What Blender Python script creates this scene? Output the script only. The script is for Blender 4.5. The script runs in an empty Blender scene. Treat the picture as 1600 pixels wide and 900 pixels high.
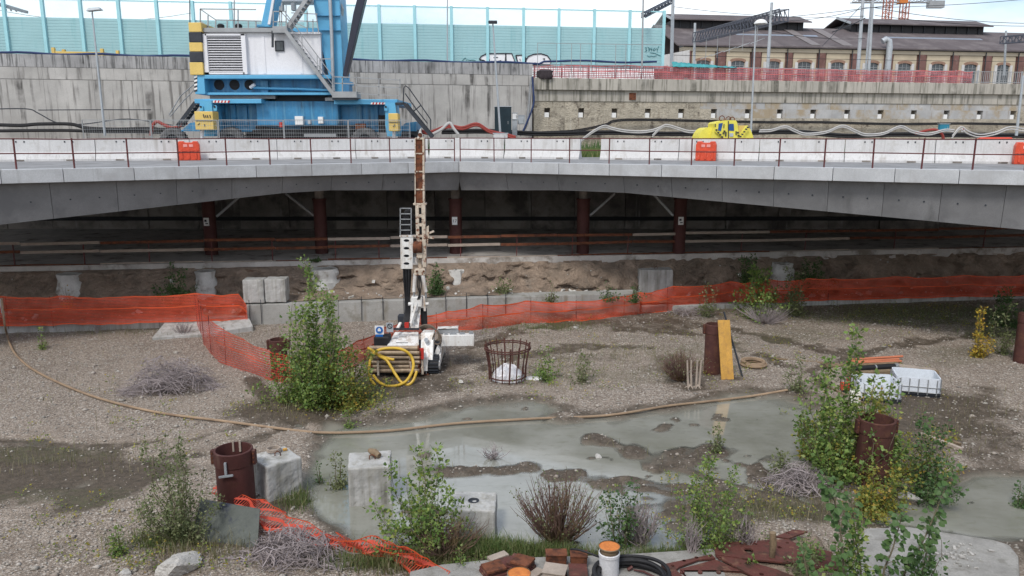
import bpy, math, random
import numpy as np
from mathutils import Vector, Matrix, Euler
from mathutils.geometry import tessellate_polygon

rng = random.Random(11)
nr = np.random.default_rng(11)
SC = bpy.context.scene
COL = SC.collection
R = math.radians

# ------------------------------------------------------------------ camera
H = 7.5                       # eye height above the pit floor (m)
PIT = R(11.22)                # downward pitch
F = 1200.0                    # focal length in photograph pixels (1600 wide)
CP, SP = math.cos(PIT), math.sin(PIT)
cd = bpy.data.cameras.new('camera')
cam = bpy.data.objects.new('camera', cd)
COL.objects.link(cam)
cam.location = (0, 0, H)
cam.rotation_euler = (R(90) - PIT, 0, 0)
cd.sensor_width = 36.0
cd.lens = 27.0
cd.clip_start = 0.1
cd.clip_end = 6000
SC.camera = cam

# ------------------------------------------------------------------ world, sun, exposure
SUN_EL, SUN_AZ = R(52), R(205)          # azimuth clockwise from +Y (north)
w = bpy.data.worlds.new('World')
SC.world = w
w.use_nodes = True
wt = w.node_tree
wt.nodes.clear()
wo = wt.nodes.new('ShaderNodeOutputWorld')
wb = wt.nodes.new('ShaderNodeBackground')
wb.inputs['Strength'].default_value = 0.115
sky = wt.nodes.new('ShaderNodeTexSky')
sky.sky_type = 'NISHITA'
sky.sun_disc = False
sky.sun_elevation = SUN_EL
sky.sun_rotation = SUN_AZ
sky.air_density = 1.0
sky.dust_density = 1.5
wtc = wt.nodes.new('ShaderNodeTexCoord')
wmap = wt.nodes.new('ShaderNodeMapping')
wmap.inputs['Scale'].default_value = (1.0, 1.0, 2.6)
wmap.inputs['Location'].default_value = (0.35, 0.1, 0.0)
wn = wt.nodes.new('ShaderNodeTexNoise')
wn.inputs['Scale'].default_value = 1.7
wn.inputs['Detail'].default_value = 7
wn.inputs['Roughness'].default_value = 0.55
wr = wt.nodes.new('ShaderNodeMapRange')
wr.inputs['From Min'].default_value = 0.40
wr.inputs['From Max'].default_value = 0.58
wmix = wt.nodes.new('ShaderNodeMix')
wmix.data_type = 'RGBA'
wmix.inputs[7].default_value = (7.4, 7.7, 8.0, 1)     # cloud
wt.links.new(wtc.outputs['Generated'], wmap.inputs['Vector'])
wt.links.new(wmap.outputs[0], wn.inputs['Vector'])
wt.links.new(wn.outputs['Fac'], wr.inputs['Value'])
wt.links.new(wr.outputs[0], wmix.inputs[0])
wt.links.new(sky.outputs[0], wmix.inputs[6])
wt.links.new(wmix.outputs[2], wb.inputs['Color'])
wt.links.new(wb.outputs[0], wo.inputs['Surface'])

sl = bpy.data.lights.new('sun', 'SUN')
sl.energy = 1.5
sl.angle = R(13)
sl.color = (1.0, 0.96, 0.9)
so = bpy.data.objects.new('sun', sl)
COL.objects.link(so)
sdir = Vector((math.sin(SUN_AZ) * math.cos(SUN_EL), math.cos(SUN_AZ) * math.cos(SUN_EL), math.sin(SUN_EL)))
so.rotation_euler = (-sdir).to_track_quat('-Z', 'Y').to_euler()
so.location = (0, 0, 60)

SC.view_settings.view_transform = 'Standard'
SC.view_settings.look = 'None'
SC.view_settings.exposure = 0.62
SC.view_settings.gamma = 1.0
SC.render.film_transparent = False
SC.cycles.max_bounces = 8
SC.cycles.transparent_max_bounces = 16
SC.cycles.use_denoising = True

# ------------------------------------------------------------------ measuring helpers (photograph bearings -> metres)
def ray(px, py):
    dx, dy = (px - 800) / F, (450 - py) / F
    return Vector((dx, CP + dy * SP, -SP + dy * CP))
def atz(px, py, z=0.0):
    d = ray(px, py); t = (z - H) / d.z
    return Vector((d.x * t, d.y * t, z))
def aty(px, py, Y):
    d = ray(px, py); t = Y / d.y
    return Vector((d.x * t, Y, H + d.z * t))
def atl(px, py, A, B):
    d = ray(px, py); ex, ey = B.x - A.x, B.y - A.y
    t = (A.x * ey - A.y * ex) / (d.x * ey - d.y * ex)
    return Vector((d.x * t, d.y * t, H + d.z * t))
def col(px, A, B, z):
    k = (px - 800) / F; q = (H - z) * SP
    dx, dy = B.x - A.x, B.y - A.y
    t = (k * (A.y * CP + q) - A.x) / (dx - k * CP * dy)
    return Vector((A.x + t * dx, A.y + t * dy, z))
def V(*a): return Vector(a)
def back(A, B):
    n = Vector((-(B.y - A.y), B.x - A.x, 0)).normalized()
    return n if n.y > 0 else -n
def off(A, B, d):
    n = back(A, B) * d
    return A + n, B + n

# ------------------------------------------------------------------ mesh builder
WL = {}
class MB:
    def __init__(s): s.v = []; s.f = []
    def add(s, vs, fs):
        o = len(s.v); s.v += [tuple(p) for p in vs]; s.f += [tuple(i + o for i in f) for f in fs]
        return s
    def hexa(s, b, t):
        return s.add(list(b) + list(t), [(3, 2, 1, 0), (4, 5, 6, 7), (0, 1, 5, 4), (1, 2, 6, 5), (2, 3, 7, 6), (3, 0, 4, 7)])
    def box(s, c, size, rz=0, rot=None):
        x, y, z = size[0] / 2, size[1] / 2, size[2] / 2
        m = rot if rot is not None else Matrix.Rotation(rz, 3, 'Z')
        c = Vector(c)
        p = [c + m @ Vector((sx * x, sy * y, sz * z)) for sz in (-1, 1) for sx, sy in ((-1, -1), (1, -1), (1, 1), (-1, 1))]
        return s.hexa(p[:4], p[4:])
    def slab(s, A, B, z0, z1, th, z0b=None, z1b=None):
        n = back(A, B) * th
        z0b = z0 if z0b is None else z0b; z1b = z1 if z1b is None else z1b
        return s.hexa([(A.x, A.y, z0), (B.x, B.y, z0b), (B.x + n.x, B.y + n.y, z0b), (A.x + n.x, A.y + n.y, z0)],
                      [(A.x, A.y, z1), (B.x, B.y, z1b), (B.x + n.x, B.y + n.y, z1b), (A.x + n.x, A.y + n.y, z1)])
    def bar(s, p0, p1, w, h=None, up=(0, 0, 1)):
        p0, p1 = Vector(p0), Vector(p1); h = w if h is None else h
        d = (p1 - p0).normalized(); u = Vector(up)
        if abs(d.dot(u)) > 0.97: u = Vector((0, 1, 0))
        a = d.cross(u).normalized() * w / 2; b = d.cross(a).normalized() * h / 2
        return s.hexa([p0 - a - b, p0 + a - b, p0 + a + b, p0 - a + b], [p1 - a - b, p1 + a - b, p1 + a + b, p1 - a + b])
    def tube(s, pts, r, n=6, cap=True):
        pts = [Vector(p) for p in pts]; k = len(pts); o = len(s.v)
        rs = r if isinstance(r, (list, tuple)) else [r] * k
        u = None
        for i, p in enumerate(pts):
            d = (pts[min(i + 1, k - 1)] - pts[max(i - 1, 0)])
            d = d.normalized() if d.length > 1e-9 else Vector((0, 0, 1))
            if u is None:
                u = d.orthogonal().normalized()
            else:
                u = u - d * u.dot(d)
                u = u.normalized() if u.length > 1e-6 else d.orthogonal().normalized()
            w_ = d.cross(u)
            for j in range(n):
                a = 2 * math.pi * j / n
                s.v.append(tuple(p + (u * math.cos(a) + w_ * math.sin(a)) * rs[i]))
        for i in range(k - 1):
            for j in range(n):
                a, b = o + i * n + j, o + i * n + (j + 1) % n
                s.f.append((a, b, b + n, a + n))
        if cap:
            s.f.append(tuple(o + j for j in range(n))[::-1]); s.f.append(tuple(o + (k - 1) * n + j for j in range(n)))
        return s
    def cyl(s, p0, p1, r0, r1=None, n=16, cap=True):
        return s.tube([p0, p1], [r0, r0 if r1 is None else r1], n, cap)
    def lathe(s, c, prof, n=24, closed=False):
        o = len(s.v); k = len(prof)
        for (r, z) in prof:
            for j in range(n):
                a = 2 * math.pi * j / n
                s.v.append((c[0] + r * math.cos(a), c[1] + r * math.sin(a), c[2] + z))
        for i in range(k - 1 + (1 if closed else 0)):
            for j in range(n):
                a, b = o + i * n + j, o + i * n + (j + 1) % n
                a2, b2 = o + ((i + 1) % k) * n + j, o + ((i + 1) % k) * n + (j + 1) % n
                s.f.append((a, b, b2, a2))
        return s
    def prism(s, poly, vec):
        vec = Vector(vec); n = len(poly); P = [Vector(p) for p in poly]
        s.add(P + [p + vec for p in P], [tuple(range(n))[::-1], tuple(range(n, 2 * n))] + [(i, (i + 1) % n, n + (i + 1) % n, n + i) for i in range(n)])
        return s
    def plate(s, outer, holes, th):
        """flat plate with real holes: outer / holes are lists of points in a plane z = const"""
        loops = [[Vector(p) for p in outer]] + [[Vector(p) for p in h] for h in holes]
        flat = [p for l in loops for p in l]; n = len(flat); o = len(s.v)
        tri = tessellate_polygon(loops)
        s.v += [tuple(p) for p in flat] + [tuple(p - Vector((0, 0, th))) for p in flat]
        for t in tri:
            s.f.append(tuple(o + i for i in t)); s.f.append(tuple(o + n + i for i in t[::-1]))
        b = 0
        for l in loops:
            m = len(l)
            for i in range(m):
                s.f.append((o + b + i, o + b + (i + 1) % m, o + n + b + (i + 1) % m, o + n + b + i))
            b += m
        return s
    def build(s, name, mat, parent=None, smooth=False, bevel=0.0, fix=True):
        me = bpy.data.meshes.new(name)
        base = Vector((0, 0, 0))
        if parent is not None:
            base = WL[parent]
        elif s.v:
            a = np.array(s.v); base = Vector((float((a[:, 0].min() + a[:, 0].max()) / 2), float((a[:, 1].min() + a[:, 1].max()) / 2), float(a[:, 2].min())))
        me.from_pydata([(p[0] - base.x, p[1] - base.y, p[2] - base.z) for p in s.v], [], s.f)
        if fix:
            import bmesh
            bm = bmesh.new(); bm.from_mesh(me)
            bmesh.ops.recalc_face_normals(bm, faces=bm.faces); bm.to_mesh(me); bm.free()
        me.materials.append(mat)
        if smooth:
            me.polygons.foreach_set('use_smooth', [True] * len(me.polygons))
            try: me.set_sharp_from_angle(angle=R(40))
            except Exception: pass
        o = bpy.data.objects.new(name, me); COL.objects.link(o)
        if parent is not None:
            o.parent = parent; WL[o] = WL[parent]
        else:
            o.location = base; WL[o] = base
        if bevel:
            b = o.modifiers.new('bevel', 'BEVEL'); b.width = bevel; b.segments = 2; b.limit_method = 'ANGLE'; b.angle_limit = R(35)
        return o

def tag(o, label=None, cat=None, group=None, kind=None):
    if label: o['label'] = label
    if cat: o['category'] = cat
    if group: o['group'] = group
    if kind: o['kind'] = kind
    return o
def thing(name, label, cat, loc=(0, 0, 0), group=None):
    o = bpy.data.objects.new(name, None); COL.objects.link(o)
    o.location = loc; o.empty_display_size = 0.2; WL[o] = Vector(loc)
    return tag(o, label, cat, group)
def stuff_mesh(name, mat, v, f, parent=None, smooth=False):
    """numpy vertices (n,3) and faces (m,k) as one mesh"""
    me = bpy.data.meshes.new(name)
    base = WL[parent] if parent is not None else Vector((0, 0, 0))
    v = np.asarray(v, dtype=np.float32) - np.array(base, dtype=np.float32)
    k = f.shape[1]; m = len(f)
    me.vertices.add(len(v)); me.vertices.foreach_set('co', v.ravel())
    me.loops.add(m * k); me.loops.foreach_set('vertex_index', f.astype(np.int32).ravel())
    me.polygons.add(m); me.polygons.foreach_set('loop_start', np.arange(0, m * k, k, dtype=np.int32))
    me.update(calc_edges=True)
    if smooth: me.polygons.foreach_set('use_smooth', np.ones(m, dtype=bool))
    me.materials.append(mat)
    o = bpy.data.objects.new(name, me); COL.objects.link(o)
    WL[o] = base
    if parent is not None: o.parent = parent
    return o

def lattice_noise(x, y, s, seed):
    g = np.random.default_rng(seed).random((256, 256))
    x = x / s + 1000; y = y / s + 1000
    i, j = np.floor(x).astype(int), np.floor(y).astype(int); a, b = x - i, y - j
    a = a * a * (3 - 2 * a); b = b * b * (3 - 2 * b)
    q = lambda m, n: g[m % 256, n % 256]
    return (q(i, j) * (1 - a) * (1 - b) + q(i + 1, j) * a * (1 - b) + q(i, j + 1) * (1 - a) * b + q(i + 1, j + 1) * a * b) * 2 - 1

# ------------------------------------------------------------------ materials
def lk(nt, a, b): nt.links.new(a, b)
def base_mat(name, rough=0.8, metal=0.0, spec=0.3):
    m = bpy.data.materials.new(name); m.use_nodes = True
    nt = m.node_tree; b = nt.nodes['Principled BSDF']
    b.inputs['Roughness'].default_value = rough; b.inputs['Metallic'].default_value = metal
    b.inputs['Specular IOR Level'].default_value = spec
    return m, nt, b
def coords(nt, rand=True):
    tc = nt.nodes.new('ShaderNodeTexCoord')
    if not rand: return tc.outputs['Object']
    oi = nt.nodes.new('ShaderNodeObjectInfo'); mu = nt.nodes.new('ShaderNodeMath'); mu.operation = 'MULTIPLY'; mu.inputs[1].default_value = 41.3
    ad = nt.nodes.new('ShaderNodeVectorMath'); ad.operation = 'ADD'
    lk(nt, oi.outputs['Random'], mu.inputs[0]); lk(nt, tc.outputs['Object'], ad.inputs[0]); lk(nt, mu.outputs[0], ad.inputs[1])
    return ad.outputs[0]
def noise(nt, vec, scale, detail=5, rough=0.6, stretch=None):
    if stretch:
        mp = nt.nodes.new('ShaderNodeMapping'); mp.inputs['Scale'].default_value = stretch
        lk(nt, vec, mp.inputs['Vector']); vec = mp.outputs[0]
    n = nt.nodes.new('ShaderNodeTexNoise'); n.inputs['Scale'].default_value = scale
    n.inputs['Detail'].default_value = detail; n.inputs['Roughness'].default_value = rough
    lk(nt, vec, n.inputs['Vector']); return n.outputs['Fac']
def rng_node(nt, v, a, b, c=0.0, d=1.0):
    n = nt.nodes.new('ShaderNodeMapRange'); n.inputs[1].default_value = a; n.inputs[2].default_value = b
    n.inputs[3].default_value = c; n.inputs[4].default_value = d; lk(nt, v, n.inputs[0]); return n.outputs[0]
def mixc(nt, fac, a, b, mode='MIX'):
    n = nt.nodes.new('ShaderNodeMix'); n.data_type = 'RGBA'; n.blend_type = mode
    for s, i in ((fac, 0), (a, 6), (b, 7)):
        if isinstance(s, (int, float)): n.inputs[i].default_value = s
        elif isinstance(s, (tuple, list)): n.inputs[i].default_value = (*s[:3], 1)
        else: lk(nt, s, n.inputs[i])
    return n.outputs[2]
def mathn(nt, op, a, b=None, c=None):
    n = nt.nodes.new('ShaderNodeMath'); n.operation = op
    for i, s in enumerate((a, b, c)):
        if s is None: continue
        if isinstance(s, (int, float)): n.inputs[i].default_value = s
        else: lk(nt, s, n.inputs[i])
    return n.outputs[0]
def bump(nt, b, h, strength=0.4, dist=0.02):
    n = nt.nodes.new('ShaderNodeBump'); n.inputs['Strength'].default_value = strength; n.inputs['Distance'].default_value = dist
    lk(nt, h, n.inputs['Height']); lk(nt, n.outputs[0], b.inputs['Normal'])
def sc3(c, k): return tuple(min(1, x * k) for x in c)
def M(name, c, rough=0.8, metal=0.0, var=0.22, scale=2.5, c2=None, s2=3.0, t2=(0.52, 0.66), streak=None, st=(0.55, 0.75), ss=3.0, bmp=0.25, bs=45, bd=0.01, spec=0.3, rand=True, fine=30, streak2=None):
    m, nt, b = base_mat(name, rough, metal, spec)
    v = coords(nt, rand)
    col_ = mixc(nt, rng_node(nt, noise(nt, v, scale), 0.3, 0.7), sc3(c, 1 - var), sc3(c, 1 + var))
    col_ = mixc(nt, rng_node(nt, noise(nt, v, fine, 3), 0.35, 0.65, 0, 0.35), col_, sc3(c, 0.62))
    if c2 is not None:
        col_ = mixc(nt, rng_node(nt, noise(nt, v, s2, 8, 0.65), *t2), col_, c2)
    if streak is not None:
        f = rng_node(nt, noise(nt, v, ss, 6, 0.6, (1, 1, 0.07)), *st)
        f = mathn(nt, 'MULTIPLY', f, rng_node(nt, noise(nt, v, 0.9, 3), 0.35, 0.6))
        col_ = mixc(nt, f, col_, streak)
    if streak2 is not None:
        f = rng_node(nt, noise(nt, v, ss * 2.3, 5, 0.6, (1, 1, 0.05)), st[0] + 0.02, st[1])
        col_ = mixc(nt, f, col_, streak2)
    lk(nt, col_, b.inputs['Base Color'])
    lk(nt, rng_node(nt, noise(nt, v, scale * 3), 0.3, 0.7, max(0.05, rough - 0.1), min(1, rough + 0.1)), b.inputs['Roughness'])
    if bmp: bump(nt, b, noise(nt, v, bs, 6, 0.65), bmp, bd)
    return m
def net_mat(name, c, hole_u=0.62, hole_v=0.6, cu=22.0, cv=16.0, trans=0.35):
    """woven plastic safety net: holes in a grid given by the sheet's UV in metres"""
    m = bpy.data.materials.new(name); m.use_nodes = True; nt = m.node_tree
    b = nt.nodes['Principled BSDF']; out = nt.nodes['Material Output']
    b.inputs['Roughness'].default_value = 0.5
    uv = nt.nodes.new('ShaderNodeUVMap'); sx = nt.nodes.new('ShaderNodeSeparateXYZ'); lk(nt, uv.outputs[0], sx.inputs[0])
    fu = mathn(nt, 'FRACT', mathn(nt, 'MULTIPLY', sx.outputs[0], cu)); fv = mathn(nt, 'FRACT', mathn(nt, 'MULTIPLY', sx.outputs[1], cv))
    hole = mathn(nt, 'MULTIPLY', mathn(nt, 'LESS_THAN', fu, hole_u), mathn(nt, 'LESS_THAN', fv, hole_v))
    bands = None
    at = nt.nodes.new('ShaderNodeAttribute'); at.attribute_name = 'band'
    hole = mathn(nt, 'MULTIPLY', hole, mathn(nt, 'LESS_THAN', at.outputs['Fac'], 0.5))
    n = noise(nt, coords(nt), 1.6, 4)
    colr = mixc(nt, rng_node(nt, n, 0.33, 0.67), sc3(c, 0.68), tuple(min(1, x * 1.05 + .03) for x in c))
    lk(nt, colr, b.inputs['Base Color'])
    tl = nt.nodes.new('ShaderNodeBsdfTranslucent'); lk(nt, colr, tl.inputs[0])
    m1 = nt.nodes.new('ShaderNodeMixShader'); m1.inputs[0].default_value = trans
    lk(nt, b.outputs[0], m1.inputs[1]); lk(nt, tl.outputs[0], m1.inputs[2])
    tr = nt.nodes.new('ShaderNodeBsdfTransparent'); m2 = nt.nodes.new('ShaderNodeMixShader')
    lk(nt, hole, m2.inputs[0]); lk(nt, m1.outputs[0], m2.inputs[1]); lk(nt, tr.outputs[0], m2.inputs[2])
    lk(nt, m2.outputs[0], out.inputs['Surface'])
    return m
def leaf_mat(name, cols, rough=0.45, trans=0.3):
    m, nt, b = base_mat(name, rough, 0, 0.35)
    g = nt.nodes.new('ShaderNodeNewGeometry'); cr = nt.nodes.new('ShaderNodeValToRGB')
    el = cr.color_ramp.elements
    cols = [sc3(c, 1.5 if trans else 1.15) for c in cols]
    el[0].color = (*cols[0], 1); el[1].color = (*cols[-1], 1)
    for i, c in enumerate(cols[1:-1]):
        e = el.new((i + 1) / (len(cols) - 1)); e.color = (*c, 1)
    lk(nt, g.outputs['Random Per Island'], cr.inputs[0]); lk(nt, cr.outputs[0], b.inputs['Base Color'])
    tl = nt.nodes.new('ShaderNodeBsdfTranslucent'); lk(nt, cr.outputs[0], tl.inputs[0])
    mx = nt.nodes.new('ShaderNodeMixShader'); mx.inputs[0].default_value = trans
    lk(nt, b.outputs[0], mx.inputs[1]); lk(nt, tl.outputs[0], mx.inputs[2]); lk(nt, mx.outputs[0], nt.nodes['Material Output'].inputs['Surface'])
    return m

MT = {}
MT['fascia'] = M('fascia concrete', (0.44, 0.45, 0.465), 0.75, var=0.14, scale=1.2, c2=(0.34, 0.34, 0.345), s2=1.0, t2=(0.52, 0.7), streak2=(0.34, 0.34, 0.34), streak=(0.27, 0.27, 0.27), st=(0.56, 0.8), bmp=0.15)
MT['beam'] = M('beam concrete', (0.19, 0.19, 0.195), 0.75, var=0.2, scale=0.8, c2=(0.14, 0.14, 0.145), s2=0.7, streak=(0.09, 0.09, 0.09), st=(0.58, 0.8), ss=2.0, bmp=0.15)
MT['white_concrete'] = M('pale precast concrete', (0.57, 0.565, 0.565), 0.8, var=0.1, scale=1.0, streak=(0.36, 0.34, 0.32), st=(0.53, 0.72), ss=4, bmp=0.25, c2=(0.4, 0.385, 0.36), s2=1.6, t2=(0.57, 0.72), streak2=(0.42, 0.41, 0.4))
MT['old_concrete'] = M('weathered wall concrete', (0.44, 0.425, 0.405), 0.88, var=0.2, scale=0.6, streak=(0.1, 0.095, 0.09), st=(0.54, 0.66), ss=2.0, streak2=(0.2, 0.19, 0.18), bmp=0.3)
MT['wall_top'] = M('dirty wall top concrete', (0.36, 0.355, 0.355), 0.9, var=0.25, scale=0.8, streak=(0.06, 0.06, 0.06), st=(0.5, 0.62), ss=3.2, streak2=(0.14, 0.14, 0.14), bmp=0.3)
MT['cap'] = M('capping beam concrete', (0.42, 0.395, 0.35), 0.88, var=0.15, scale=0.6, streak=(0.09, 0.085, 0.07), st=(0.5, 0.64), ss=2.2, streak2=(0.2, 0.19, 0.16), bmp=0.2)
MT['stone'] = M('rough ochre shotcrete', (0.43, 0.385, 0.31), 0.95, var=0.28, scale=0.7, c2=(0.13, 0.11, 0.09), s2=1.3, t2=(0.54, 0.68), streak=(0.16, 0.12, 0.09), streak2=(0.52, 0.48, 0.4), bmp=1.0, bs=7, bd=0.14)
MT['plaster'] = M('grey plastered shotcrete', (0.42, 0.42, 0.42), 0.92, var=0.18, scale=0.8, c2=(0.34, 0.28, 0.2), s2=0.5, t2=(0.48, 0.6), streak=(0.2, 0.15, 0.1), bmp=0.5, bs=12, bd=0.04)
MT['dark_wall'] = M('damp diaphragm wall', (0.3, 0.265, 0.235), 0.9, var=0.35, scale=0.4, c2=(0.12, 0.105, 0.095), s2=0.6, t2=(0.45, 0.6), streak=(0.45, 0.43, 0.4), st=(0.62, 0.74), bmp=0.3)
MT['ledge'] = M('ledge concrete', (0.5, 0.47, 0.44), 0.9, var=0.25, scale=1.0, c2=(0.2, 0.17, 0.14), s2=1.2, bmp=0.4, bs=25, bd=0.02)
MT['curb'] = M('kerb wall concrete', (0.34, 0.335, 0.315), 0.9, var=0.2, scale=1.0, c2=(0.22, 0.21, 0.18), s2=1.5, streak=(0.2, 0.17, 0.13), bmp=0.35)
MT['block'] = M('cast block concrete', (0.44, 0.435, 0.42), 0.9, var=0.14, scale=1.6, c2=(0.3, 0.29, 0.26), s2=2.0, t2=(0.55, 0.75), streak=(0.17, 0.165, 0.14), st=(0.48, 0.66), ss=3.5, streak2=(0.3, 0.29, 0.26), bmp=0.4, bs=35)
MT['rough_block'] = M('broken slab concrete', (0.29, 0.28, 0.26), 0.95, var=0.2, scale=2.5, c2=(0.2, 0.19, 0.17), s2=4, bmp=0.6, bs=30, bd=0.02)
MT['lime'] = M('bare pile concrete', (0.6, 0.59, 0.56), 0.95, var=0.2, scale=2, c2=(0.25, 0.22, 0.18), s2=1.8, bmp=0.7, bs=14, bd=0.04)
MT['rock'] = M('limestone rock', (0.48, 0.46, 0.43), 0.95, var=0.2, scale=3, c2=(0.24, 0.23, 0.21), s2=4, bmp=0.9, bs=18, bd=0.03)
MT['red_steel'] = M('oxide red steel', (0.088, 0.033, 0.03), 0.65, 0.2, var=0.25, scale=2, c2=(0.07, 0.03, 0.022), s2=4, streak=(0.2, 0.13, 0.11), st=(0.62, 0.8), bmp=0.15)
MT['rail_red'] = M('painted rail', (0.12, 0.035, 0.035), 0.55, 0.1, var=0.2, bmp=0.05)
MT['rust'] = M('heavy rust', (0.17, 0.062, 0.032), 0.9, 0.1, var=0.35, scale=6, c2=(0.07, 0.03, 0.02), s2=7, t2=(0.48, 0.62), bmp=0.5, bs=60)
MT['rust_pipe'] = M('casing rust', (0.095, 0.04, 0.034), 0.75, 0.25, var=0.3, scale=3, c2=(0.14, 0.065, 0.04), s2=5, t2=(0.5, 0.7), streak=(0.22, 0.15, 0.12), st=(0.6, 0.8), ss=6, bmp=0.35, bs=70)
MT['rust_plate'] = M('red primer plate', (0.135, 0.047, 0.038), 0.75, 0.1, var=0.3, scale=4, c2=(0.07, 0.035, 0.026), s2=4, t2=(0.46, 0.62), streak2=(0.2, 0.11, 0.07), bmp=0.4)
MT['rust_cream'] = M('chipped cream paint', (0.55, 0.47, 0.38), 0.65, 0, var=0.15, scale=6, c2=(0.17, 0.065, 0.035), s2=9, t2=(0.52, 0.6), bmp=0.2)
MT['rig_white'] = M('rig white paint', (0.74, 0.73, 0.71), 0.42, 0, var=0.08, scale=3, c2=(0.36, 0.28, 0.21), s2=6, t2=(0.57, 0.7), streak=(0.3, 0.21, 0.14), st=(0.48, 0.64), ss=7, bmp=0.06, spec=0.5)
MT['crane_blue'] = M('crane blue paint', (0.03, 0.205, 0.4), 0.45, 0, var=0.2, scale=0.7, c2=(0.06, 0.27, 0.5), s2=1.2, t2=(0.5, 0.75), streak=(0.02, 0.055, 0.09), st=(0.5, 0.68), ss=2.5, streak2=(0.1, 0.28, 0.42), bmp=0.05, spec=0.5)
MT['crane_sky'] = M('crane light blue paint', (0.1, 0.38, 0.62), 0.45, 0, var=0.1, scale=0.7, streak=(0.05, 0.2, 0.36), st=(0.62, 0.85), bmp=0.05, spec=0.5)
MT['white_paint'] = M('white house paint', (0.74, 0.74, 0.77), 0.45, 0, var=0.06, scale=0.6, streak=(0.48, 0.48, 0.5), st=(0.58, 0.85), bmp=0.04, spec=0.5)
MT['grey_metal'] = M('galvanised steel', (0.34, 0.35, 0.36), 0.5, 0.5, var=0.15, bmp=0.05)
MT['pale_metal'] = M('pale pole metal', (0.42, 0.45, 0.48), 0.5, 0.3, var=0.12, bmp=0.05)
MT['dark_metal'] = M('dark painted steel', (0.045, 0.05, 0.06), 0.55, 0.3, var=0.25, bmp=0.05)
MT['truss'] = M('truss steel', (0.1, 0.11, 0.14), 0.6, 0.3, var=0.2, bmp=0)
MT['navy'] = M('navy strut paint', (0.012, 0.015, 0.035), 0.4, 0, var=0.2, bmp=0.03, spec=0.5)
MT['black'] = M('black rubber', (0.018, 0.018, 0.02), 0.6, 0, var=0.3, scale=5, bmp=0.1)
MT['tyre'] = M('dusty tyre', (0.085, 0.085, 0.088), 0.85, 0, var=0.3, scale=3, c2=(0.15, 0.145, 0.14), bmp=0.3)
MT['yellow'] = M('yellow machine paint', (0.68, 0.49, 0.15), 0.5, 0, var=0.1, scale=1.5, c2=(0.45, 0.3, 0.1), s2=3, t2=(0.58, 0.75), bmp=0.06)
MT['lemon'] = M('lemon bucket paint', (0.74, 0.66, 0.1), 0.5, 0, var=0.1, scale=1.5, c2=(0.5, 0.42, 0.12), s2=2.5, t2=(0.58, 0.75), bmp=0.08)
MT['window_blue'] = M('blue opening paint', (0.02, 0.08, 0.26), 0.4, bmp=0)
MT['teal'] = M('teal barrier panel', (0.34, 0.55, 0.58), 0.45, 0, var=0.07, scale=0.4, streak=(0.22, 0.44, 0.47), bmp=0.03, spec=0.4)
MT['teal_post'] = M('teal barrier post', (0.36, 0.66, 0.72), 0.45, 0, var=0.06, bmp=0.03)
MT['teal_tarp'] = M('teal tarpaulin', (0.06, 0.3, 0.32), 0.6, var=0.25, bmp=0.3, bs=6, bd=0.05)
MT['spray_white'] = M('white spray paint', (0.85, 0.85, 0.88), 0.6, var=0.05, bmp=0)
MT['spray_black'] = M('black spray paint', (0.02, 0.02, 0.03), 0.6, var=0.1, bmp=0)
MT['spray_teal'] = M('dark teal spray paint', (0.05, 0.2, 0.23), 0.6, var=0.1, bmp=0)
MT['navy_cable'] = M('navy cable', (0.03, 0.05, 0.13), 0.5, bmp=0)
MT['cream'] = M('cream render', (0.5, 0.43, 0.32), 0.85, var=0.14, scale=0.5, bmp=0.05)
MT['cornice'] = M('pale cornice', (0.52, 0.46, 0.36), 0.85, var=0.12, scale=0.4, bmp=0.05)
MT['roof'] = M('brown roof tiles', (0.115, 0.097, 0.1), 0.85, var=0.22, scale=0.25, c2=(0.16, 0.14, 0.14), s2=0.3, t2=(0.5, 0.65), streak=(0.07,0.055,0.055), bmp=0.3, bs=4, bd=0.05)
MT['roof_pale'] = M('pale roof sheets', (0.2, 0.18, 0.18), 0.7, var=0.12, bmp=0.05)
MT['skylight'] = M('old skylight glazing', (0.26, 0.3, 0.36), 0.35, var=0.15, bmp=0.02)
MT['pane'] = M('dark window pane', (0.05, 0.06, 0.07), 0.15, var=0.3, scale=2, bmp=0, spec=0.6)
MT['clerestory'] = M('dark clerestory', (0.02, 0.02, 0.025), 0.5, bmp=0)
MT['white_plate'] = M('white sign plate', (0.78, 0.78, 0.77), 0.5, var=0.05, bmp=0)
MT['blue_sign'] = M('blue sign paint', (0.02, 0.13, 0.42), 0.4, var=0.05, bmp=0)
MT['red_paint'] = M('red paint', (0.5, 0.04, 0.03), 0.5, var=0.1, bmp=0)
MT['orange_plastic'] = M('orange red plastic', (0.6, 0.075, 0.035), 0.45, var=0.15, scale=4, c2=(0.66, 0.2, 0.15), s2=6, t2=(0.58, 0.7), bmp=0.1)
MT['orange_cap'] = M('orange cap rust', (0.6, 0.2, 0.05), 0.75, var=0.15, scale=8, c2=(0.42, 0.13, 0.04), s2=10, bmp=0.3)
MT['orange_pipe'] = M('orange pipe', (0.5, 0.17, 0.09), 0.45, var=0.1, bmp=0)
MT['pvc'] = M('white pipe plastic', (0.66, 0.66, 0.68), 0.45, var=0.08, scale=4, streak=(0.5, 0.42, 0.4), bmp=0.05)
MT['jerry'] = M('off white plastic', (0.72, 0.7, 0.62), 0.5, var=0.06, bmp=0.05)
MT['tank'] = M('translucent tank plastic', (0.68, 0.72, 0.78), 0.4, var=0.06, scale=3, streak=(0.55, 0.57, 0.55), bmp=0.03)
MT['wood'] = M('grey wood', (0.22, 0.16, 0.1), 0.85, var=0.25, scale=3, c2=(0.12, 0.085, 0.055), s2=5, bmp=0.3)
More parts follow.
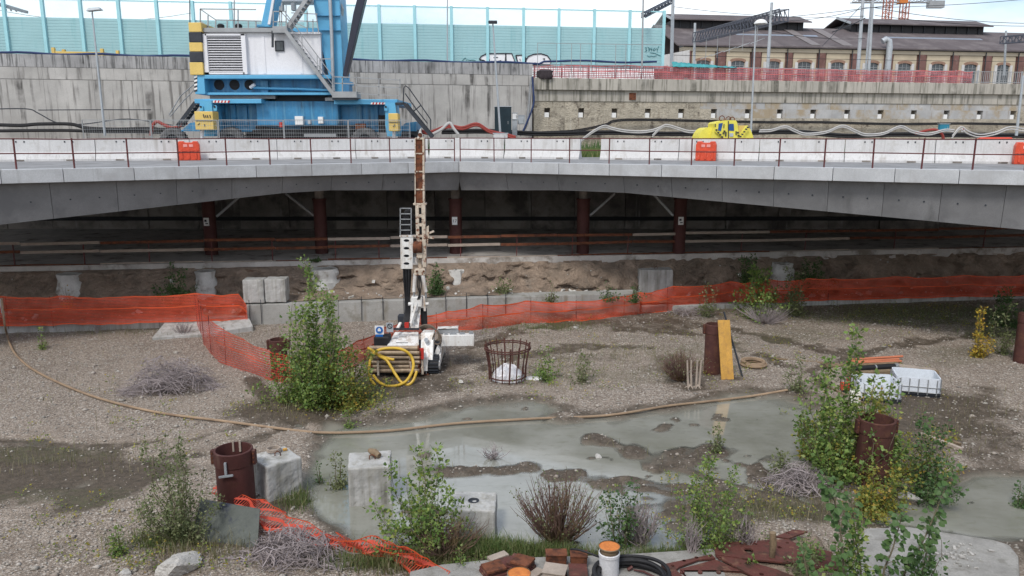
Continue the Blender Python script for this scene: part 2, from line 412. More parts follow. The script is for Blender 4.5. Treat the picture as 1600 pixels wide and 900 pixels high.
MT['pale_wood'] = M('pale weathered wood', (0.36, 0.3, 0.25), 0.85, var=0.2, scale=4, bmp=0.25)
MT['timber'] = M('yellow shuttering timber', (0.56, 0.31, 0.07), 0.7, var=0.15, scale=3, c2=(0.36, 0.2, 0.07), s2=5, t2=(0.5, 0.7), streak=(0.3, 0.17, 0.06), ss=9, bmp=0.15)
MT['board'] = M('painted board', (0.085, 0.095, 0.085), 0.55, var=0.15, scale=3, c2=(0.03, 0.036, 0.055), s2=2.2, t2=(0.56, 0.64), bmp=0.15)
MT['tank_water'] = M('murky tank water', (0.2, 0.215, 0.19), 0.08, var=0.15, bmp=0, spec=0.6)
MT['hose_tan'] = M('tan hose', (0.31, 0.22, 0.145), 0.7, var=0.25, scale=1.5, c2=(0.22, 0.15, 0.1), s2=1.2, bmp=0.1)
MT['hose_yellow'] = M('yellow hose', (0.62, 0.4, 0.045), 0.45, var=0.12, scale=3, bmp=0.05)
MT['hose_white'] = M('white corrugated hose', (0.47, 0.46, 0.45), 0.6, var=0.1, bmp=0.05)
MT['hose_red'] = M('red hose', (0.28, 0.05, 0.04), 0.6, var=0.2, bmp=0.05)
MT['hose_brown'] = M('brown hydraulic hose', (0.13, 0.1, 0.075), 0.6, var=0.25, bmp=0.05)
MT['plastic_sheet'] = M('white plastic sheet', (0.75, 0.74, 0.76), 0.5, var=0.12, scale=6, c2=(0.45, 0.42, 0.42), s2=9, bmp=0.6, bs=14, bd=0.04)
MT['rod'] = M('drill rod steel', (0.36, 0.28, 0.2), 0.6, 0.3, var=0.2, scale=3, c2=(0.2, 0.14, 0.1), s2=4, bmp=0.15)
MT['twig'] = M('dry twig bark', (0.29, 0.25, 0.25), 0.9, var=0.3, scale=3, bmp=0)
MT['twig_red'] = M('reddish stems', (0.14, 0.085, 0.07), 0.85, var=0.35, scale=3, c2=(0.19, 0.14, 0.06), s2=2, bmp=0)
MT['stem'] = M('sapling bark', (0.15, 0.13, 0.085), 0.85, var=0.25, scale=4, bmp=0)
MT['soil_upper'] = M('rough site ground', (0.24, 0.21, 0.18), 0.95, var=0.25, scale=0.6, c2=(0.12, 0.11, 0.08), s2=1.0, bmp=0.5, bs=8, bd=0.05)
MT['deck_top'] = M('deck surface', (0.24, 0.24, 0.245), 0.85, var=0.2, scale=0.7, c2=(0.15, 0.15, 0.15), s2=1.3, bmp=0.2)
MT['steel_blue_box'] = M('blue cabinet', (0.03, 0.22, 0.33), 0.5, bmp=0)
MT['cabinet'] = M('dark green cabinet', (0.014, 0.03, 0.04), 0.5, bmp=0)
MT['grey_box'] = M('grey cabinet', (0.4, 0.43, 0.46), 0.55, var=0.1, bmp=0)
MT['orange_net'] = net_mat('orange net', (0.85, 0.1, 0.035), 0.63, 0.58, 24, 18)
MT['orange_net_open'] = net_mat('open orange net', (0.72, 0.085, 0.04), 0.74, 0.7, 17, 13)
MT['red_net'] = net_mat('faded red net', (0.55, 0.15, 0.17), 0.66, 0.62, 9, 8)
MT['bundle'] = M('dark bundle', (0.05, 0.04, 0.045), 0.9, var=0.4, scale=5, bmp=0.5)

LF = {
 'poplar': leaf_mat('poplar leaves', [(0.045, 0.085, 0.022), (0.085, 0.145, 0.03), (0.13, 0.19, 0.045), (0.065, 0.115, 0.03), (0.19, 0.22, 0.055), (0.1, 0.15, 0.04)]),
 'dark': leaf_mat('dark leaves', [(0.03, 0.062, 0.02), (0.055, 0.1, 0.03), (0.04, 0.08, 0.028), (0.09, 0.13, 0.04)]),
 'autumn': leaf_mat('yellowing leaves', [(0.06, 0.11, 0.025), (0.13, 0.16, 0.035), (0.24, 0.2, 0.035), (0.09, 0.13, 0.03), (0.28, 0.17, 0.03)]),
 'yellow': leaf_mat('yellow leaves', [(0.28, 0.21, 0.03), (0.36, 0.24, 0.03), (0.17, 0.17, 0.035), (0.3, 0.16, 0.03)]),
 'olive': leaf_mat('olive leaves', [(0.065, 0.085, 0.035), (0.12, 0.14, 0.06), (0.09, 0.105, 0.045), (0.16, 0.17, 0.085)]),
 'near': leaf_mat('near poplar leaves', [(0.04, 0.085, 0.022), (0.06, 0.115, 0.03), (0.032, 0.07, 0.022), (0.09, 0.15, 0.04), (0.12, 0.15, 0.04)]),
 'grass': leaf_mat('grass blades', [(0.045, 0.085, 0.02), (0.07, 0.11, 0.03), (0.1, 0.12, 0.04), (0.16, 0.15, 0.07)]),
 'dry_grass': leaf_mat('dry grass blades', [(0.15, 0.13, 0.07), (0.1, 0.1, 0.045), (0.2, 0.17, 0.1), (0.07, 0.085, 0.03)]),
 'pebble': leaf_mat('pebbles', [(0.16, 0.145, 0.13), (0.27, 0.25, 0.22), (0.33, 0.3, 0.265), (0.22, 0.185, 0.155), (0.4, 0.37, 0.335)], 0.9, 0.0),
}
# ================================================================== THE PIT FLOOR
def axis(lo, hi, step, far):
    a = np.arange(lo, hi + 1e-6, step)
    return np.concatenate([lo - np.geomspace(0.3, far, 14)[::-1], a, hi + np.geomspace(0.3, far, 14)])
GX = axis(-24, 26, 0.085, 40.0)
GY = np.concatenate([[-45, -25, -12, -4, 2, 6, 8, 9.5], np.arange(10.4, 36, 0.085), [37, 39, 42, 45.3]])
XX, YY = np.meshgrid(GX, GY)
zc = YY * CP + H * SP
PXX = 800 + F * XX / np.maximum(zc, 0.5)
PYY = 450 - F * (YY * SP - H * CP) / np.maximum(zc, 0.5)
def sdf_poly(px, py, poly, ys=2.2):
    """signed distance, negative inside, to a shoreline surveyed as bearings"""
    P = np.array(poly, float); x, y = px, py * ys; P = P * np.array([1, ys])
    d = np.full(x.shape, 1e9); ins = np.zeros(x.shape, bool)
    for i in range(len(P)):
        a, b = P[i], P[(i + 1) % len(P)]; e = b - a
        t = np.clip(((x - a[0]) * e[0] + (y - a[1]) * e[1]) / (e @ e), 0, 1)
        d = np.minimum(d, np.hypot(x - a[0] - t * e[0], y - a[1] - t * e[1]))
        c = ((a[1] > y) != (b[1] > y)) & (x < (b[0] - a[0]) * (y - a[1]) / (b[1] - a[1] + 1e-12) + a[0])
        ins ^= c
    return np.where(ins, -d, d)
def line_d(px, py, pts, ys=2.2):
    P = np.array(pts, float) * np.array([1, ys]); x, y = px, py * ys; d = np.full(x.shape, 1e9)
    for a, b in zip(P[:-1], P[1:]):
        e = b - a; t = np.clip(((x - a[0]) * e[0] + (y - a[1]) * e[1]) / (e @ e), 0, 1)
        d = np.minimum(d, np.hypot(x - a[0] - t * e[0], y - a[1] - t * e[1]))
    return d
def sstep(x, a, b):
    t = np.clip((x - a) / (b - a), 0, 1); return t * t * (3 - 2 * t)
POOL = [(478, 690), (530, 668), (600, 655), (680, 644), (730, 632), (800, 627), (850, 632), (880, 655), (960, 650), (1100, 629), (1160, 616), (1250, 618), (1300, 650), (1290, 720), (1250, 760), (1285, 790), (1180, 800), (1090, 862), (1000, 876), (800, 856), (740, 846), (640, 872), (560, 852), (490, 806), (458, 762)]
POOL2 = [(1330, 805), (1380, 775), (1460, 772), (1510, 738), (1620, 742), (1640, 850), (1480, 836), (1390, 828)]
POOL3 = [(40, 775), (110, 752), (180, 745), (170, 765), (90, 790)]
ISL = [([(690, 736), (820, 733)], 24, .10), ([(925, 686), (1000, 706), (1070, 738), (1150, 762), (1290, 806)], 30, .11), ([(945, 752), (1050, 766), (1150, 778)], 26, .1), ([(960, 700), (1040, 722), (1110, 752)], 15, .1), ([(860, 745), (900, 742)], 14, .09),
       ([(1045, 712), (1105, 712)], 38, .09), ([(1060, 795), (1180, 800), (1270, 805)], 62, .10), ([(1010, 790), (1060, 790)], 16, .1), ([(600, 800), (730, 800)], 8, .07), ([(925, 714), (945, 715)], 7, .09), ([(1330, 770), (1420, 775)], 22, .09)]
SHORE = lattice_noise(XX, YY, 1.6, 8) * 10 + lattice_noise(XX, YY, 0.7, 3) * 10 + lattice_noise(XX, YY, 0.3, 4) * 8
N3 = lattice_noise(XX, YY, 3.2, 1); N1 = lattice_noise(XX, YY, 1.1, 2); N05 = lattice_noise(XX, YY, 0.42, 5); N01 = lattice_noise(XX, YY, 0.17, 6)
s1 = np.minimum(np.minimum(sdf_poly(PXX, PYY, POOL), sdf_poly(PXX, PYY, POOL2)), sdf_poly(PXX, PYY, POOL3) + 14) + SHORE
ZZ = 0.055 + 0.03 * N3 + 0.022 * N1 + 0.012 * N05 + 0.008 * N01
basin = 1 - sstep(s1, -34, 10)
ZZ = ZZ * (1 - 0.8 * basin) - 0.105 * basin + 0.022 * N1 * basin
isl = np.zeros_like(ZZ)
for pts, wd, hh in ISL:
    k = 1 - sstep(line_d(PXX, PYY, pts) + SHORE * 1.2 + 5 * N01, wd * 0.25, wd * 1.25)
    isl = np.maximum(isl, k); ZZ = np.maximum(ZZ, -0.2 + k * (0.2 + hh * (0.42 + 0.5 * N05 + 0.5 * N01)))
PT = (1 - sstep(np.hypot((PXX - 1110) / 210, (PYY - 770) / 85), .55, 1.15)) * sstep(lattice_noise(XX, YY, .55, 41) + .7 * lattice_noise(XX, YY, .22, 42) + .5 * lattice_noise(XX, YY, 1.5, 43), .0, .55)
PT = np.maximum(PT, (1 - sstep(s1 + 20, 0, 25)) * .9 * sstep(lattice_noise(XX, YY, .4, 44) + .8 * lattice_noise(XX, YY, 1.1, 45) + .4 * lattice_noise(XX, YY, .2, 46), .85, 1.3))
isl = np.maximum(isl, PT); ZZ = np.maximum(ZZ, -.2 + PT * (.2 + .055 + .035 * N01))
ridge = 1 - sstep(line_d(PXX, PYY, [(395, 600), (430, 645), (520, 668)]), 4, 26)
ZZ += 0.09 * ridge - 0.07 * (1 - sstep(line_d(PXX, PYY, [(420, 640), (500, 680)]), 2, 14))
ZZ += 0.12 * (1 - sstep(np.hypot((PXX - 1390) / 80, (PYY - 525) / 22), 0.2, 1)) + 0.18 * (1 - sstep(np.hypot((PXX - 1210) / 90, (PYY - 845) / 30), 0.2, 1.2))
ZZ = np.where((YY < 8) | (np.abs(XX) > 27), 0.05, ZZ)
def hgt(x, y):
    i = int(np.clip(np.searchsorted(GX, x), 1, len(GX) - 1)); j = int(np.clip(np.searchsorted(GY, y), 1, len(GY) - 1))
    return float(ZZ[j, i] + ZZ[j - 1, i - 1]) / 2
def g(px, py, sink=0.0):
    p = atz(px, py, 0.0); h = hgt(p.x, p.y)
    p = atz(px, py, max(h, 0)); return V(p.x, p.y, max(hgt(p.x, p.y), -0.02) - sink)
def ell(cx, cy, rx, ry): return 1 - sstep(np.hypot((PXX - cx) / rx, (PYY - cy) / ry) + 0.25 * N1 + 0.15 * N05, 0.35, 1.15)
mud = np.zeros_like(ZZ); moss = np.zeros_like(ZZ)
for e, k in (((70, 748, 300, 60), 1), ((640, 600, 170, 40), .75), ((640, 560, 110, 30), .7), ((1000, 500, 190, 26), .6), ((720, 560, 60, 26), .6), ((1470, 655, 150, 62), .8), ((1330, 700, 210, 60), .8), ((1560, 700, 90, 70), .65), ((450, 650, 120, 30), .85), ((1100, 600, 90, 26), .55), ((1240, 480, 140, 16), .35), ((330, 700, 120, 20), .3), ((60, 860, 150, 30), .35), ((1200, 560, 150, 14), .35), ((1060, 575, 60, 28), .6), ((1550, 860, 120, 60), .7), ((900, 560, 120, 10), .4), ((434, 794, 62, 14), .9), ((578, 800, 62, 10), .9), ((742, 842, 60, 10), .9), ((371, 796, 60, 14), .9), ((1112, 588, 40, 9), .85), ((1140, 596, 40, 8), .7), ((793, 600, 62, 11), .85), ((1425, 628, 80, 9), .9), ((350, 856, 80, 14), .9), ((280, 895, 60, 16), .8), ((640, 588, 90, 14), .95), ((1085, 610, 30, 7), .8), ((1178, 576, 36, 7), .6), ((270, 615, 75, 12), .6)):  # small late ellipses paint contact shade into the ground around object feet
    mud = np.maximum(mud, k * ell(*e))
for e, k in (((1430, 490, 260, 26), .85), ((1250, 525, 160, 16), .5), ((1120, 545, 120, 16), .45), ((1500, 560, 110, 24), .5), ((960, 590, 140, 20), .45), ((700, 500, 120, 10), .4), ((1570, 520, 90, 40), .55), ((60, 712, 190, 16), .5), ((530, 615, 110, 36), .7), ((860, 510, 120, 12), .6), ((1330, 790, 220, 60), .4), ((180, 515, 200, 10), .45), ((1200, 800, 130, 30), .6), ((850, 590, 110, 26), .35), ((100, 780, 180, 20), .5), ((720, 870, 380, 18), .9), ((1000, 550, 120, 20), .3)):
    moss = np.maximum(moss, k * ell(*e))
shore_mud = (1 - sstep(s1, 0, 42)) * sstep(PXX, 430, 520) * 0.75
mud = np.maximum(mud, np.maximum(np.maximum(ridge, isl * 0.75), shore_mud))
silt = (1 - sstep(s1, -24, 6)) * (1 - isl)
for tk in ([(700, 560), (800, 522), (900, 505), (1040, 502), (1180, 522), (1330, 560)], [(960, 515), (1080, 520), (1200, 560), (1290, 600)], [(690, 600), (800, 560), (920, 540), (1020, 545)], [(1240, 590), (1400, 540), (1590, 520)], [(420, 655), (300, 690), (160, 700), (0, 690)], [(480, 662), (330, 712), (150, 728), (0, 722)], [(1480, 640), (1560, 680), (1640, 730)]):
    dk_ = line_d(PXX, PYY, tk) + 9 * N05 + 8 * N1; rut = 1 - sstep(dk_, 5, 17)
    mud = np.maximum(mud, rut * .7); ZZ -= .028 * rut; ZZ += .03 * (1 - sstep(np.abs(dk_ - 20), 0, 9)) * (s1 > 30)
nX, nY = len(GX), len(GY)
idx = np.arange(nX * nY).reshape(nY, nX)
faces = np.stack([idx[:-1, :-1], idx[:-1, 1:], idx[1:, 1:], idx[1:, :-1]], -1).reshape(-1, 4)

m, nt, b = base_mat('gravel ground', 0.92, 0, 0.2)
v = coords(nt, False)
def vor(scale, feat='F1'):
    n = nt.nodes.new('ShaderNodeTexVoronoi'); n.inputs['Scale'].default_value = scale; n.feature = feat; lk(nt, v, n.inputs['Vector']); return n
v1, v2 = vor(24), vor(11)
r1 = nt.nodes.new('ShaderNodeValToRGB')
for i, (p, c) in enumerate(((0, (.17, .13, .1)), (.3, (.275, .226, .184)), (.6, (.36, .304, .252)), (.86, (.46, .4, .342)), (1, (.56, .51, .455)))):
    e = r1.color_ramp.elements[i] if i < 2 else r1.color_ramp.elements.new(p)
    e.position = p; e.color = (*c, 1)
sxx = nt.nodes.new('ShaderNodeSeparateColor'); lk(nt, v1.outputs['Color'], sxx.inputs[0]); lk(nt, sxx.outputs[0], r1.inputs[0])
s2x = nt.nodes.new('ShaderNodeSeparateColor'); lk(nt, v2.outputs['Color'], s2x.inputs[0])
big = mathn(nt, 'MULTIPLY', mathn(nt, 'GREATER_THAN', s2x.outputs[0], 0.8), mathn(nt, 'LESS_THAN', v2.outputs['Distance'], 0.38))
gap = rng_node(nt, v1.outputs['Distance'], 0.25, 0.75, 1.0, 0.5)
colr = mixc(nt, 1.0, r1.outputs[0], mixc(nt, gap, (0, 0, 0), (1, 1, 1)), 'MULTIPLY')
colr = mixc(nt, mathn(nt, 'MULTIPLY', big, 0.45), colr, mixc(nt, s2x.outputs[1], (.2, .165, .14), (.6, .56, .5)))
colr = mixc(nt, rng_node(nt, noise(nt, v, 0.35, 6), 0.35, 0.65, 0, 0.55), colr, (0.28, 0.23, 0.186))
colr = mixc(nt, rng_node(nt, noise(nt, v, 1.3, 6), 0.5, 0.7, 0, 0.5), colr, (0.15, 0.12, 0.096))
def att(nm):
    a = nt.nodes.new('ShaderNodeAttribute'); a.attribute_name = nm; return a.outputs['Fac']
nz = noise(nt, v, 3.0, 8, 0.7)
def soft(nm, gain=1.0):
    return mathn(nt, 'MULTIPLY', rng_node(nt, mathn(nt, 'ADD', att(nm), mathn(nt, 'MULTIPLY', mathn(nt, 'SUBTRACT', nz, 0.5), 1.1)), 0.25, 0.75), gain)
fm = soft('mud', 0.92)  # mask also carries the contact shade painted at object feet
mudc = mixc(nt, rng_node(nt, noise(nt, v, 9, 5), 0.35, 0.65), (0.045, 0.036, 0.026), (0.092, 0.071, 0.052))
colr = mixc(nt, fm, colr, mudc)
colr = mixc(nt, mathn(nt, 'MULTIPLY', soft('moss', 0.85), rng_node(nt, noise(nt, v, 14, 4), 0.35, 0.6)), colr, (0.075, 0.082, 0.038))
fs = att('silt')
colr = mixc(nt, fs, colr, (0.2, 0.19, 0.155))
lk(nt, colr, b.inputs['Base Color'])
lk(nt, rng_node(nt, mathn(nt, 'MAXIMUM', fm, fs), 0, 1, 0.95, 0.55), b.inputs['Roughness'])
hb = mathn(nt, 'ADD', mathn(nt, 'MULTIPLY', v1.outputs['Distance'], mathn(nt, 'SUBTRACT', 1.0, mathn(nt, 'MULTIPLY', fm, 0.7))), mathn(nt, 'MULTIPLY', nz, 0.9))
hb = mathn(nt, 'MULTIPLY', hb, mathn(nt, 'SUBTRACT', 1.0, mathn(nt, 'MULTIPLY', fs, 0.9)))
bump(nt, b, hb, 0.75, 0.035)
MT['gravel'] = m
pit = stuff_mesh('pit_ground', MT['gravel'], np.stack([XX, YY, ZZ], -1).reshape(-1, 3), faces, smooth=True)
for nm, arr in (('mud', mud), ('moss', moss), ('silt', silt)):
    a = pit.data.attributes.new(nm, 'FLOAT', 'POINT'); a.data.foreach_set('value', arr.ravel().astype(np.float32))
tag(pit, kind='structure')

# standing water: a thin sheet of milky grey water lying in the basins
m, nt, b = base_mat('milky puddle water', 0.06, 0, 0.5)
v = coords(nt, False)
cw = mixc(nt, rng_node(nt, noise(nt, v, 0.45, 5), 0.35, 0.65), (0.2, 0.2, 0.165), (0.3, 0.3, 0.265))
cw = mixc(nt, rng_node(nt, noise(nt, v, 2.2, 6, 0.7, (1, 2.2, 1)), 0.52, 0.72, 0, 0.6), cw, (0.16, 0.16, 0.115))
lk(nt, cw, b.inputs['Base Color'])
lk(nt, rng_node(nt, noise(nt, v, 0.8, 4), 0.4, 0.7, 0.025, 0.14), b.inputs['Roughness'])
b.inputs['Specular IOR Level'].default_value = 1.0
b.inputs['Coat Weight'].default_value = 0.4; b.inputs['Coat Roughness'].default_value = 0.02; b.inputs['Coat IOR'].default_value = 1.5
bump(nt, b, noise(nt, v, 2.0, 3), 0.03, 0.02)
tr = nt.nodes.new('ShaderNodeBsdfTransparent'); mx = nt.nodes.new('ShaderNodeMixShader')
da = nt.nodes.new('ShaderNodeAttribute'); da.attribute_name = 'depth'
dn = mathn(nt, 'ADD', da.outputs['Fac'], mathn(nt, 'MULTIPLY', mathn(nt, 'SUBTRACT', noise(nt, v, 5, 6, 0.7), 0.5), 0.03))
lk(nt, rng_node(nt, dn, 0.0, 0.085, 0.15, 0.97), mx.inputs[0])
lk(nt, tr.outputs[0], mx.inputs[1]); lk(nt, b.outputs[0], mx.inputs[2]); lk(nt, mx.outputs[0], nt.nodes['Material Output'].inputs['Surface'])
MT['water'] = m
lowf = ZZ.ravel()[faces].min(1) < 0.02
inr = (np.abs(XX.ravel()[faces[:, 0]]) < 25) & (YY.ravel()[faces[:, 0]] > 10.5) & (YY.ravel()[faces[:, 0]] < 24)
wf = faces[lowf & inr]; used, inv = np.unique(wf, return_inverse=True)
wv = np.stack([XX.ravel()[used], YY.ravel()[used], np.zeros(len(used))], -1)
o = stuff_mesh('puddle_water', MT['water'], wv, inv.reshape(-1, 4), smooth=True)
at_ = o.data.attributes.new('depth', 'FLOAT', 'POINT'); at_.data.foreach_set('value', np.maximum(-ZZ.ravel()[used], 0).astype(np.float32))
tag(o, kind='structure')

# loose pebbles on the gravel
def scatter_ok(n):
    jx = nr.integers(14, nX - 15, n); jy = nr.integers(8, nY - 5, n)
    keep = (nr.random(n) > 0.93 * np.maximum(mud[jy, jx], moss[jy, jx])) & (ZZ[jy, jx] > 0.012) & (PXX[jy, jx] > -60) & (PXX[jy, jx] < 1660) & (PYY[jy, jx] < 930)
    return jx[keep], jy[keep]
jx, jy = scatter_ok(150000)
wgt = 12.0 / np.maximum(YY[jy, jx], 12); k = nr.random(len(jx)) < wgt ** 0.6
jx, jy = jx[k][:60000], jy[k][:60000]; n = len(jx)
px_, py_ = XX[jy, jx] + nr.uniform(-.045, .045, n), YY[jy, jx] + nr.uniform(-.045, .045, n); pz_ = ZZ[jy, jx]
rad = 0.012 + 0.03 * nr.random(n) ** 3.0 + 0.06 * nr.random(n) * (nr.random(n) > 0.985)
base6 = np.array([[1, 0, 0], [0, 1, 0], [-1, 0, 0], [0, -1, 0], [0, 0, 1], [0, 0, -1]], float)
vv = base6[None] * (0.7 + 0.6 * nr.random((n, 6, 1))) * rad[:, None, None]
an = nr.random(n) * 6.28; ca, sa = np.cos(an)[:, None], np.sin(an)[:, None]
vx = (vv[..., 0] * ca - vv[..., 1] * sa) * 1.2 + px_[:, None]; vy = vv[..., 0] * sa + vv[..., 1] * ca + py_[:, None]; vz = vv[..., 2] * 0.65 + (pz_ + rad * 0.2)[:, None]
tri = np.array([[0, 1, 4], [1, 2, 4], [2, 3, 4], [3, 0, 4], [1, 0, 5], [2, 1, 5], [3, 2, 5], [0, 3, 5]])
fc = (tri[None] + (np.arange(n) * 6)[:, None, None]).reshape(-1, 3)
o = stuff_mesh('loose_gravel', LF['pebble'], np.stack([vx, vy, vz], -1).reshape(-1, 3), fc)
tag(o, 'loose pale pebbles lying over the pit floor', None, None, 'stuff')
del vv, vx, vy, vz, fc

# ================================================================== THE DECK RING, LEDGE AND WALLS BELOW
ZD = 6.42
C = atz(717, 252.3, ZD)
LD = atz(0, 265.3, ZD); RD = atz(1600, 267.0, ZD)
LE = C + (LD - C) * 1.6; RE = C + (RD - C) * 1.6
ZF = 5.97
SL = V(*[LE.x, LE.y, 0]); SR = V(*[RE.x, RE.y, 0])
deck = thing('concrete_deck', 'grey concrete ring deck with deep haunched edge beam spanning over the pit', 'bridge deck', (C.x, C.y, 0))
def bisect_off(A, Cc, B, d):
    A1, C1 = off(A, Cc, d); C2, B1 = off(Cc, B, d)
    # intersection of both offset lines
    e1, e2 = C1 - A1, B1 - C2; den = e1.x * e2.y - e1.y * e2.x
    t = ((C2.x - A1.x) * e2.y - (C2.y - A1.y) * e2.x) / den
    return A1, A1 + e1 * t, B1
def edge_pts(cuts, A, B, z): return [col(px, A, B, z) for px in cuts]
lcut = [-420, -240, -110, 0, 98, 209, 310, 400, 487, 565, 638]
rcut = [800, 873, 952, 1034, 1120, 1210, 1302, 1399, 1500, 1610, 1750, 1900]
pts = edge_pts(lcut, LE, C, ZD) + [V(C.x, C.y, ZD)] + edge_pts(rcut, C, RE, ZD)
ci = len(lcut)
for i in range(len(pts) - 1):
    A, B = pts[i], pts[i + 1]; e = (B - A).normalized() * 0.008
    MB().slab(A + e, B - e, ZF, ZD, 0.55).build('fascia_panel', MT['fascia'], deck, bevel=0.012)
# haunched beam panels
bA, bC, bB = bisect_off(LE, C, RE, 0.32)
lb = [-420, -200, -40, 80, 184, 277, 364, 443, 520, 600, 664]
rb = [790, 870, 973, 1048, 1127, 1208, 1293, 1380, 1470, 1570, 1700, 1850]
def low(px):
    y = 298.0
    if px < 485: y = 298 + (485 - px) * 54 / 485
    if px > 930: y = 298 + (px - 930) * 62 / 670
    return y
def lowz(px, A, B): return atl(px, low(px), A, B).z
def bp(px): return (bA, bC) if px <= 715 else (bC, bB)
bpts = [(px, *bp(px)) for px in lb] + [(None, None, None)] + [(px, *bp(px)) for px in rb]
bx = []
for px, A, B in bpts:
    if px is None:
        z = atl(716, 298, bA, bC).z; bx.append((V(bC.x, bC.y, 0), z))
    else:
        p = col(px, A, B, 5.4); z = lowz(px, A, B); p2 = col(px, A, B, z); bx.append((V(p.x, p.y, 0), z))
holes = MB()
for i in range(len(bx) - 1):
    (A, za), (B, zb) = bx[i], bx[i + 1]; e = (B - A).normalized() * 0.006
    A2, B2 = A + e * (-12 if i == ci else 1), B - e * (-12 if i == ci - 1 else 1)
    nA = back(A, B) * 0.28; n2 = back(A, B) * 0.5
    MB().hexa([A2 + nA + V(0, 0, za), B2 + nA + V(0, 0, zb), B2 + nA + n2 + V(0, 0, zb), A2 + nA + n2 + V(0, 0, za)],
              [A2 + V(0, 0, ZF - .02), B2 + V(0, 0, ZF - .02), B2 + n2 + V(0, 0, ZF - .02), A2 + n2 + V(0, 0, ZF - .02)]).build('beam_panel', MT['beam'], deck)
    if i not in (ci - 1, ci):
        for f in (0.28, 0.72):
            q = A + (B - A) * f + nA * 0.5 + V(0, 0, (za + (zb - za) * f + ZF) / 2)
            d = back(A, B)
            holes.cyl(q - d * 0.012, q + d * 0.1, 0.03, n=8)
tag(holes.build('tie_hole', MT['dark_metal'], deck), kind='stuff')
sA, sC, sB = bisect_off(LE, C, RE, 0.553)
def dz(p, z): return V(p.x, p.y, z)
MB().prism([dz(sA, 5.75), dz(sC, 5.75), dz(sB, 5.75), V(sB.x + 14, 46, 5.75), V(sA.x - 14, 46, 5.75)], (0, 0, 0.62)).build('deck_slab', MT['deck_top'], deck)

# unseen near side of the ring under the camera, added to shade the pit
MB().prism([V(-60, .7, 5.2), V(60, .7, 5.2), V(60, -16, 5.2), V(-60, -16, 5.2)], (0, 0, .85)).build('near_deck_slab', MT['deck_top'], deck)
MB().box((0, -9, 2.5), (120, .5, 5.3)).build('near_wall', MT['dark_wall'], deck)
# ground at deck level behind, and the railway level above the retaining walls
o = MB().add([(-260, 46, 6.36), (300, 46, 6.36), (300, 110, 6.36), (-260, 110, 6.36)], [(0, 1, 2, 3)]).build('site_ground', MT['soil_upper'], fix=False); tag(o, kind='structure')

# ledge under the deck
LA, LB = atz(0, 417, 2.1), atz(1400, 390.5, 2.1)
dl = (LB - LA); LA0, LB0 = LA - dl * 0.8, LA + dl * 1.9
o = MB()
n_ = back(LA0, LB0)
o.hexa([dz(LA0, 1.85), dz(LB0, 1.85), V(LB0.x, 46, 1.85), V(LA0.x, 46, 1.85)], [dz(LA0, 2.1), dz(LB0, 2.1), V(LB0.x, 46, 2.1), V(LA0.x, 46, 2.1)])
# ragged underside of the lip
L_ = (LB0 - LA0).length; N_ = 260; e_ = (LB0 - LA0) / N_
vs = []
for i in range(N_ + 1):
    p = LA0 + e_ * i; dr = 0.06 + 0.1 * rng.random() + 0.07 * math.sin(i * 0.7)
    vs += [(p.x, p.y, 1.86), (p.x + n_.x * .02, p.y + n_.y * .02, 1.84 - dr), (p.x + n_.x * .8, p.y + n_.y * .8, 1.8 - dr)]
o.add(vs, [(3 * i + k, 3 * i + 3 + k, 3 * i + 4 + k, 3 * i + 1 + k) for i in range(N_) for k in (0, 1)])
o = o.build('ledge_floor', MT['ledge']); tag(o, kind='structure')
# back wall under the deck, in panels
bw = thing('under_deck_wall', 'dark damp concrete wall in tall panels at the back beneath the deck', 'retaining wall', (0, 45.2, 2.1))
x = -46.0
while x < 52:
    wd = rng.uniform(2.4, 3.1); 
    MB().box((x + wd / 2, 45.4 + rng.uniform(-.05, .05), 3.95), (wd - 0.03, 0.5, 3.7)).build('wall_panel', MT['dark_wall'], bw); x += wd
o = MB().box((3, 45.85, 3.95), (99, 0.3, 3.7)).build('wall_core', MT['dark_wall'], bw)  # backing added so light does not leak through the panel gaps
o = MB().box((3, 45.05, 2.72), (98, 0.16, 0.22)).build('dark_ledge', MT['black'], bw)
for sx in (-46.5, 52.5):
    o = MB().box((sx, 28, 4.0), (0.6, 40, 3.8)).build('added_end_wall', MT['dark_wall'])  # out of view, added to keep side light from under the deck
    tag(o, 'unseen concrete side wall added to block light at the %s end under the deck' % ('left' if sx < 0 else 'right'), 'retaining wall')

# earth bank between ledge and kerb walls
KL = [(0, 524), (200, 515.5), (380, 506.5), (560, 503.5), (760, 501), (1010, 490), (1250, 480.5), (1600, 468)]
KP = [atz(a, b_, 0) for a, b_ in KL]
KA, KB = KP[0], KP[-1]; dk = KB - KA
KA0, KB0 = KA - dk * 0.8, KA + dk * 1.8
def kz(px):           # kerb height along the bank
    return float(np.interp(px, [0, 370, 385, 760, 900, 1100, 1600], [.42, .42, .95, .95, .6, .3, .3]))
NU, NV = 700, 34
bu = np.linspace(0, 1, NU); bvv = np.linspace(0, 1, NV)
bank = np.zeros((NV, NU, 3))
for i, u in enumerate(bu):
    K = KA0 + (KB0 - KA0) * u; K = K + back(KA, KB) * 0.35
    Lp = V(LA0.x + (LB0.x - LA0.x) * np.clip((K.x - LA0.x) / (LB0.x - LA0.x), 0, 1), 0, 0)
    t = (K.x - LA0.x) / (LB0.x - LA0.x); Ly = LA0.y + (LB0.y - LA0.y) * t + 0.35
    pxx = 800 + F * K.x / (K.y * CP + 6.5 * SP); z0 = kz(pxx) - 0.04
    for j, q in enumerate(bvv):
        s = q ** 1.0
        y = K.y + (Ly - K.y) * s
        prof = (0.06 * s) if s < 0.4 else 0.06 * s + (1.84 - z0) * sstep(np.array(s), 0.45, 0.88)
        bank[j, i] = (K.x, y, z0 + prof)
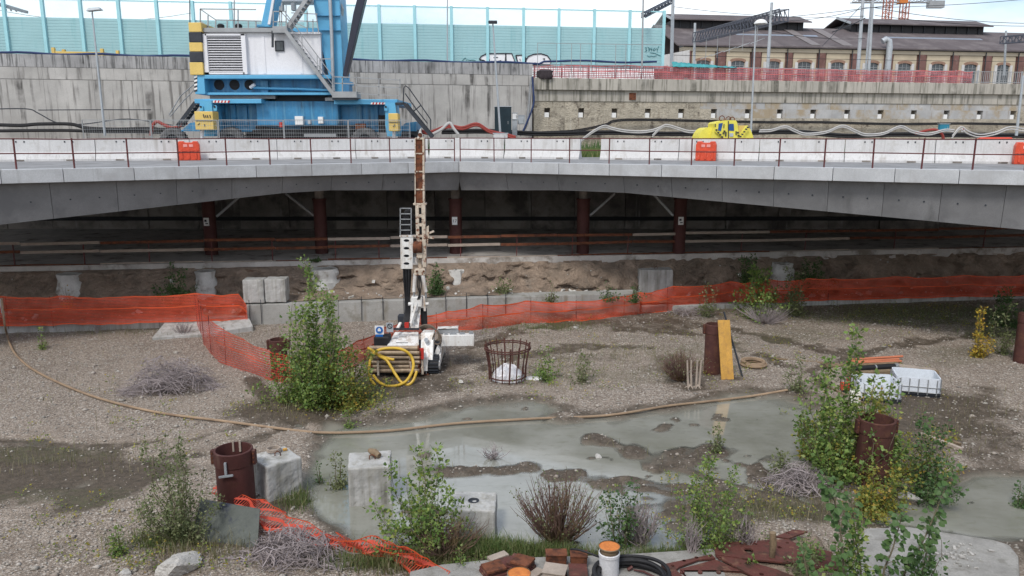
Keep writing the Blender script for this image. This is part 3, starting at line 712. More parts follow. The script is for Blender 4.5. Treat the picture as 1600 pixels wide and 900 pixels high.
bn = lattice_noise(bank[..., 0], bank[..., 1] + bank[..., 2] * 1.2, 0.8, 21) * 0.16 + lattice_noise(bank[..., 0], bank[..., 1] + bank[..., 2], 0.25, 22) * 0.14 + lattice_noise(bank[..., 0], bank[..., 2], 0.13, 23) * 0.08
fall = np.clip(1 - bvv, 0, 1)[:, None] * np.clip(bvv * 4, 0.15, 1)[:, None]
bank[..., 2] += bn * fall * 0.9; bank[..., 1] += bn * 1.6 * np.clip(bvv * 3, 0, 1)[:, None]
bank[..., 2] = np.minimum(bank[..., 2], 1.9)
ib = np.arange(NU * NV).reshape(NV, NU)
MT['bank'] = M('earth bank', (0.36, 0.275, 0.21), 0.97, var=0.35, scale=1.6, c2=(0.19, 0.15, 0.115), s2=1.1, t2=(0.5, 0.66), streak=(0.34, 0.29, 0.24), ss=1.5, bmp=1.0, bs=9, bd=0.2)
o = stuff_mesh('earth_bank', MT['bank'], bank.reshape(-1, 3), np.stack([ib[:-1, :-1], ib[:-1, 1:], ib[1:, 1:], ib[1:, :-1]], -1).reshape(-1, 4), smooth=True)
tag(o, kind='structure')
rub = MB(); rr_ = random.Random(5)
for k in range(420):
    i = rr_.randrange(120, 520); j = rr_.randrange(3, 17) if rr_.random() < .8 else rr_.randrange(3, 30)
    p = Vector(bank[j, i]); s_ = .03 + .16 * rr_.random() ** 3
    rub.box(p + V(rr_.uniform(-.1, .1), -.02, s_ * .2), (s_ * rr_.uniform(.8, 1.8), s_ * rr_.uniform(.7, 1.3), s_ * rr_.uniform(.5, 1)), rot=Euler((rr_.random() * 3, rr_.random() * 3, rr_.random() * 3)).to_matrix())
o = rub.build('bank_rubble', MT['lime']); tag(o, 'broken pale concrete rubble strewn over the earth bank', None, None, 'stuff')
def bank_z(x, y):
    d = np.hypot(bank[..., 0] - x, bank[..., 1] - y); return float(bank.reshape(-1, 3)[d.argmin(), 2])
# kerb walls
def kpt(px): 
    p = col(px, KA, KB, 0); return p
def kerb(name, label, cuts, h, mt='curb', th=.36):
    t = thing(name, label, 'kerb wall', kpt(cuts[0]))
    for a, b_ in zip(cuts[:-1], cuts[1:]):
        A, B = kpt(a), kpt(b_); e = (B - A).normalized() * 0.003
        MB().slab(A + e, B - e, -0.15, h + rng.uniform(-.012, .008), th).build('kerb_segment', MT[mt], t, bevel=0.02)
    return t
kerb('low_kerb_wall', 'low pale concrete kerb under the left run of orange netting', [-260, -90, 60, 152, 250, 384], 0.4, 'block')
kw = kerb('high_kerb_wall', 'waist high concrete kerb wall with rebar stubs behind the drilling rig', [386, 463, 530, 566, 600, 634, 665, 697, 730, 762, 830, 900, 1000], 0.88, 'curb', .85)
for px in (392, 410, 566, 599, 632, 664, 697, 729, 762, 790):
    p = kpt(px); MB().tube([(p.x, p.y - .05, 0.1), (p.x + .01, p.y - .05, 1.05 + .1 * rng.random())], 0.014, 5).build('rebar', MT['dark_metal'], kw)
kerb('thin_kerb_wall', 'thin pale concrete kerb under the right run of orange netting', [1004, 1120, 1250, 1380, 1500, 1620, 1800, 2000], 0.27, 'block')
# exposed pile heads in the bank
for px, py, r_, h_, lab in ((118, 447, .5, .95, 'pale concrete pile head bulging from the earth bank above the left netting'), (327, 447, .42, .95, 'pale concrete pile head beside the paired blocks on the bank'), (510, 442, .62, .85, 'broad broken pile head in the bank behind the bushy sapling by the rig'), (712, 425, .38, .6, 'small pale pile head in the bank just right of the drilling mast'), (1215, 432, .5, .6, 'dim pile head in the shaded bank behind the right hand saplings')):
    A, B = LA, LB; p = col(px, A, B, 1.4) - back(LA, LB) * 0.5
    mb = MB(); prof = []
    for k in range(9): prof.append((r_ * (1.25 - 0.35 * k / 8) * (0.93 + .14 * rng.random()), -0.6 + (h_ + .75) * k / 8))
    prof.append((0.01, h_ + .16)); mb.lathe((p.x, p.y, 0.9), prof, 18)
    mb.v = [(a + rng.uniform(-.05, .05), b_ + rng.uniform(-.05, .05), min(c + rng.uniform(-.03, .03), 1.84)) for a, b_, c in mb.v]
    o = mb.build('pile_head', MT['lime'], smooth=True); tag(o, lab, 'pile', 'concrete pile heads exposed in the earth bank')
# spoil heaps on the bank bench
# columns
for px, pl, lab in ((328, 1, 'oxide red steel column nearest the left under the deck with small plate'), (501, 0, 'oxide red steel column left of the drilling mast under the deck'), (712, 2, 'oxide red steel column right of the mast bearing a white number plate'), (911, 0, 'dim oxide red steel column fourth along under the deck'), (1062, 1, 'dark steel column farthest right under the deck with small plate')):
    q = atz(px, 397, 2.1); q = V(q.x, 35.6 if px != 328 else 35.2, 2.1); q.x = (px - 800) / F * (q.y * CP + (H - 3.3) * SP)
    t = thing('steel_column', lab, 'column', q, 'steel columns under the deck')
    MB().cyl(q, q + V(0, 0, 2.48), 0.29, n=28).build('shaft', MT['red_steel'], t, smooth=True)
    MB().cyl(q + V(0, 0, 2.48), q + V(0, 0, 2.56), 0.33, n=28).build('collar', MT['red_steel'], t)
    MB().cyl(q + V(0, 0, 2.56), q + V(0, 0, 3.7), 0.2, n=16).build('core', MT['dark_wall'], t)
    if pl:
        pp = MB().box(q + V(-.02, -.3, 1.55), (.24, .03, .36)).build('number_plate', MT['white_plate'], t)
        if pl == 2:
            cu = bpy.data.curves.new('number', 'FONT'); cu.body = '17'; cu.size = 0.2; cu.align_x = 'CENTER'; cu.extrude = 0.003
            tmp = bpy.data.objects.new('number', cu); COL.objects.link(tmp)
            bpy.context.view_layer.update()
            me = bpy.data.meshes.new_from_object(tmp); bpy.data.objects.remove(tmp)
            to = bpy.data.objects.new('number', me); COL.objects.link(to); to.parent = pp; to.rotation_euler = (R(90), 0, 0); to.location = (-.02, -.32, 1.48)
            me.materials.clear(); me.materials.append(MT['spray_black'])
        else:
            MB().box(q + V(-.05, -.318, 1.6), (.1, .006, .1)).box(q + V(.0, -.318, 1.47), (.12, .006, .05)).build('mark', MT['dark_metal'], pp)
    for (a, s) in {328: ((380, 1),), 501: ((447, -1),), 911: ((960, 1),), 1062: ((1020, -1),)}.get(px, ()):
        top = V((a - 800) / F * (36 * CP + 2.8 * SP), 36.0, 4.85)
        MB().bar(top, q + V(.3 * s, 0.1, 1.75), .1, .1).build('diagonal_strut', MT['grey_metal'], t)
# parapet of boards at the ledge edge
pr = thing('board_parapet', 'parapet of rust red and grey boards on posts along the ledge under the deck', 'guard rail', (LA.x, LA.y, 2.1))
cuts = [-330, -200, -80, 30, 155, 318, 430, 512, 610, 700, 783, 872, 990, 1063, 1205, 1330, 1470, 1620, 1800]
for k, zt in enumerate((3.05, 2.68, 2.13)):
    for i, (a, b_) in enumerate(zip(cuts[:-1], cuts[1:])):
        A, B = col(a, LA, LB, zt), col(b_ - 1, LA, LB, zt)
        A = A + back(LA, LB) * 0.12; B = B + back(LA, LB) * 0.12; dz_ = rng.uniform(-.03, .03)
        MB().bar(A + V(0, 0, dz_), B + V(0, 0, rng.uniform(-.03, .03)), 0.04, 0.12 if k < 2 else 0.06).build('board', MT['rust'] if (i * 7 + k * 3) % 5 in (0, 2, 3) else MT['pale_wood'], pr)
for px in (20, 130, 232, 330, 425, 524, 592, 720, 808, 895, 982, 1062, 1160, 1260, 1400, 1540):
    p = col(px, LA, LB, 2.1) + back(LA, LB) * 0.18
    MB().bar(p, p + V(.02, 0, 1.0), 0.04, 0.04).build('post', MT['rail_red'], pr)
# guard rails on the deck edge
def guard(label, posts, A, B):
    A1, B1 = off(A, B, 0.22); A1, B1 = dz(A1, ZD), dz(B1, ZD)
    t = thing('guard_rail', label, 'guard rail', col(posts[0], A1, B1, ZD))
    P = [col(px, A1, B1, 6.9) for px in posts]
    for p in P:
        lean = rng.uniform(-.012, .012)
        MB().bar((p.x, p.y, ZD), (p.x + lean, p.y, ZD + 1.0), 0.042, 0.042).build('post', MT['rail_red'], t)
    for z in (0.5, 0.97):
        MB().tube([(p.x, p.y - .03, ZD + z + rng.uniform(-.012, .012)) for p in P], 0.02, 6).build('rail', MT['rail_red'], t)
guard('rust red two bar guard rail along the left wing of the deck edge', [-330, -210, -80, 23, 114, 199, 278, 353, 421, 486, 548, 609, 664, 710], LE, C)
guard('rust red two bar guard rail along the right wing of the deck edge', [719, 772, 830, 890, 952, 1015, 1081, 1148, 1218, 1289, 1365, 1442, 1522, 1604, 1700, 1800], C, RE)
# precast barriers
BL, BC, BR = atz(0, 252.6, 6.37), atz(717, 246.8, 6.37), atz(1600, 256.3, 6.37)
def jersey(a, b_, label):
    A, B = (col(a, BL, BC, 6.8), col(b_, BL, BC, 6.8)) if b_ <= 717 else (col(a, BC, BR, 6.8), col(b_, BC, BR, 6.8))
    if a < 717 < b_: A = col(a, BL, BC, 6.8); B = col(b_, BC, BR, 6.8)
    d = (B - A).normalized(); A, B = A + d * .015, B - d * .015; n = back(A, B)
    prof = [(-.0, 0), (.0, .09), (.03, .14), (.17, .42), (.2, .97), (.215, 1.0), (.385, 1.0), (.4, .97), (.43, .42), (.57, .14), (.6, .09), (.6, 0)]
    P = [V(A.x, A.y, 6.37) + n * p + V(0, 0, z) for p, z in prof]
    t = thing('concrete_barrier', label, 'concrete barrier', (A + B) / 2 * 1.0 - V(0, 0, (A.z + B.z) / 2 - 6.37), 'white concrete barriers along the deck')
    MB().prism(P, B - A).build('barrier_body', MT['white_concrete'], t)
    mb = MB()
    for f in (.22, .3, .7, .78):
        q = A + (B - A) * f; q.z = 6.37 + .86; mb.box(q + n * .188, (.05, .03, .07), rz=math.atan2(d.y, d.x))
    mb.build('lifting_socket', MT['dark_metal'], t)
    for f in (.25, .75):
        q = A + (B - A) * f; q.z = 6.37 + .045; MB().box(q + n * (-.003), (.34, .04, .06), rz=math.atan2(d.y, d.x)).build('drain_slot', MT['dark_wall'], t)
ords = ['first', 'second', 'third', 'fourth', 'fifth', 'sixth', 'seventh', 'eighth', 'ninth']
lj = [905, 787, 670, 556, 433, 296, 148, -12, -180, -360]
for i in range(len(lj) - 1): jersey(lj[i + 1], lj[i], 'white concrete barrier, %s to the left of the grassy gap' % ords[i])
rj = [937, 1060, 1186, 1320, 1462, 1606, 1760, 1920]
for i in range(len(rj) - 1): jersey(rj[i], rj[i + 1], 'white concrete barrier, %s to the right of the grassy gap' % ords[i])
# low dark mound and grass seen through the gap
def plastic_barrier(px, w_, label):
    p = col(px, BL, BC, 6.8) if px < 717 else col(px, BC, BR, 6.8)
    A, B = (BL, BC) if px < 717 else (BC, BR)
    n = back(A, B); d = (B - A).normalized(); ang = math.atan2(d.y, d.x)
    q = V(p.x, p.y, 6.37) - n * .42
    t = thing('plastic_road_barrier', label, 'road barrier', q, 'orange red plastic barriers in front of the concrete ones')
    prof = [(0, -.5), (0, .5), (.72, .5), (.88, .42), (.88, .22), (.82, .18), (.82, -.18), (.88, -.22), (.88, -.42), (.72, -.5)]
    def pt(z, x, y): return q + d * x * w_ + n * y + V(0, 0, z)
    lay = [(0, .22), (.07, .22), (.12, .17), (.42, .13), (.46, .15), (.5, .13), (.74, .1), (.88, .09)]
    mb = MB()
    P = [pt(z, x, -.2) for z, x in prof]; mb.prism(P, n * .4)
    mb.build('body', MT['orange_plastic'], t, bevel=0.03)
    for x in (-.32, 0, .32): MB().box(pt(.3, x, -.21), (.1 * w_, .05, .46), rz=ang).build('rib', MT['orange_plastic'], t, bevel=.012)
    MB().box(pt(.46, 0, -.21), (.86 * w_, .06, .06), rz=ang).build('band', MT['orange_plastic'], t)
    mb = MB()
    for x in (-.13, .13): mb.box(pt(.68, x, -.205), (.18 * w_, .02, .12), rz=ang)
    mb.build('pale_patch', M('faded plastic patch', (.72, .3, .27), .5, bmp=0), t)
plastic_barrier(297, .95, 'orange red plastic road barrier on the deck below the crane')
plastic_barrier(1105, .9, 'orange red plastic road barrier on the deck below the yellow bucket')
plastic_barrier(1600, .9, 'orange red plastic road barrier cut by the right edge of the view')
# ================================================================== RETAINING WALLS BEHIND THE DECK
WA, WC = aty(0, 90, 49.6), aty(832, 100, 56.7); WA.z = WC.z = 6.3
dW = (WA - WC) / (WC - WA).length
WA0 = WC + dW * 75
ZW = 12.5
lw = thing('concrete_retaining_wall', 'tall stained grey concrete retaining wall behind the blue crane', 'retaining wall', V(WA.x, WA.y, 6.3))
Lw = (WC - WA0).length; nseg = 26
for i in range(nseg):
    A = WC + dW * (Lw * i / nseg); B = WC + dW * (Lw * (i + 1) / nseg)
    a, b_ = (B, A); e = (b_ - a).normalized() * .006
    MB().slab(a + e, b_ - e, 6.3, 10.98, 0.6).build('wall_panel', MT['old_concrete'], lw)
    MB().slab(a + e - back(a, b_) * .02, b_ - e - back(a, b_) * .02, 11.0, 11.72, 0.6).build('wall_panel', MT['old_concrete'], lw)
    MB().slab(a + e - back(a, b_) * .035, b_ - e - back(a, b_) * .035, 11.735, ZW, 0.65).build('coping_panel', MT['wall_top'], lw)
# right hand wall: capping beam above rough shotcrete with anchor niches
RA, RB = V(WC.x, WC.y, 6.3), aty(1600, 132, 63.7); RB.z = 6.3
dR = (RB - RA); RB0 = RA + dR * 1.6
rw = thing('anchored_retaining_wall', 'rough ochre retaining wall with a row of anchor niches under a concrete capping beam', 'retaining wall', RA)
zs_c = (10.72, 11.55)
def rcol(px, z): return dz(col(px, RA, RB0, z), 6.3)
caps = [834, 920, 1040, 1130, 1230, 1342, 1435, 1560, 1680, 1850, 2100]
for a, b_ in zip(caps[:-1], caps[1:]):
    A, B = rcol(a, 11), rcol(b_, 11); e = (B - A).normalized() * .008; n = back(A, B)
    MB().slab(A + e - n * .28, B - e - n * .28, *zs_c, 1.2).build('capping_beam', MT['cap'], rw, bevel=.02)
    MB().slab(A + e - n * .06, B - e - n * .06, 9.95, 10.715, .8).build('waling_band', MT['cap'], rw)
nich = [855, 908, 960, 1012, 1064, 1115, 1168, 1218, 1270, 1323, 1375, 1427, 1478, 1530, 1582, 1634, 1690, 1745, 1800]
hw = 4.6
zn0, zn1 = 8.8, 9.46
ed = [834]
for p in nich: ed += [p - hw, p + hw]
ed.append(2100)
for i in range(0, len(ed) - 1, 2):           # panels between niches
    A, B = rcol(ed[i], 8.7), rcol(ed[i + 1], 8.7)
    m_ = MT['plaster'] if 1092 < ed[i] < 1560 else MT['stone']
    MB().slab(A, B, zn0 - .001, zn1 + .001, .5).build('wall_panel', m_, rw)
vb = [834, 882, 1040, 1093, 1142, 1194, 1245, 1296, 1349, 1401, 1452, 1504, 1556, 1650, 1800, 2100]
for a, b_ in zip(vb[:-1], vb[1:]):
    A, B = rcol(a, 8.7), rcol(b_, 8.7); e = (B - A).normalized() * .01
    m_ = MT['plaster'] if 1092 < a < 1560 else MT['stone']
    MB().slab(A + e, B - e, zn1, 9.945, .5).build('wall_panel', m_, rw)
    MB().slab(A + e, B - e, 7.75, zn0, .5).build('wall_panel', MT['stone'], rw)
    MB().slab(A - back(A, B) * .04, B - back(A, B) * .04, 6.3, 7.74, .6).build('wall_panel', MT['stone'], rw)
A, B = rcol(834, 8.7), rcol(2100, 8.7); n = back(A, B)
MB().slab(A + n * .5, B + n * .5, 6.3, 11, .4).build('wall_core', MT['dark_wall'], rw)
for p in nich:
    q = rcol(p, 8.7); MB().box(q + n * .2 + V(-.03, -.06, 2.68), (.38, .12, .34), rz=math.atan2(dR.y, dR.x) ).build('anchor_plate', MT['white_plate'], rw)
q = rcol(988, 10.3); MB().box(q + V(0, -.06 , 4.02), (.5, .12, .5)).build('anchor_hole', MT['rust'], rw)
q = rcol(1505, 8.3); o = MB().box(V(q.x, q.y - .06, 7.95), (.28, .04, .34)).build('small_sign', MT['white_plate']); tag(o, 'tiny white and red sign fixed low on the plastered wall near the blue box', 'sign')
MB().box(V(q.x, q.y - .085, 7.95), (.12, .02, .2)).build('red_mark', MT['red_paint'], o)
# railway level ground above the walls
o = MB().add([(-70, 50.6, 12.42), (RA.x, 57.4, 12.42), (RA.x, 140, 12.42), (-70, 140, 12.42)], [(0, 1, 2, 3)]).add([(RA.x, 57.9, 11.5), (RB0.x, RB0.y + 1.2, 11.5), (RB0.x + 40, 140, 11.5), (RA.x, 140, 11.5)], [(0, 1, 2, 3)]).build('railway_ground', MT['soil_upper'], fix=False); tag(o, kind='structure')
o = MB().add([(-3000, 139, 11.4), (3000, 139, 11.4), (3000, 4000, 11.4), (-3000, 4000, 11.4)], [(0, 1, 2, 3)]).build('distant_ground', MT['soil_upper'], fix=False); tag(o, kind='structure')

# ------------------------------------------------------------------ noise barrier
NA, NC_ = aty(0, 90, 53.6), aty(1036, 100, 59.4); NA.z = NC_.z = 12.4
dN = NA - NC_
NA0 = NC_ + dN * 1.4
MT['glass'] = M('clear pane', (.8, .9, .92), .1, bmp=0)
nb = thing('noise_barrier', 'long teal noise barrier with clear top panes standing above the concrete walls', 'noise barrier', NC_)
posts = [-330, -272, -216, -160, -103, -46, 12, 72, 131, 190, 249, 305, 364, 422, 480, 537, 594, 649, 706, 762, 818, 873, 928, 983, 1036]
for px in posts:
    p = dz(col(px, NA0, NC_, 14), 12.4); MB().box(p + V(0, -.04, 2.06), (.2, .2, 4.12)).build('post', MT['teal_post'], nb)
for i, (a, b_) in enumerate(zip(posts[:-1], posts[1:])):
    A, B = dz(col(a, NA0, NC_, 14), 0), dz(col(b_, NA0, NC_, 14), 0); d = (B - A).normalized(); A, B = A + d * .1, B - d * .1
    n = back(A, B); P = []
    zz = 12.4
    front = []
    while zz < 15.28:                 # ribbed cassette profile
        front += [(0, zz), (0, zz + .15), (.014, zz + .165), (.014, zz + .18)]; zz += .192
    poly = [A + n * x + V(0, 0, z) for x, z in front] + [A + n * .12 + V(0, 0, 15.3), A + n * .12 + V(0, 0, 12.4)]
    MB().prism(poly, B - A).build('cassette_panel', MT['teal'], nb)
    MB().slab(A + n * .03, B + n * .03, 15.31, 16.4, .015).build('glass_pane', MT['glass'], nb)
    MB().bar(A + V(0, 0, 16.44), B + V(0, 0, 16.44), .06, .08).build('top_rail', MT['teal_post'], nb)
gm = MT['glass']; nt = gm.node_tree
tr = nt.nodes.new('ShaderNodeBsdfTransparent'); tr.inputs[0].default_value = (.93, .98, .99, 1); mx = nt.nodes.new('ShaderNodeMixShader'); mx.inputs[0].default_value = .9
lk(nt, nt.nodes['Principled BSDF'].outputs[0], mx.inputs[1]); lk(nt, tr.outputs[0], mx.inputs[2]); lk(nt, mx.outputs[0], nt.nodes['Material Output'].inputs['Surface'])
# graffiti painted on the panels (flat paint films just proud of the ribs)
nN = back(NA0, NC_)
def nap(px, py, k=.012): 
    p = atl(px, py, NA0, NC_); return p - nN * k
def paint_fill(pts, k): return [nap(x, y, k) for x, y in pts]
gr = thing('graffiti_piece', 'white bubble letter graffiti with black outlines on the teal barrier', 'graffiti', nap(805, 100, .01))
shapes = [[(749, 93), (752, 88), (760, 84), (790, 83.6), (789, 97), (760, 97), (756, 94.5)], [(790, 83.6), (799.5, 83.6), (805, 98), (791, 97.5)], [(806, 86.5), (818, 86), (821, 91), (820, 98), (809, 98)], [(822, 93), (826, 88), (834, 84.8), (845, 84), (855, 87), (860, 94), (860, 101), (822, 99.5)]]
for sh in shapes:
    P = paint_fill(sh, .02); MB().prism(P, nN * .008).build('letter_fill', MT['spray_white'], gr)
    Q = paint_fill(sh + [sh[0]], .03); MB().tube(Q, .05, 4).build('letter_outline', MT['spray_black'], gr)
mb = MB()
for a in ([(764, 92), (765.5, 97)], [(778, 95.5), (783, 94.5), (781, 97)], [(771, 90), (778, 89.5)], [(812, 92), (813, 95)], [(848, 92), (851, 91.5), (850, 94)], [(835, 98), (843, 99.5)]): mb.tube(paint_fill(a, .03), .035, 4)
mb.build('inner_stroke', MT['spray_black'], gr)
mb = MB()
for a in ([(1007.5, 75), (1009.5, 74), (1010, 76.5), (1008.5, 77.5), (1010.5, 79), (1009, 81), (1007.5, 80)], [(1012, 74), (1014, 75), (1013.5, 80)], [(1014, 80), (1015.5, 75), (1017.5, 77.5), (1018.5, 74.5), (1018, 80)], [(1021.5, 75.5), (1020, 78), (1021.5, 79.5), (1024, 77.5), (1022.5, 75)], [(1025.5, 75.5), (1027, 77.5), (1029.5, 72)], [(1027, 77.5), (1027, 81)], [(1016, 82.5), (1024, 83.5), (1032, 87.5)], [(1011, 87), (1014, 88.5), (1018, 87.5), (1021, 88.5), (1026, 87)]): mb.tube(paint_fill(a, .02), .022, 4)
o = mb.build('graffiti_tag', MT['spray_teal']); tag(o, 'thin dark teal scrawled tag near the right end of the teal barrier', 'graffiti')
mb = MB()
for a in ([(722, 95), (727, 90), (729, 94.5)], [(730, 93), (734, 94), (738, 93.5), (743, 94.5)]): mb.tube(paint_fill(a, .02), .025, 4)
o = mb.build('graffiti_scrawl', MT['spray_teal']); tag(o, 'small faint scrawl on the teal barrier left of the bubble letters', 'graffiti')

# ------------------------------------------------------------------ wall-top cable, yellow frame
def wtop(px, py, back_=0.25): 
    A, B = off(WA0, WC, back_); return atl(px, py, A, B)
mb = MB(); P = []
for px in range(-60, 850, 22):
    p = col(px, *off(WA0, WC, .15), ZW + .05); P.append(V(p.x, p.y, ZW + .07 + .05 * math.sin(px * .05)))
for px in range(850, 1045, 22):
    p = col(px, NA0 - nN * 1.2, NC_ - nN * 1.2, ZW + .05); P.append(V(p.x, p.y, ZW + .25 + .05 * math.sin(px * .05)))
o = mb.tube(P, .075, 6).build('navy_cable', MT['navy_cable'], smooth=True); tag(o, 'thick navy cable lying along the top of the concrete wall', 'cable')
t = thing('yellow_steel_frame', 'yellow steel frame lying on the wall top in front of the teal barrier', 'steel frame', wtop(132, 82, 1.0))
A_, B_ = wtop(84, 82, .9), wtop(160, 83, .9); C_, D_ = wtop(184, 82, 1.9), wtop(100, 81, 1.9)
for p, q in ((A_, B_), (B_, C_), (C_, D_), (D_, A_)):
    p, q = dz(p, 12.66), dz(q, 12.66); MB().bar(p, q, .12, .26).build('beam', MT['yellow'], t)
for p in (A_, B_, C_, D_): MB().box(dz(p, 12.76), (.18, .18, .5)).build('corner_block', MT['yellow'], t)

# ------------------------------------------------------------------ upper railing with red net
FA, FB = off(RA, RB0, .25); FA = FA + (FB - FA).normalized() * .2
ur = thing('upper_railing', 'grey bar railing along the top of the anchored retaining wall', 'railing', FA)
mb = MB(); L_ = (FB - FA).length; dF = (FB - FA).normalized()
for i in range(int(min(L_, 52) / .17)):
    p = FA + dF * (i * .17); mb.box((p.x, p.y, 12.07), (.03, .03, .9))
tag(mb.build('bars', MT['grey_metal'], ur), kind='stuff')
for z in (11.68, 12.5): MB().bar(dz(FA, z), dz(FB, z), .05, .05).build('rail', MT['grey_metal'], ur)
for i in range(0, 52, 2):
    p = FA + dF * i; MB().box((p.x, p.y, 12.05), (.07, .07, 1.06)).build('post', MT['grey_metal'], ur)
def net(name, label, cat, path, mat, wr=.05, nv=7, sag=.06, posts=None, pm='rail_red', group=None, lean=0, seg=.14, bandv=(0, .5, 1)):
    """path: list of (base point, top z); a hanging sheet of net with wrinkles, UV in metres"""
    P = [Vector(p) for p, _ in path]; T = [t_ for _, t_ in path]
    cum = [0]
    for a, b_ in zip(P[:-1], P[1:]): cum.append(cum[-1] + (b_ - a).length)
    n = max(4, int(cum[-1] / seg)); vs, uvs, band = [], [], []; sd = rng.randint(0, 9999)
    us = np.linspace(0, cum[-1], n + 1)
    nA = lattice_noise(us, us * 0 + sd * .37, .9, 31); nB = lattice_noise(us, us * 0 + sd * .37 + 50, .35, 32)
    for i, u in enumerate(us):
        k = min(max(np.searchsorted(cum, u) - 1, 0), len(P) - 2); f = (u - cum[k]) / max(cum[k + 1] - cum[k], 1e-6)
        p = P[k].lerp(P[k + 1], f); zt = T[k] + (T[k + 1] - T[k]) * f - sag * 4 * f * (1 - f) + .03 * nB[i]
        d = P[k + 1] - P[k]; nn = Vector((-d.y, d.x, 0)).normalized()
        for j in range(nv + 1):
            q = j / nv; wv = wr * (nA[i] * math.sin(q * 5 + nA[i] * 2) + .7 * nB[i] * math.cos(q * 8 + i * .2)) + lean * q
            z = p.z + (zt - p.z) * q + (.03 * nB[i] if j == 0 else 0)
            vs.append((p.x + nn.x * wv, p.y + nn.y * wv, z)); uvs.append((u, z - p.z)); band.append(1.0 if any(abs(q - b_) < .001 for b_ in bandv) else 0.0)
    fs = np.array([(i * (nv + 1) + j, (i + 1) * (nv + 1) + j, (i + 1) * (nv + 1) + j + 1, i * (nv + 1) + j + 1) for i in range(n) for j in range(nv)])
    t = thing(name, label, cat, P[0], group)
    o = stuff_mesh('netting', mat, vs, fs, t)
    ul = o.data.uv_layers.new(name='UVMap'); lp = np.zeros(len(o.data.loops), int); o.data.loops.foreach_get('vertex_index', lp)
    ul.data.foreach_set('uv', np.array(uvs, dtype=np.float32)[lp].ravel())
    # tension strips woven into the net
    for b_ in bandv:
        j = int(round(b_ * nv)); MBs = MB()
        for i in range(n):
            a, c = Vector(vs[i * (nv + 1) + j]), Vector(vs[(i + 1) * (nv + 1) + j]); h_ = .022 if 'open' not in mat.name else .01
            MBs.add([a + V(0, -.006, -h_), c + V(0, -.006, -h_), c + V(0, -.006, h_), a + V(0, -.006, h_)], [(0, 1, 2, 3)])
        s_ = MBs.build('tension_strip', MT['orange_strip'] if mat.name != 'faded red net' else MT['red_strip'], t, fix=False)
    if posts:
        for u in posts:
            k = min(max(np.searchsorted(cum, u) - 1, 0), len(P) - 2); f = (u - cum[k]) / max(cum[k + 1] - cum[k], 1e-6)
            p = P[k].lerp(P[k + 1], f); zt = T[k] + (T[k + 1] - T[k]) * f
            MB().tube([(p.x, p.y + .03, p.z - .12), (p.x + rng.uniform(-.03, .03), p.y + .03, zt + .02)], .012, 5).build('post', MT[pm], t)
    return t, cum[-1]
MT['orange_strip'] = M('net tension strip', (.66, .1, .035), .5, var=.1, bmp=0); MT['red_strip'] = M('faded net strip', (.66, .15, .15), .5, bmp=0)
def fr(px, z): return dz(col(px, FA - back(FA, FB) * .1, FB - back(FA, FB) * .1, 12), z)
net('red_plastic_net', 'faded red plastic net tied along the grey railing above the ochre wall', 'plastic net', [(fr(px, 11.56), 12.5 + rng.uniform(-.08, .04)) for px in (832, 900, 980, 1040, 1062, 1150, 1230, 1300, 1380, 1440, 1500, 1519)], MT['red_net'], wr=.1, seg=.25)
mb = MB(); q = fr(851, 11.9)
mb.lathe(q + V(0, -.25, -.2), [(.05, -.25), (.45, -.22), (.6, -.05), (.55, .15), (.62, .3), (.3, .38), (.02, .4)], 14)
mb.v = [(a + rng.uniform(-.06, .06), q.y - .3 + (b_ - q.y) * .45, c + rng.uniform(-.04, .04)) for a, b_, c in mb.v]
o = mb.build('tarp_bundle', MT['bundle'], smooth=True); tag(o, 'dark crumpled tarp bundle hanging at the left end of the red net', 'tarp')
vs = []; N_ = 40
for i in range(N_ + 1):
    px = 1050 + 100 * i / N_
    for j in range(5):
        p = fr(px, 12.45 + .4 * (1 - j / 4) * (1 - i / N_ * .75) + rng.uniform(-.04, .04)); vs.append(p + V(0, -.2 + .5 * (1 - j / 4), 0))
mb = MB().add(vs, [(i * 5 + j, i * 5 + 5 + j, i * 5 + 6 + j, i * 5 + 1 + j) for i in range(N_) for j in range(4)])
o = mb.build('teal_tarpaulin', MT['teal_tarp'], smooth=True); tag(o, 'crumpled teal tarpaulin draped over the railing in front of the warehouse', 'tarp')
so_ = o.modifiers.new('thick', 'SOLIDIFY'); so_.thickness = .02
# grey temporary rail in front of the barrier
t = thing('thin_railing', 'thin grey railing in front of the right part of the teal barrier', 'railing', nap(840, 104, 1.3))
for a, b_ in zip((840, 870, 893, 907, 924, 962, 978, 1003), (870, 893, 907, 924, 962, 978, 1003, 1034)):
    p, q = col(a, NA0 - nN * 1.3, NC_ - nN * 1.3, 13.4), col(b_, NA0 - nN * 1.3, NC_ - nN * 1.3, 13.4)
    MB().bar(dz(p, 12.0), dz(p, 13.95), .04, .04).build('post', MT['grey_metal'], t); MB().bar(dz(p, 13.95), dz(q, 13.95), .035, .035).build('rail', MT['grey_metal'], t)

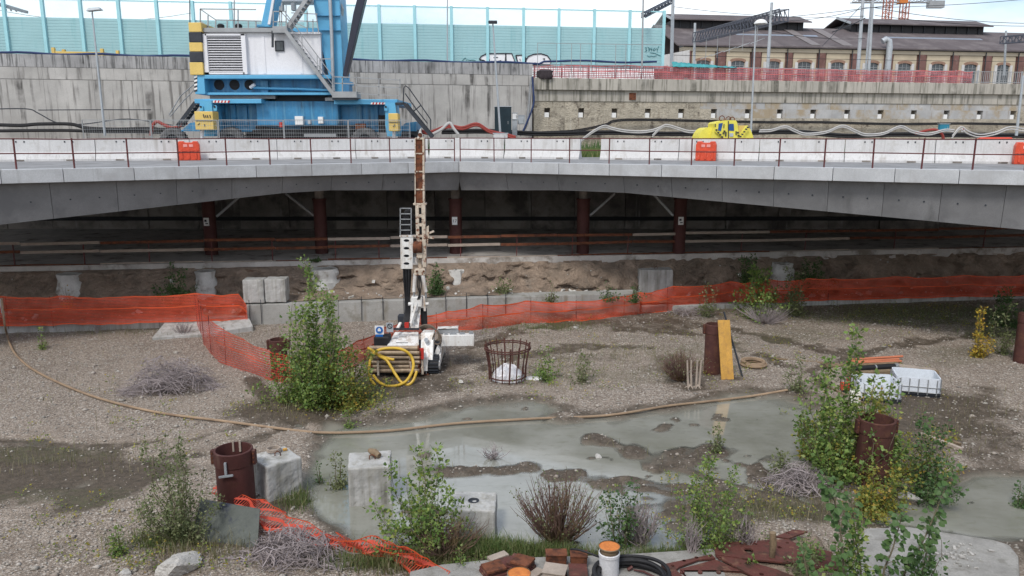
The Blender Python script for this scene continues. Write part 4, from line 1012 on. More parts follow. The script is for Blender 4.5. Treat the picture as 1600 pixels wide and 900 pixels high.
# ------------------------------------------------------------------ WAREHOUSE
HA, HB = aty(1066, 80, 110), aty(1600, 82, 118); HA.z = HB.z = 11.4
dH = (HB - HA); HB0 = HA + dH * 1.35; nH = back(HA, HB)
wh = thing('brick_warehouse', 'long brick warehouse with cream window bays and brown tiled roofs behind the railway', 'warehouse', HA)
ZE = 19.4
def hp(px, z=17): return dz(col(px, HA, HB0, z), 0)
MT['brick'] = M('red brick', (.17, .092, .082), .9, var=.2, scale=1.0, c2=(.22, .14, .12), s2=1.4, bmp=.2, bs=20)
MT['brick_arch'] = M('brick arch', (.28, .175, .13), .9, var=.15, bmp=.1)
MB().slab(HA, HB0, 11.4, 18.94, 1.0).build('wall', MT['brick'], wh)
MB().slab(HA - nH * .25, HB0 - nH * .25, 18.95, 19.45, 1.4).build('cornice', MT['cornice'], wh)
MB().slab(HA - nH * .45, HB0 - nH * .45, 19.46, 19.7, 1.8).build('eave_gutter', MT['dark_metal'], wh)
bays = [1098, 1152, 1207, 1256, 1307.5, 1361, 1412, 1464, 1515, 1566, 1617, 1668]
ang = math.atan2(dH.y, dH.x)
for i, px in enumerate(bays):
    A, B = hp(px - 18), hp(px + 18); d = (B - A).normalized(); c = (A + B) / 2; hw_ = .98
    # cream panel with an arched opening
    wl, top = (B - A).length / 2, 18.9
    arch = [(hw_ * math.cos(a), 17.45 + .3 * math.sin(a)) for a in np.linspace(math.pi, 0, 9)]
    outer = [(-wl, 13), (-wl, top), (wl, top), (wl, 13)]
    poly = outer + [(hw_, 13)] + arch[::-1] + [(-hw_, 13)]
    MB().prism([c + d * x - nH * .12 + V(0, 0, z) for x, z in poly], nH * .1).build('cream_bay', MT['cream'], wh)
    mb = MB()
    for a, b_ in zip(arch[:-1], arch[1:]):
        mb.hexa([c + d * a[0] - nH * .2 + V(0, 0, a[1]), c + d * b_[0] - nH * .2 + V(0, 0, b_[1]), c + d * b_[0] - nH * .05 + V(0, 0, b_[1]), c + d * a[0] - nH * .05 + V(0, 0, a[1])],
                [c + d * a[0] * 1.18 - nH * .2 + V(0, 0, a[1] + .34), c + d * b_[0] * 1.18 - nH * .2 + V(0, 0, b_[1] + .34), c + d * b_[0] * 1.18 - nH * .05 + V(0, 0, b_[1] + .34), c + d * a[0] * 1.18 - nH * .05 + V(0, 0, a[1] + .34)])
    mb.build('window_arch', MT['brick_arch'], wh)
    for s_ in (-1, 1): MB().box(c + d * s_ * (hw_ + .28) - nH * .16 + V(0, 0, 15.95), (.42, .14, 3.4), rz=ang).build('window_jamb', MT['white_concrete'], wh)
    fr_ = MB()
    for x in (-.95, -.32, .32, .95): fr_.box(c + d * x - nH * .06 + V(0, 0, 15.9), (.06, .06, 3.6), rz=ang)
    for z in (14.6, 15.5, 16.3, 17.1): fr_.box(c - nH * .06 + V(0, 0, z), (1.9, .05, .05), rz=ang)
    f_ = fr_.build('window', MT['grey_metal'], wh)
    MB().box(c - nH * .02 + V(0, 0, 15.9), (1.94, .02, 3.7), rz=ang).build('pane', MT['pane'], f_)
    # pilaster between bays, with a rainwater pipe beside it
    nx = bays[i + 1] if i + 1 < len(bays) else px + 52
    A2, B2 = hp(px + 20.5), hp(nx - 20.5); MB().slab(A2 - nH * .3, B2 - nH * .3, 11.4, 18.93, .3).build('pilaster', MT['brick'], wh)
    q = A2 - nH * .36; MB().tube([dz(q, 11.5), dz(q, 19.4)], .07, 6).build('rain_pipe', MT['dark_metal'], wh)
A2, B2 = hp(1066.5), hp(1078); MB().slab(A2 - nH * .3, B2 - nH * .3, 11.4, 18.93, .3).build('pilaster', MT['brick'], wh)
# roof: lower slope up to the ridge, then lantern roofs
LFT = dH.normalized() * -16
def roof_q(A, B, z0, y0, z1, y1, th=.18):
    a, b_ = A + nH * y0, B + nH * y0; c, d = B + nH * y1, A + nH * y1
    return MB().hexa([dz(a, z0 - th), dz(b_, z0 - th), dz(c, z1 - th), dz(d, z1 - th)], [dz(a, z0), dz(b_, z0), dz(c, z1), dz(d, z1)])
ra, rb_ = HA + LFT * .06, HB0
nseg = 14
for i in range(nseg):
    a = ra + (rb_ - ra) * (i / nseg); b_ = ra + (rb_ - ra) * ((i + 1) / nseg)
    roof_q(a, b_, 19.72, -.7, 23.7, 10.0).build('roof_slope', MT['roof'], wh)
MB().hexa([dz(ra + nH * 10, 19), dz(rb_ + nH * 10, 19), dz(rb_ + nH * 24, 19), dz(ra + nH * 24, 19)], [dz(ra + nH * 10, 23.55), dz(rb_ + nH * 10, 23.55), dz(rb_ + nH * 24, 19.4), dz(ra + nH * 24, 19.4)]).build('roof_rear', MT['roof'], wh)
for a, b_ in ((1175, 1308), (1418, 1575)):
    A, B = hp(a, 21), hp(b_, 21); roof_q(A, B, 21.52, 4.2, 22.12, 5.7, .1).build('skylight_strip', MT['skylight'], wh)
for a, b_, y0, y1, z0, z1 in ((1268, 1282, 0, 9, 19.95, 23.35), (1318, 1334, 0, 9, 19.95, 23.35), (1458, 1478, .2, 3.6, 19.8, 21.2), (1490, 1535, .2, 3.6, 19.8, 21.2)):
    A, B = hp(a, 20), hp(b_, 20); roof_q(A, B, z0 + .12, y0, z1 + .12, y1, .06).build('pale_roof_sheet', MT['roof_pale'], wh)
for a, b_ in ((1088, 1304), (1384, 1604)):
    A, B = hp(a, 24), hp(b_, 24); d = (B - A).normalized()
    MB().slab(A + nH * 8.4, B + nH * 8.4, 22.6, 24.3, 6.5).build('lantern_wall', MT['clerestory'], wh)
    roof_q(A - d * .8, B + d * .8, 24.25, 7.3, 25.5, 11.3, .16).build('lantern_roof', MT['roof'], wh)
    roof_q(A - d * .8, B + d * .8, 25.5, 11.3, 24.25, 15.3, .16).build('lantern_roof', MT['roof'], wh)
    MB().bar(dz(A - d * .82 + nH * 7.3, 24.2), dz(A - d * .82 + nH * 11.3, 25.5), .12, .3).build('verge_board', MT['pale_metal'], wh)
    mb = MB()
    for k in range(12):
        q = A + (B - A) * (k + .5) / 12; mb.box(dz(q + nH * 8.3, 23.6), (.1, .1, 1.2))
    tag(mb.build('lantern_post', MT['dark_metal'], wh), kind='stuff')
# lower brick annexe at the left end, and the metal duct
o = thing('brick_annexe', 'low red brick annexe with pale beam between the barrier and the warehouse', 'building', hp(1040))
A, B = hp(1020, 14) - nH * 2.5, hp(1064, 14) - nH * 2.5
MB().slab(A, B, 11.4, 16.6, 2.0).build('wall', MT['brick'], o); MB().slab(A - nH * .2, B - nH * .2, 16.6, 18.0, 2.3, z1b=18.8).build('beam', MT['white_concrete'], o)
q = hp(1381, 17) - nH * .9
mb = MB().tube([dz(q, 11.5), dz(q, 19.8), dz(q, 20.5) + V(-.15, 0, .2), dz(q, 20.7) + V(-.6, 0, .2), dz(q, 20.6) + V(-1.1, 0, 0)], .42, 12)
o = mb.build('metal_duct', MT['pale_metal'], smooth=True); tag(o, 'bent silver duct rising in front of the warehouse windows', 'duct')

# ------------------------------------------------------------------ POLES, TRUSSES, WIRES
def pole(name, label, cat, px0, y0, px1, y1, Y, r0, r1, mat='pale_metal', head=None, group=None):
    b0 = aty(px1, y1, Y); b1 = aty(px0, y0, Y); 
    t = thing(name, label, cat, b0, group)
    MB().tube([b0, b1], [r0, r1], 8).build('pole', MT[mat], t, smooth=True)
    if head == 'lamp':
        MB().tube([b1 - V(0, 0, .1), b1 + V(.1, -.15, .1), b1 + V(.35, -.3, .12)], .04, 6).build('arm', MT[mat], t)
        hd = MB().hexa([b1 + V(-.1, -.5, .02), b1 + V(.75, -.5, .1), b1 + V(.75, -.1, .1), b1 + V(-.1, -.1, .02)], [b1 + V(.0, -.45, .2), b1 + V(.6, -.45, .26), b1 + V(.6, -.15, .26), b1 + V(.0, -.15, .2)]).build('lamp_head', MT['pale_metal'], t, bevel=.03)
    if head == 'flat':
        MB().box(b1 + V(0, 0, .05), (.55, .4, .16)).build('lamp_head', MT['dark_metal'], t, bevel=.03)
    if head == 'dome':
        MB().lathe(b1 + V(.25, -.2, 0), [(.42, 0), (.4, .1), (.25, .24), (.02, .3)], 16).build('lamp_head', MT['white_plate'], t)
    return t
pole('lamp_post', 'tall lamp post leaning in front of the stained wall on the left', 'lamp post', 144, 20, 164, 212, 47.0, .075, .045, head='lamp')
pole('lamp_post', 'slim flat headed lamp post beside the dark cabinet', 'lamp post', 770, 36, 782, 214, 50.0, .075, .045, head='flat')
pole('lamp_post', 'lamp post with pale dome head in front of the capping beam', 'lamp post', 1181, 38, 1173, 212, 52.0, .07, .045, head='dome')
pole('lamp_post', 'bare grey post against the wall at the right edge', 'lamp post', 1599, 118, 1588, 212, 50.0, .09, .06, head=None)
pole('thin_mast', 'thin grey mast crossing the teal barrier above the grey railing post', 'mast', 699, -60, 699, 99, 56.2, .05, .04)
pole('thin_mast', 'thin mast with a bracket near the scrawled tag', 'mast', 1006, -50, 1003, 106, 57.0, .07, .05, 'grey_metal')
pole('thin_mast', 'thin dark aerial rising behind the striped counterweight', 'mast', 296, -50, 297, 60, 52, .04, .03, 'dark_metal')
tr_ = dict(group='railway masts in front of the warehouse')
pole('railway_mast', 'pale railway mast at the right end of the teal barrier', 'railway mast', 1053, -60, 1049, 112, 66, .15, .12)
pole('railway_mast', 'railway mast carrying the upper end of the lattice truss', 'railway mast', 1206, 4, 1199, 114, 75, .16, .13)
pole('railway_mast', 'leftmost of the clustered railway masts, thickest one', 'railway mast', 1352, -50, 1340, 116, 80, .19, .15)
pole('railway_mast', 'thin middle mast of the clustered railway masts', 'railway mast', 1361, 5, 1352, 116, 82, .1, .09)
pole('railway_mast', 'rightmost of the clustered railway masts', 'railway mast', 1367, -50, 1357, 116, 81, .15, .12)
pole('railway_mast', 'slim railway mast at the far right carrying a short truss', 'railway mast', 1572, 48, 1569, 118, 85, .12, .1)
pole('railway_mast', 'slim railway mast holding the lower end of the lattice truss', 'railway mast', 1086, 36, 1084, 112, 95, .16, .14)
def truss(label, P, Q, h_, w_, n, cat='truss'):
    t = thing('lattice_truss', label, cat, P)
    d = (Q - P); s_ = Vector((-d.y, d.x, 0)).normalized() * w_
    up = V(0, 0, h_)
    for o_ in (V(0, 0, 0), up, s_, s_ + up): MB().bar(P + o_, Q + o_, .09, .09).build('chord', MT['truss'], t)
    mb = MB()
    for i in range(n + 1):
        a = P + d * (i / n); mb.bar(a, a + up, .06, .06); mb.bar(a + s_, a + s_ + up, .06, .06)
        if i < n:
            b_ = P + d * ((i + 1) / n); mb.bar(a, b_ + up, .06, .06); mb.bar(a + s_ + up, b_ + s_, .06, .06); mb.bar(a, b_ + s_, .05, .05); mb.bar(a + up, b_ + s_ + up, .05, .05)
    tag(mb.build('lacing', MT['truss'], t), kind='stuff')
    return t
P_, Q_ = aty(1082, 66, 94.5), aty(1217, 33, 73.5)
t = truss('long dark lattice truss slanting across the warehouse roof', P_, Q_, 1.05, .9, 26)
for f in (.2, .35, .5, .65, .8):
    p = P_.lerp(Q_, f); MB().bar(p + V(0, 0, .1), p - V(0, 0, 2.6 - f), .05, .05).build('hanger', MT['grey_metal'], t); MB().bar(p - V(.6, 0, 2.4 - f), p + V(.7, 0, -1.9 + f), .06, .06).build('contact_arm', MT['pale_metal'], t)
truss('short lattice bracket at the right end of the teal barrier', aty(1008, 27, 58), aty(1050, 5, 65), .28, .25, 8)
truss('short dark lattice truss in front of the roof at the far right', aty(1562, 68, 84), aty(1640, 62, 80), .7, .6, 8)
mb = MB()
def wire(a, b_, sag, r_=.03, n=10):
    P = [a.lerp(b_, i / n) - V(0, 0, sag * 4 * (i / n) * (1 - i / n)) for i in range(n + 1)]; mb.tube(P, r_, 3, False)
wire(aty(1217, 33, 75), aty(1352, 12, 80), .3); wire(aty(1217, 28, 75), aty(1700, -40, 80), .3); wire(aty(1352, 12, 80), aty(1700, -12, 80), .3)
wire(aty(1367, 12, 80), aty(1660, 36, 90), .5, .035); wire(aty(1367, 24, 82), aty(1660, 40, 95), .4, .035)
wire(aty(1050, 10, 66), aty(1352, 25, 80), .4, .025); wire(aty(1300, 50, 78), aty(1352, 28, 80), .1, .05); wire(aty(1285, 72, 78), aty(1345, 10, 80), .0, .03)
wire(aty(1203, 48, 75), aty(1352, 60, 80), .3, .025); wire(aty(1053, 86, 70), aty(1600, 96, 84), .1, .025); wire(aty(-20, 12, 80), aty(300, 20, 80), 1, .03)
o = mb.build('overhead_wires', MT['dark_metal'], fix=False); tag(o, 'thin dark overhead railway wires strung between the masts', 'wires')
mb = MB()
for a in ((0, 6), (-30, 0)): mb.bar(aty(a[0], a[1], 85), aty(42, 19, 78), .25, .25)
for px in (6, 14, 22, 30): mb.bar(aty(px, 6 + px * .28, 82), aty(px + 4, 16 + px * .1, 82), .12, .12)
o = mb.build('gantry_boom', MT['truss']); tag(o, 'dark lattice boom end seen through the clear panes at the far left', 'gantry')
# tower cranes far off
MT['crane_red'] = M('crane red steel', (.42, .17, .12), .6, bmp=0)
def tower_crane(label, px, ytop, Y, jib, cw):
    b0 = aty(px, 46, Y); b0.z = 11.4; top = aty(px, ytop, Y); t = thing('tower_crane', label, 'tower crane', b0, None)
    w_ = 1.0; zt = top.z; mb = MB()
    for sx in (-w_, w_):
        for sy in (-w_, w_): mb.bar(V(b0.x + sx, Y + sy, 11.4), V(b0.x + sx, Y + sy, zt), .28, .28)
    z = 22.0
    while z < zt - 2:
        for sy in (-w_, w_): mb.bar(V(b0.x - w_, Y + sy, z), V(b0.x + w_, Y + sy, z + 1.9), .18, .18); mb.bar(V(b0.x - w_, Y + sy, z), V(b0.x + w_, Y + sy, z), .18, .18)
        z += 1.9
    mb.build('tower', MT['crane_red'], t)
    mb = MB(); a, b_ = aty(px + cw, ytop + 1, Y), aty(px + jib, ytop + 1, Y)
    for dz_, dy in ((0, -.8), (0, .8), (1.8, 0)): mb.bar(a + V(0, dy, dz_), b_ + V(0, dy, dz_ * .6), .25, .25)
    for k in range(24):
        p, q = a.lerp(b_, k / 24), a.lerp(b_, (k + 1) / 24); mb.bar(p + V(0, -.8, 0), q + V(0, 0, 1.6), .14, .14); mb.bar(q + V(0, -.8, 0), p + V(0, 0, 1.6), .14, .14)
    mb.build('jib', MT['grey_metal'], t)
    MB().box((a if abs(cw) > 20 else b_) + V(0, 0, -.6), (5, 2, 2.2)).build('counterweight', MT['grey_metal'], t)
    MB().box(top + V(0, 0, .8), (2.6, 2.4, 2.6)).build('cab', MT['orange_cap'], t)
tower_crane('left of the two distant tower cranes above the warehouse roof', 1384, -9, 250, 60, -28)
tower_crane('right of the two distant tower cranes, its counterweight to the right', 1410, 3, 262, -80, 52)

# ------------------------------------------------------------------ CABLES AND HOSES ALONG THE WALLS
def cable(name, label, pts, Y, r_, mat, cat='cable', n=5, both=None):
    P = []
    for i, (x, y) in enumerate(pts): P.append(aty(x, y, Y if not callable(Y) else Y(x)))
    # smooth through the points
    Q = []
    for i in range(len(P) - 1):
        p0, p1, p2, p3 = P[max(i - 1, 0)], P[i], P[i + 1], P[min(i + 2, len(P) - 1)]
        for k in range(n):
            t = k / n; Q.append(.5 * ((2 * p1) + (p2 - p0) * t + (2 * p0 - 5 * p1 + 4 * p2 - p3) * t * t + (3 * p1 - p0 - 3 * p2 + p3) * t ** 3))
    Q.append(P[-1]); mb = MB().tube(Q, r_, 7)
    if both: mb.tube([q + V(.02, -.02, both) for q in Q], r_, 7)
    o = mb.build(name, MT[mat], smooth=True); tag(o, label, cat); return o
YL = lambda x: 48.9 + 7 * x / 832 - .35
YR = lambda x: 56.2 + (x - 832) / 768 * 7
cable('wall_cable', 'upper thick black cable sagging along the foot of the stained wall', [(-30, 194), (30, 196), (60, 194), (110, 194), (135, 200), (180, 202), (230, 201), (262, 203)], YL, .11, 'black')
cable('wall_cable', 'lower thick black cable along the foot of the stained wall', [(-30, 205), (50, 204), (110, 204), (160, 206), (220, 206), (265, 208)], YL, .1, 'black')
cable('thin_cable', 'thin cable drooping across the stained wall left of the lamp post', [(-30, 171), (40, 170), (60, 177), (90, 192), (130, 194), (200, 186), (270, 196)], YL, .035, 'dark_metal')
cable('wall_conduit', 'thin dark conduit line running straight across the stained wall', [(60, 172), (150, 171.5), (236, 171.5)], YL, .03, 'dark_metal')
cable('red_hose', 'short red hose arching over the wall foot left of the crane wheel', [(236, 212), (239, 196), (246, 190), (256, 195), (272, 200), (292, 192)], 47.5, .1, 'hose_red', 'hose')
cable('wall_cable', 'black cable bundle hung across the ochre wall', [(780, 209), (850, 206), (900, 203), (945, 194), (960, 188), (1000, 186), (1100, 188), (1200, 190), (1280, 190), (1400, 193), (1500, 192), (1620, 194)], YR, .05, 'black', both=-.1)
cable('wall_cable', 'heavy black cable bundle low along the foot of the ochre wall', [(690, 208), (760, 207), (850, 211), (950, 209), (1040, 211), (1130, 210), (1240, 208), (1320, 214), (1400, 212), (1500, 213), (1620, 214)], lambda x: min(YR(x), 58) - 1.5, .09, 'black', both=.16)
cable('white_hose', 'double white hose looping from the grassy gap over its first trestle', [(908, 221), (925, 208), (943, 199), (955, 202), (975, 206), (1000, 207.5), (1020, 205), (1038, 198)], 46, .042, 'hose_white', 'hose', both=.1)
cable('white_hose', 'double white hose sagging left of the yellow bucket', [(1019, 214), (1030, 203), (1040, 197.5), (1055, 201), (1075, 207), (1095, 207)], 46, .042, 'hose_white', 'hose', both=.1)
cable('white_hose', 'double white hose sagging in waves right of the yellow bucket', [(1186, 206), (1205, 205), (1226, 199.5), (1240, 205), (1258, 211), (1290, 208), (1315, 198.5), (1335, 206), (1352, 212), (1380, 210), (1406, 199.5), (1425, 207), (1450, 211), (1475, 205), (1490, 206)], 46.5, .042, 'hose_white', 'hose', both=.1)
cable('white_hose', 'double white hose past the blue wall box at the right', [(1487, 216), (1500, 202), (1512, 209), (1530, 214), (1555, 210), (1577, 202), (1600, 205), (1640, 206)], 46.5, .042, 'hose_white', 'hose', both=.14)
cable('white_hose', 'white hose peaked like a tent right of the crane steps', [(673, 211), (690, 202), (702, 192), (709, 201), (716, 210)], 46, .085, 'hose_white', 'hose')
cable('red_hose', 'long dull red hose slung behind the barriers left of the dark cabinet', [(640, 195), (668, 206), (700, 196), (722, 199), (745, 193), (765, 204), (792, 210), (806, 214)], 49, .075, 'hose_red', 'hose', both=-.12)
cable('red_hose', 'red hose dropping behind the barriers below the blue wall box', [(1430, 209), (1448, 204), (1462, 203), (1472, 210), (1475, 222)], 47, .08, 'hose_red', 'hose')
cable('grey_conduit', 'pair of thick grey cables climbing the wall beside the dark cabinet', [(812, 212), (822, 196), (826, 170), (829, 135), (832, 119)], 56.0, .1, 'grey_metal', both=None)
cable('grey_conduit', 'bowed grey cable climbing the wall to the red net', [(816, 208), (828, 180), (834, 160), (833, 140), (832, 120)], 55.8, .07, 'navy_cable')
# cabinets
def cabinet(label, x0, y0, x1, y1, Y, mat, name='electric_cabinet', d=.5, cat='cabinet'):
    p, q = aty(x0, y1, Y), aty(x1, y0, Y); t = thing(name, label, cat, V((p.x + q.x) / 2, Y, p.z))
    c = V((p.x + q.x) / 2, Y + d / 2, (p.z + q.z) / 2); sz = (q.x - p.x, d, q.z - p.z)
    MB().box(c, sz).build('body', MT[mat], t, bevel=.02)
    MB().box(c + V(0, -d / 2 - .01, 0), (sz[0] * .88, .03, sz[2] * .9)).build('door', MT[mat], t, bevel=.01)
    MB().box(c + V(0, 0, sz[2] / 2 + .025), (sz[0] + .08, d + .08, .05)).build('lid', MT['pale_metal'], t)
    MB().box(c + V(sz[0] * .3, -d / 2 - .04, 0), (.03, .03, .2)).build('handle', MT['grey_metal'], t)
    return t
cabinet('tall dark green electric cabinet by the slim lamp post', 773, 167, 799, 216, 51, 'cabinet', d=.9)
cabinet('grey box under white meters beside the dark cabinet', 800, 187, 808, 213, 53, 'grey_box')
cabinet('small white meter box above the grey box', 801, 177, 808, 187, 53.2, 'white_plate', d=.25)
cabinet('pale meter box at the end of the climbing cables', 809, 181, 820, 194, 53.2, 'grey_box', d=.25)
cabinet('bright blue wall box above the white hoses at the right', 1468, 194, 1484, 206, 59.5, 'steel_blue_box', d=.3)
t = cabinet('pale concrete plinth in front of the dark cabinet', 771, 209, 793, 219, 44, 'white_concrete', 'concrete_plinth', d=.8, cat='plinth')
o = MB().box(aty(1552, 219, 44) + V(0, 0, -.1), (1.6, .7, .4)).cyl(aty(1530, 219, 44), aty(1580, 219, 44), .16).build('orange_crate', MT['orange_plastic'], bevel=.03); tag(o, 'low orange plastic crate behind the barriers at the right', 'crate')
# grass seen in the gap and dark plants at wall foot
# ================================================================== HARBOUR CRANE (side-on, front face about 45 m away)
YC = 45.0
def Q(px, py, Y=YC): return aty(px, py, Y)
def rect(mb, x0, y0, x1, y1, Y0, Y1):
    """box whose front face (at Y0) spans the given bearings"""
    a, b_ = aty(x0, y1, Y0), aty(x1, y0, Y0)
    return mb.box(((a.x + b_.x) / 2, (Y0 + Y1) / 2, (a.z + b_.z) / 2), (b_.x - a.x, Y1 - Y0, b_.z - a.z))
ck = thing('mobile_crane', 'big blue and white mobile crane with a yellow and black counterweight', 'crane', aty(465, 241, 48))
rect(MB(), 330, 163, 602, 206, 46.0, 50.6).build('chassis', MT['crane_blue'], ck, bevel=.03)
rect(MB(), 402, 158, 528, 196, 45.4, 46.2).build('chassis_panel', MT['crane_blue'], ck, bevel=.04)
for x in (345, 362, 380, 560, 585): rect(MB(), x, 164, x + 5, 196, 45.85, 46.1).build('chassis_rib', MT['crane_blue'], ck)
rect(MB(), 304, 154.5, 408, 161.5, 44.8, 51).build('deck_plate', MT['crane_sky'], ck, bevel=.02)
rect(MB(), 522, 155, 621, 163, 44.8, 51).build('deck_plate', MT['crane_sky'], ck, bevel=.02)
rect(MB(), 328, 149, 430, 154.3, 45.5, 50).build('walkway', MT['grey_metal'], ck)
rect(MB(), 508, 152.5, 522, 157.5, 45.2, 46).build('step_plate', MT['grey_metal'], ck)
def hazard(x0, x1, y0, y1, Y, mats, n, vert=False, name='hazard_stripe'):
    for i in range(n):
        if vert: pts = [(x0, y0 + (y1 - y0) * i / n), (x1, y0 + (y1 - y0) * (i - .5) / n), (x1, y0 + (y1 - y0) * (i + .5) / n), (x0, y0 + (y1 - y0) * (i + 1) / n)]
        else:
            f = (x1 - x0) / n; pts = [(x0 + f * i, y1), (x0 + f * (i + 1), y1), (x0 + f * (i + 1.4), y0), (x0 + f * (i + .4), y0)]
        MB().prism([Q(a, b_, Y) for a, b_ in pts], (0, .02, 0)).build(name, MT[mats[i % 2]], ck)
hazard(332, 358, 157, 160.5, 44.77, ('white_plate', 'red_paint'), 10)
hazard(579, 604, 160, 163, 44.77, ('white_plate', 'red_paint'), 10)
rect(MB(), 430, 148, 512, 160, 45.9, 50).build('slew_ring', MT['dark_metal'], ck)
a = Q(470, 157, 48.3); MB().cyl(V(a.x, 48.3, a.z - .2), V(a.x, 48.3, a.z + .5), 2.0, n=32).build('turntable', MT['crane_blue'], ck)
# outriggers
for (x0, x1, yb, yt, by0, by1, bx0, bx1, lx) in ((312, 334, 212, 157, 174, 203, 305.5, 332, 316), (602, 621, 214, 160, 177, 205, 607.5, 621.5, 615.5)):
    MB().prism([Q(x0, yt, 44.6), Q(x1 - 4, yt, 44.6), Q(x1 + 2, 205, 44.6), Q(x1, 213, 44.6), Q(x0 + 3, 213, 44.6), Q(x0, 195, 44.6)][::-1], (0, 1.4, 0)).build('outrigger', MT['crane_sky'], ck)
    b_ = rect(MB(), bx0, by0, bx1, by1, 43.6, 44.5).build('outrigger_pad', MT['yellow'], ck, bevel=.03)
    rect(MB(), bx0 - .5, (by0 + by1) / 2 - 1, bx1 + .5, (by0 + by1) / 2, 43.55, 44.4).build('pad_rim', MT['dark_metal'], b_)
    mb = MB()
    if x0 < 400:
        for (u0, v0, u1, v1) in ((317.5, 178.5, 319, 184), (321, 180, 321.8, 184), (324, 180, 324.8, 184), (327.5, 179.5, 328.8, 184), (309, 195, 312, 192.5), (319.5, 194, 320, 197.5)): mb.bar(Q(u0, v0, 43.58), Q(u1, v1, 43.58), .05, .02)
    else: mb.bar(Q(614.5, 198, 43.58), Q(617, 194, 43.58), .1, .02)
    mb.build('mark', MT['dark_metal'], b_)
    MB().cyl(Q(lx, by1, 44.1), Q(lx, 240, 44.1), .09, n=12).build('jack_leg', MT['white_paint'], ck)
    MB().cyl(Q(lx, 239, 44.1) , Q(lx, 241, 44.1), .3, n=14).build('foot', MT['dark_metal'], ck)
    for lx2 in ((314.5, 336) if x0 < 400 else (603,)):
        p = Q(lx2, 167, 44.55); MB().prism([Q(lx2 - 2.5, 173, 44.5), Q(lx2 + 2.5, 173, 44.5), Q(lx2 + 2.5, 166, 44.5), Q(lx2, 164, 44.5), Q(lx2 - 2.5, 166, 44.5)], (0, .12, 0)).build('lug', MT['crane_sky'], ck)
        MB().cyl(p - V(0, .08, 0), p, .06, n=10).build('pin_hole', MT['black'], ck)
rect(MB(), 592, 180, 601, 207, 45.7, 46.1).build('dark_opening', MT['black'], ck)
for (x0, x1) in ((282, 312), (618, 650)): MB().prism([Q(x0, 205, 46), Q(x1, 205, 46), Q(x1, 190, 46), Q((x0 + x1) / 2, 192, 46)], (0, 3, 0)).build('outrigger_beam', MT['crane_blue'], ck)
# wheels
for (px, py, Y, r_) in ((272, 217, 46.6, .8), (362, 217, 45.4, .8), (571, 218, 45.4, .8), (642, 215, 46.6, .8), (362, 217, 49.5, .8), (571, 218, 49.5, .8)):
    c = aty(px, py, Y); c.z = 6.36 + r_
    prof = [(.42, -.28), (.7, -.3), (.78, -.22), (r_, -.12), (r_, .12), (.78, .22), (.7, .3), (.42, .28)]
    mb = MB().lathe((0, 0, 0), prof, 36, closed=True); mb.v = [(c.x + x, c.y + z, c.z + y) for x, y, z in mb.v]
    t_ = mb.build('tyre', MT['tyre'], ck, smooth=True)
    mb = MB().lathe((0, 0, 0), [(.43, -.2), (.4, -.1), (.2, -.05), (.2, -.2), (.02, -.22)], 24); mb.v = [(c.x + x, c.y + z, c.z + y) for x, y, z in mb.v]
    mb.build('rim', MT['dark_metal'], t_, smooth=True)
    mb = MB()
    for k in range(28):
        a_ = 2 * math.pi * k / 28; mb.box((c.x + (r_ + .005) * math.cos(a_), c.y, c.z + (r_ + .005) * math.sin(a_)), (.06, .42, .05), rot=Matrix.Rotation(-a_, 3, 'Y'))
    tag(mb.build('tread', MT['tyre'], t_), kind='stuff')
mb = MB()
for (x0, y0, x1, y1, r_) in ((395, 206, 560, 203, .12), (410, 212, 550, 208, .1), (400, 199, 455, 206, .1), (470, 200, 555, 197, .08), (500, 204, 560, 212, .1), (420, 203, 500, 214, .1)): mb.tube([Q(x0, y0, 45.7), Q(x1, y1, 45.7)], r_, 6)
mb.build('axle_linkage', MT['black'], ck)
rect(MB(), 385, 206, 560, 232, 46.6, 50).build('axle_housing', MT['black'], ck)
rect(MB(), 475, 209, 525, 214, 45.3, 45.8).build('tool_tray', MT['grey_metal'], ck)
for (a_, m_) in (((461, 181.5, 473, 195), 'white_plate'), ((497, 182.5, 504.5, 193), 'white_plate'), ((436.5, 190.5, 440.5, 199), 'red_paint'), ((481, 188, 485, 194), 'grey_box'), ((555, 193, 571, 202), 'rust')):
    rect(MB(), *a_, 45.2, 45.42).build('control_box', MT[m_], ck, bevel=.02)
# superstructure
rect(MB(), 305, 117, 318.5, 147, 44.7, 51).build('slew_end_plate', MT['crane_sky'], ck, bevel=.02)
hazard(303.5, 308, 119, 144, 44.68, ('white_plate', 'dark_metal'), 8, True)
rect(MB(), 318, 123, 520, 148, 45.5, 51).build('slew_frame', MT['crane_blue'], ck, bevel=.02)
rect(MB(), 318, 117, 517, 123, 44.7, 51).build('frame_flange', MT['crane_sky'], ck, bevel=.02)
rect(MB(), 318, 144.5, 520, 148, 44.9, 46).build('frame_flange', MT['crane_sky'], ck)
rect(MB(), 408, 126, 418, 146, 45.3, 45.6).build('frame_rib', MT['crane_blue'], ck)
for px in (342.5, 366.5, 390): p = Q(px, 132.5, 45.5); MB().cyl(p + V(0, -.03, 0), p + V(0, .15, 0), .29, n=24).build('round_vent', MT['black'], ck)
MB().tube([Q(396, 137, 45.2), Q(420, 138, 45.2), Q(470, 139, 45.2), Q(515, 141, 45.2)], .07, 7).build('pipe', MT['crane_sky'], ck)
MB().tube([Q(391, 137, 45.15), Q(398, 132, 45.1)], .1, 7).build('exhaust', MT['white_paint'], ck)
for i, (y0, y1, m_) in enumerate(((35, 50, 'yellow'), (50.3, 66, 'dark_metal'), (66.3, 80.5, 'yellow'), (80.8, 97, 'dark_metal'), (97.3, 117, 'yellow'))):
    rect(MB(), 295 + i * .5, y0, 314 + i * .6, y1, 44.6, 51).build('counterweight_slab', MT[m_], ck, bevel=.03)
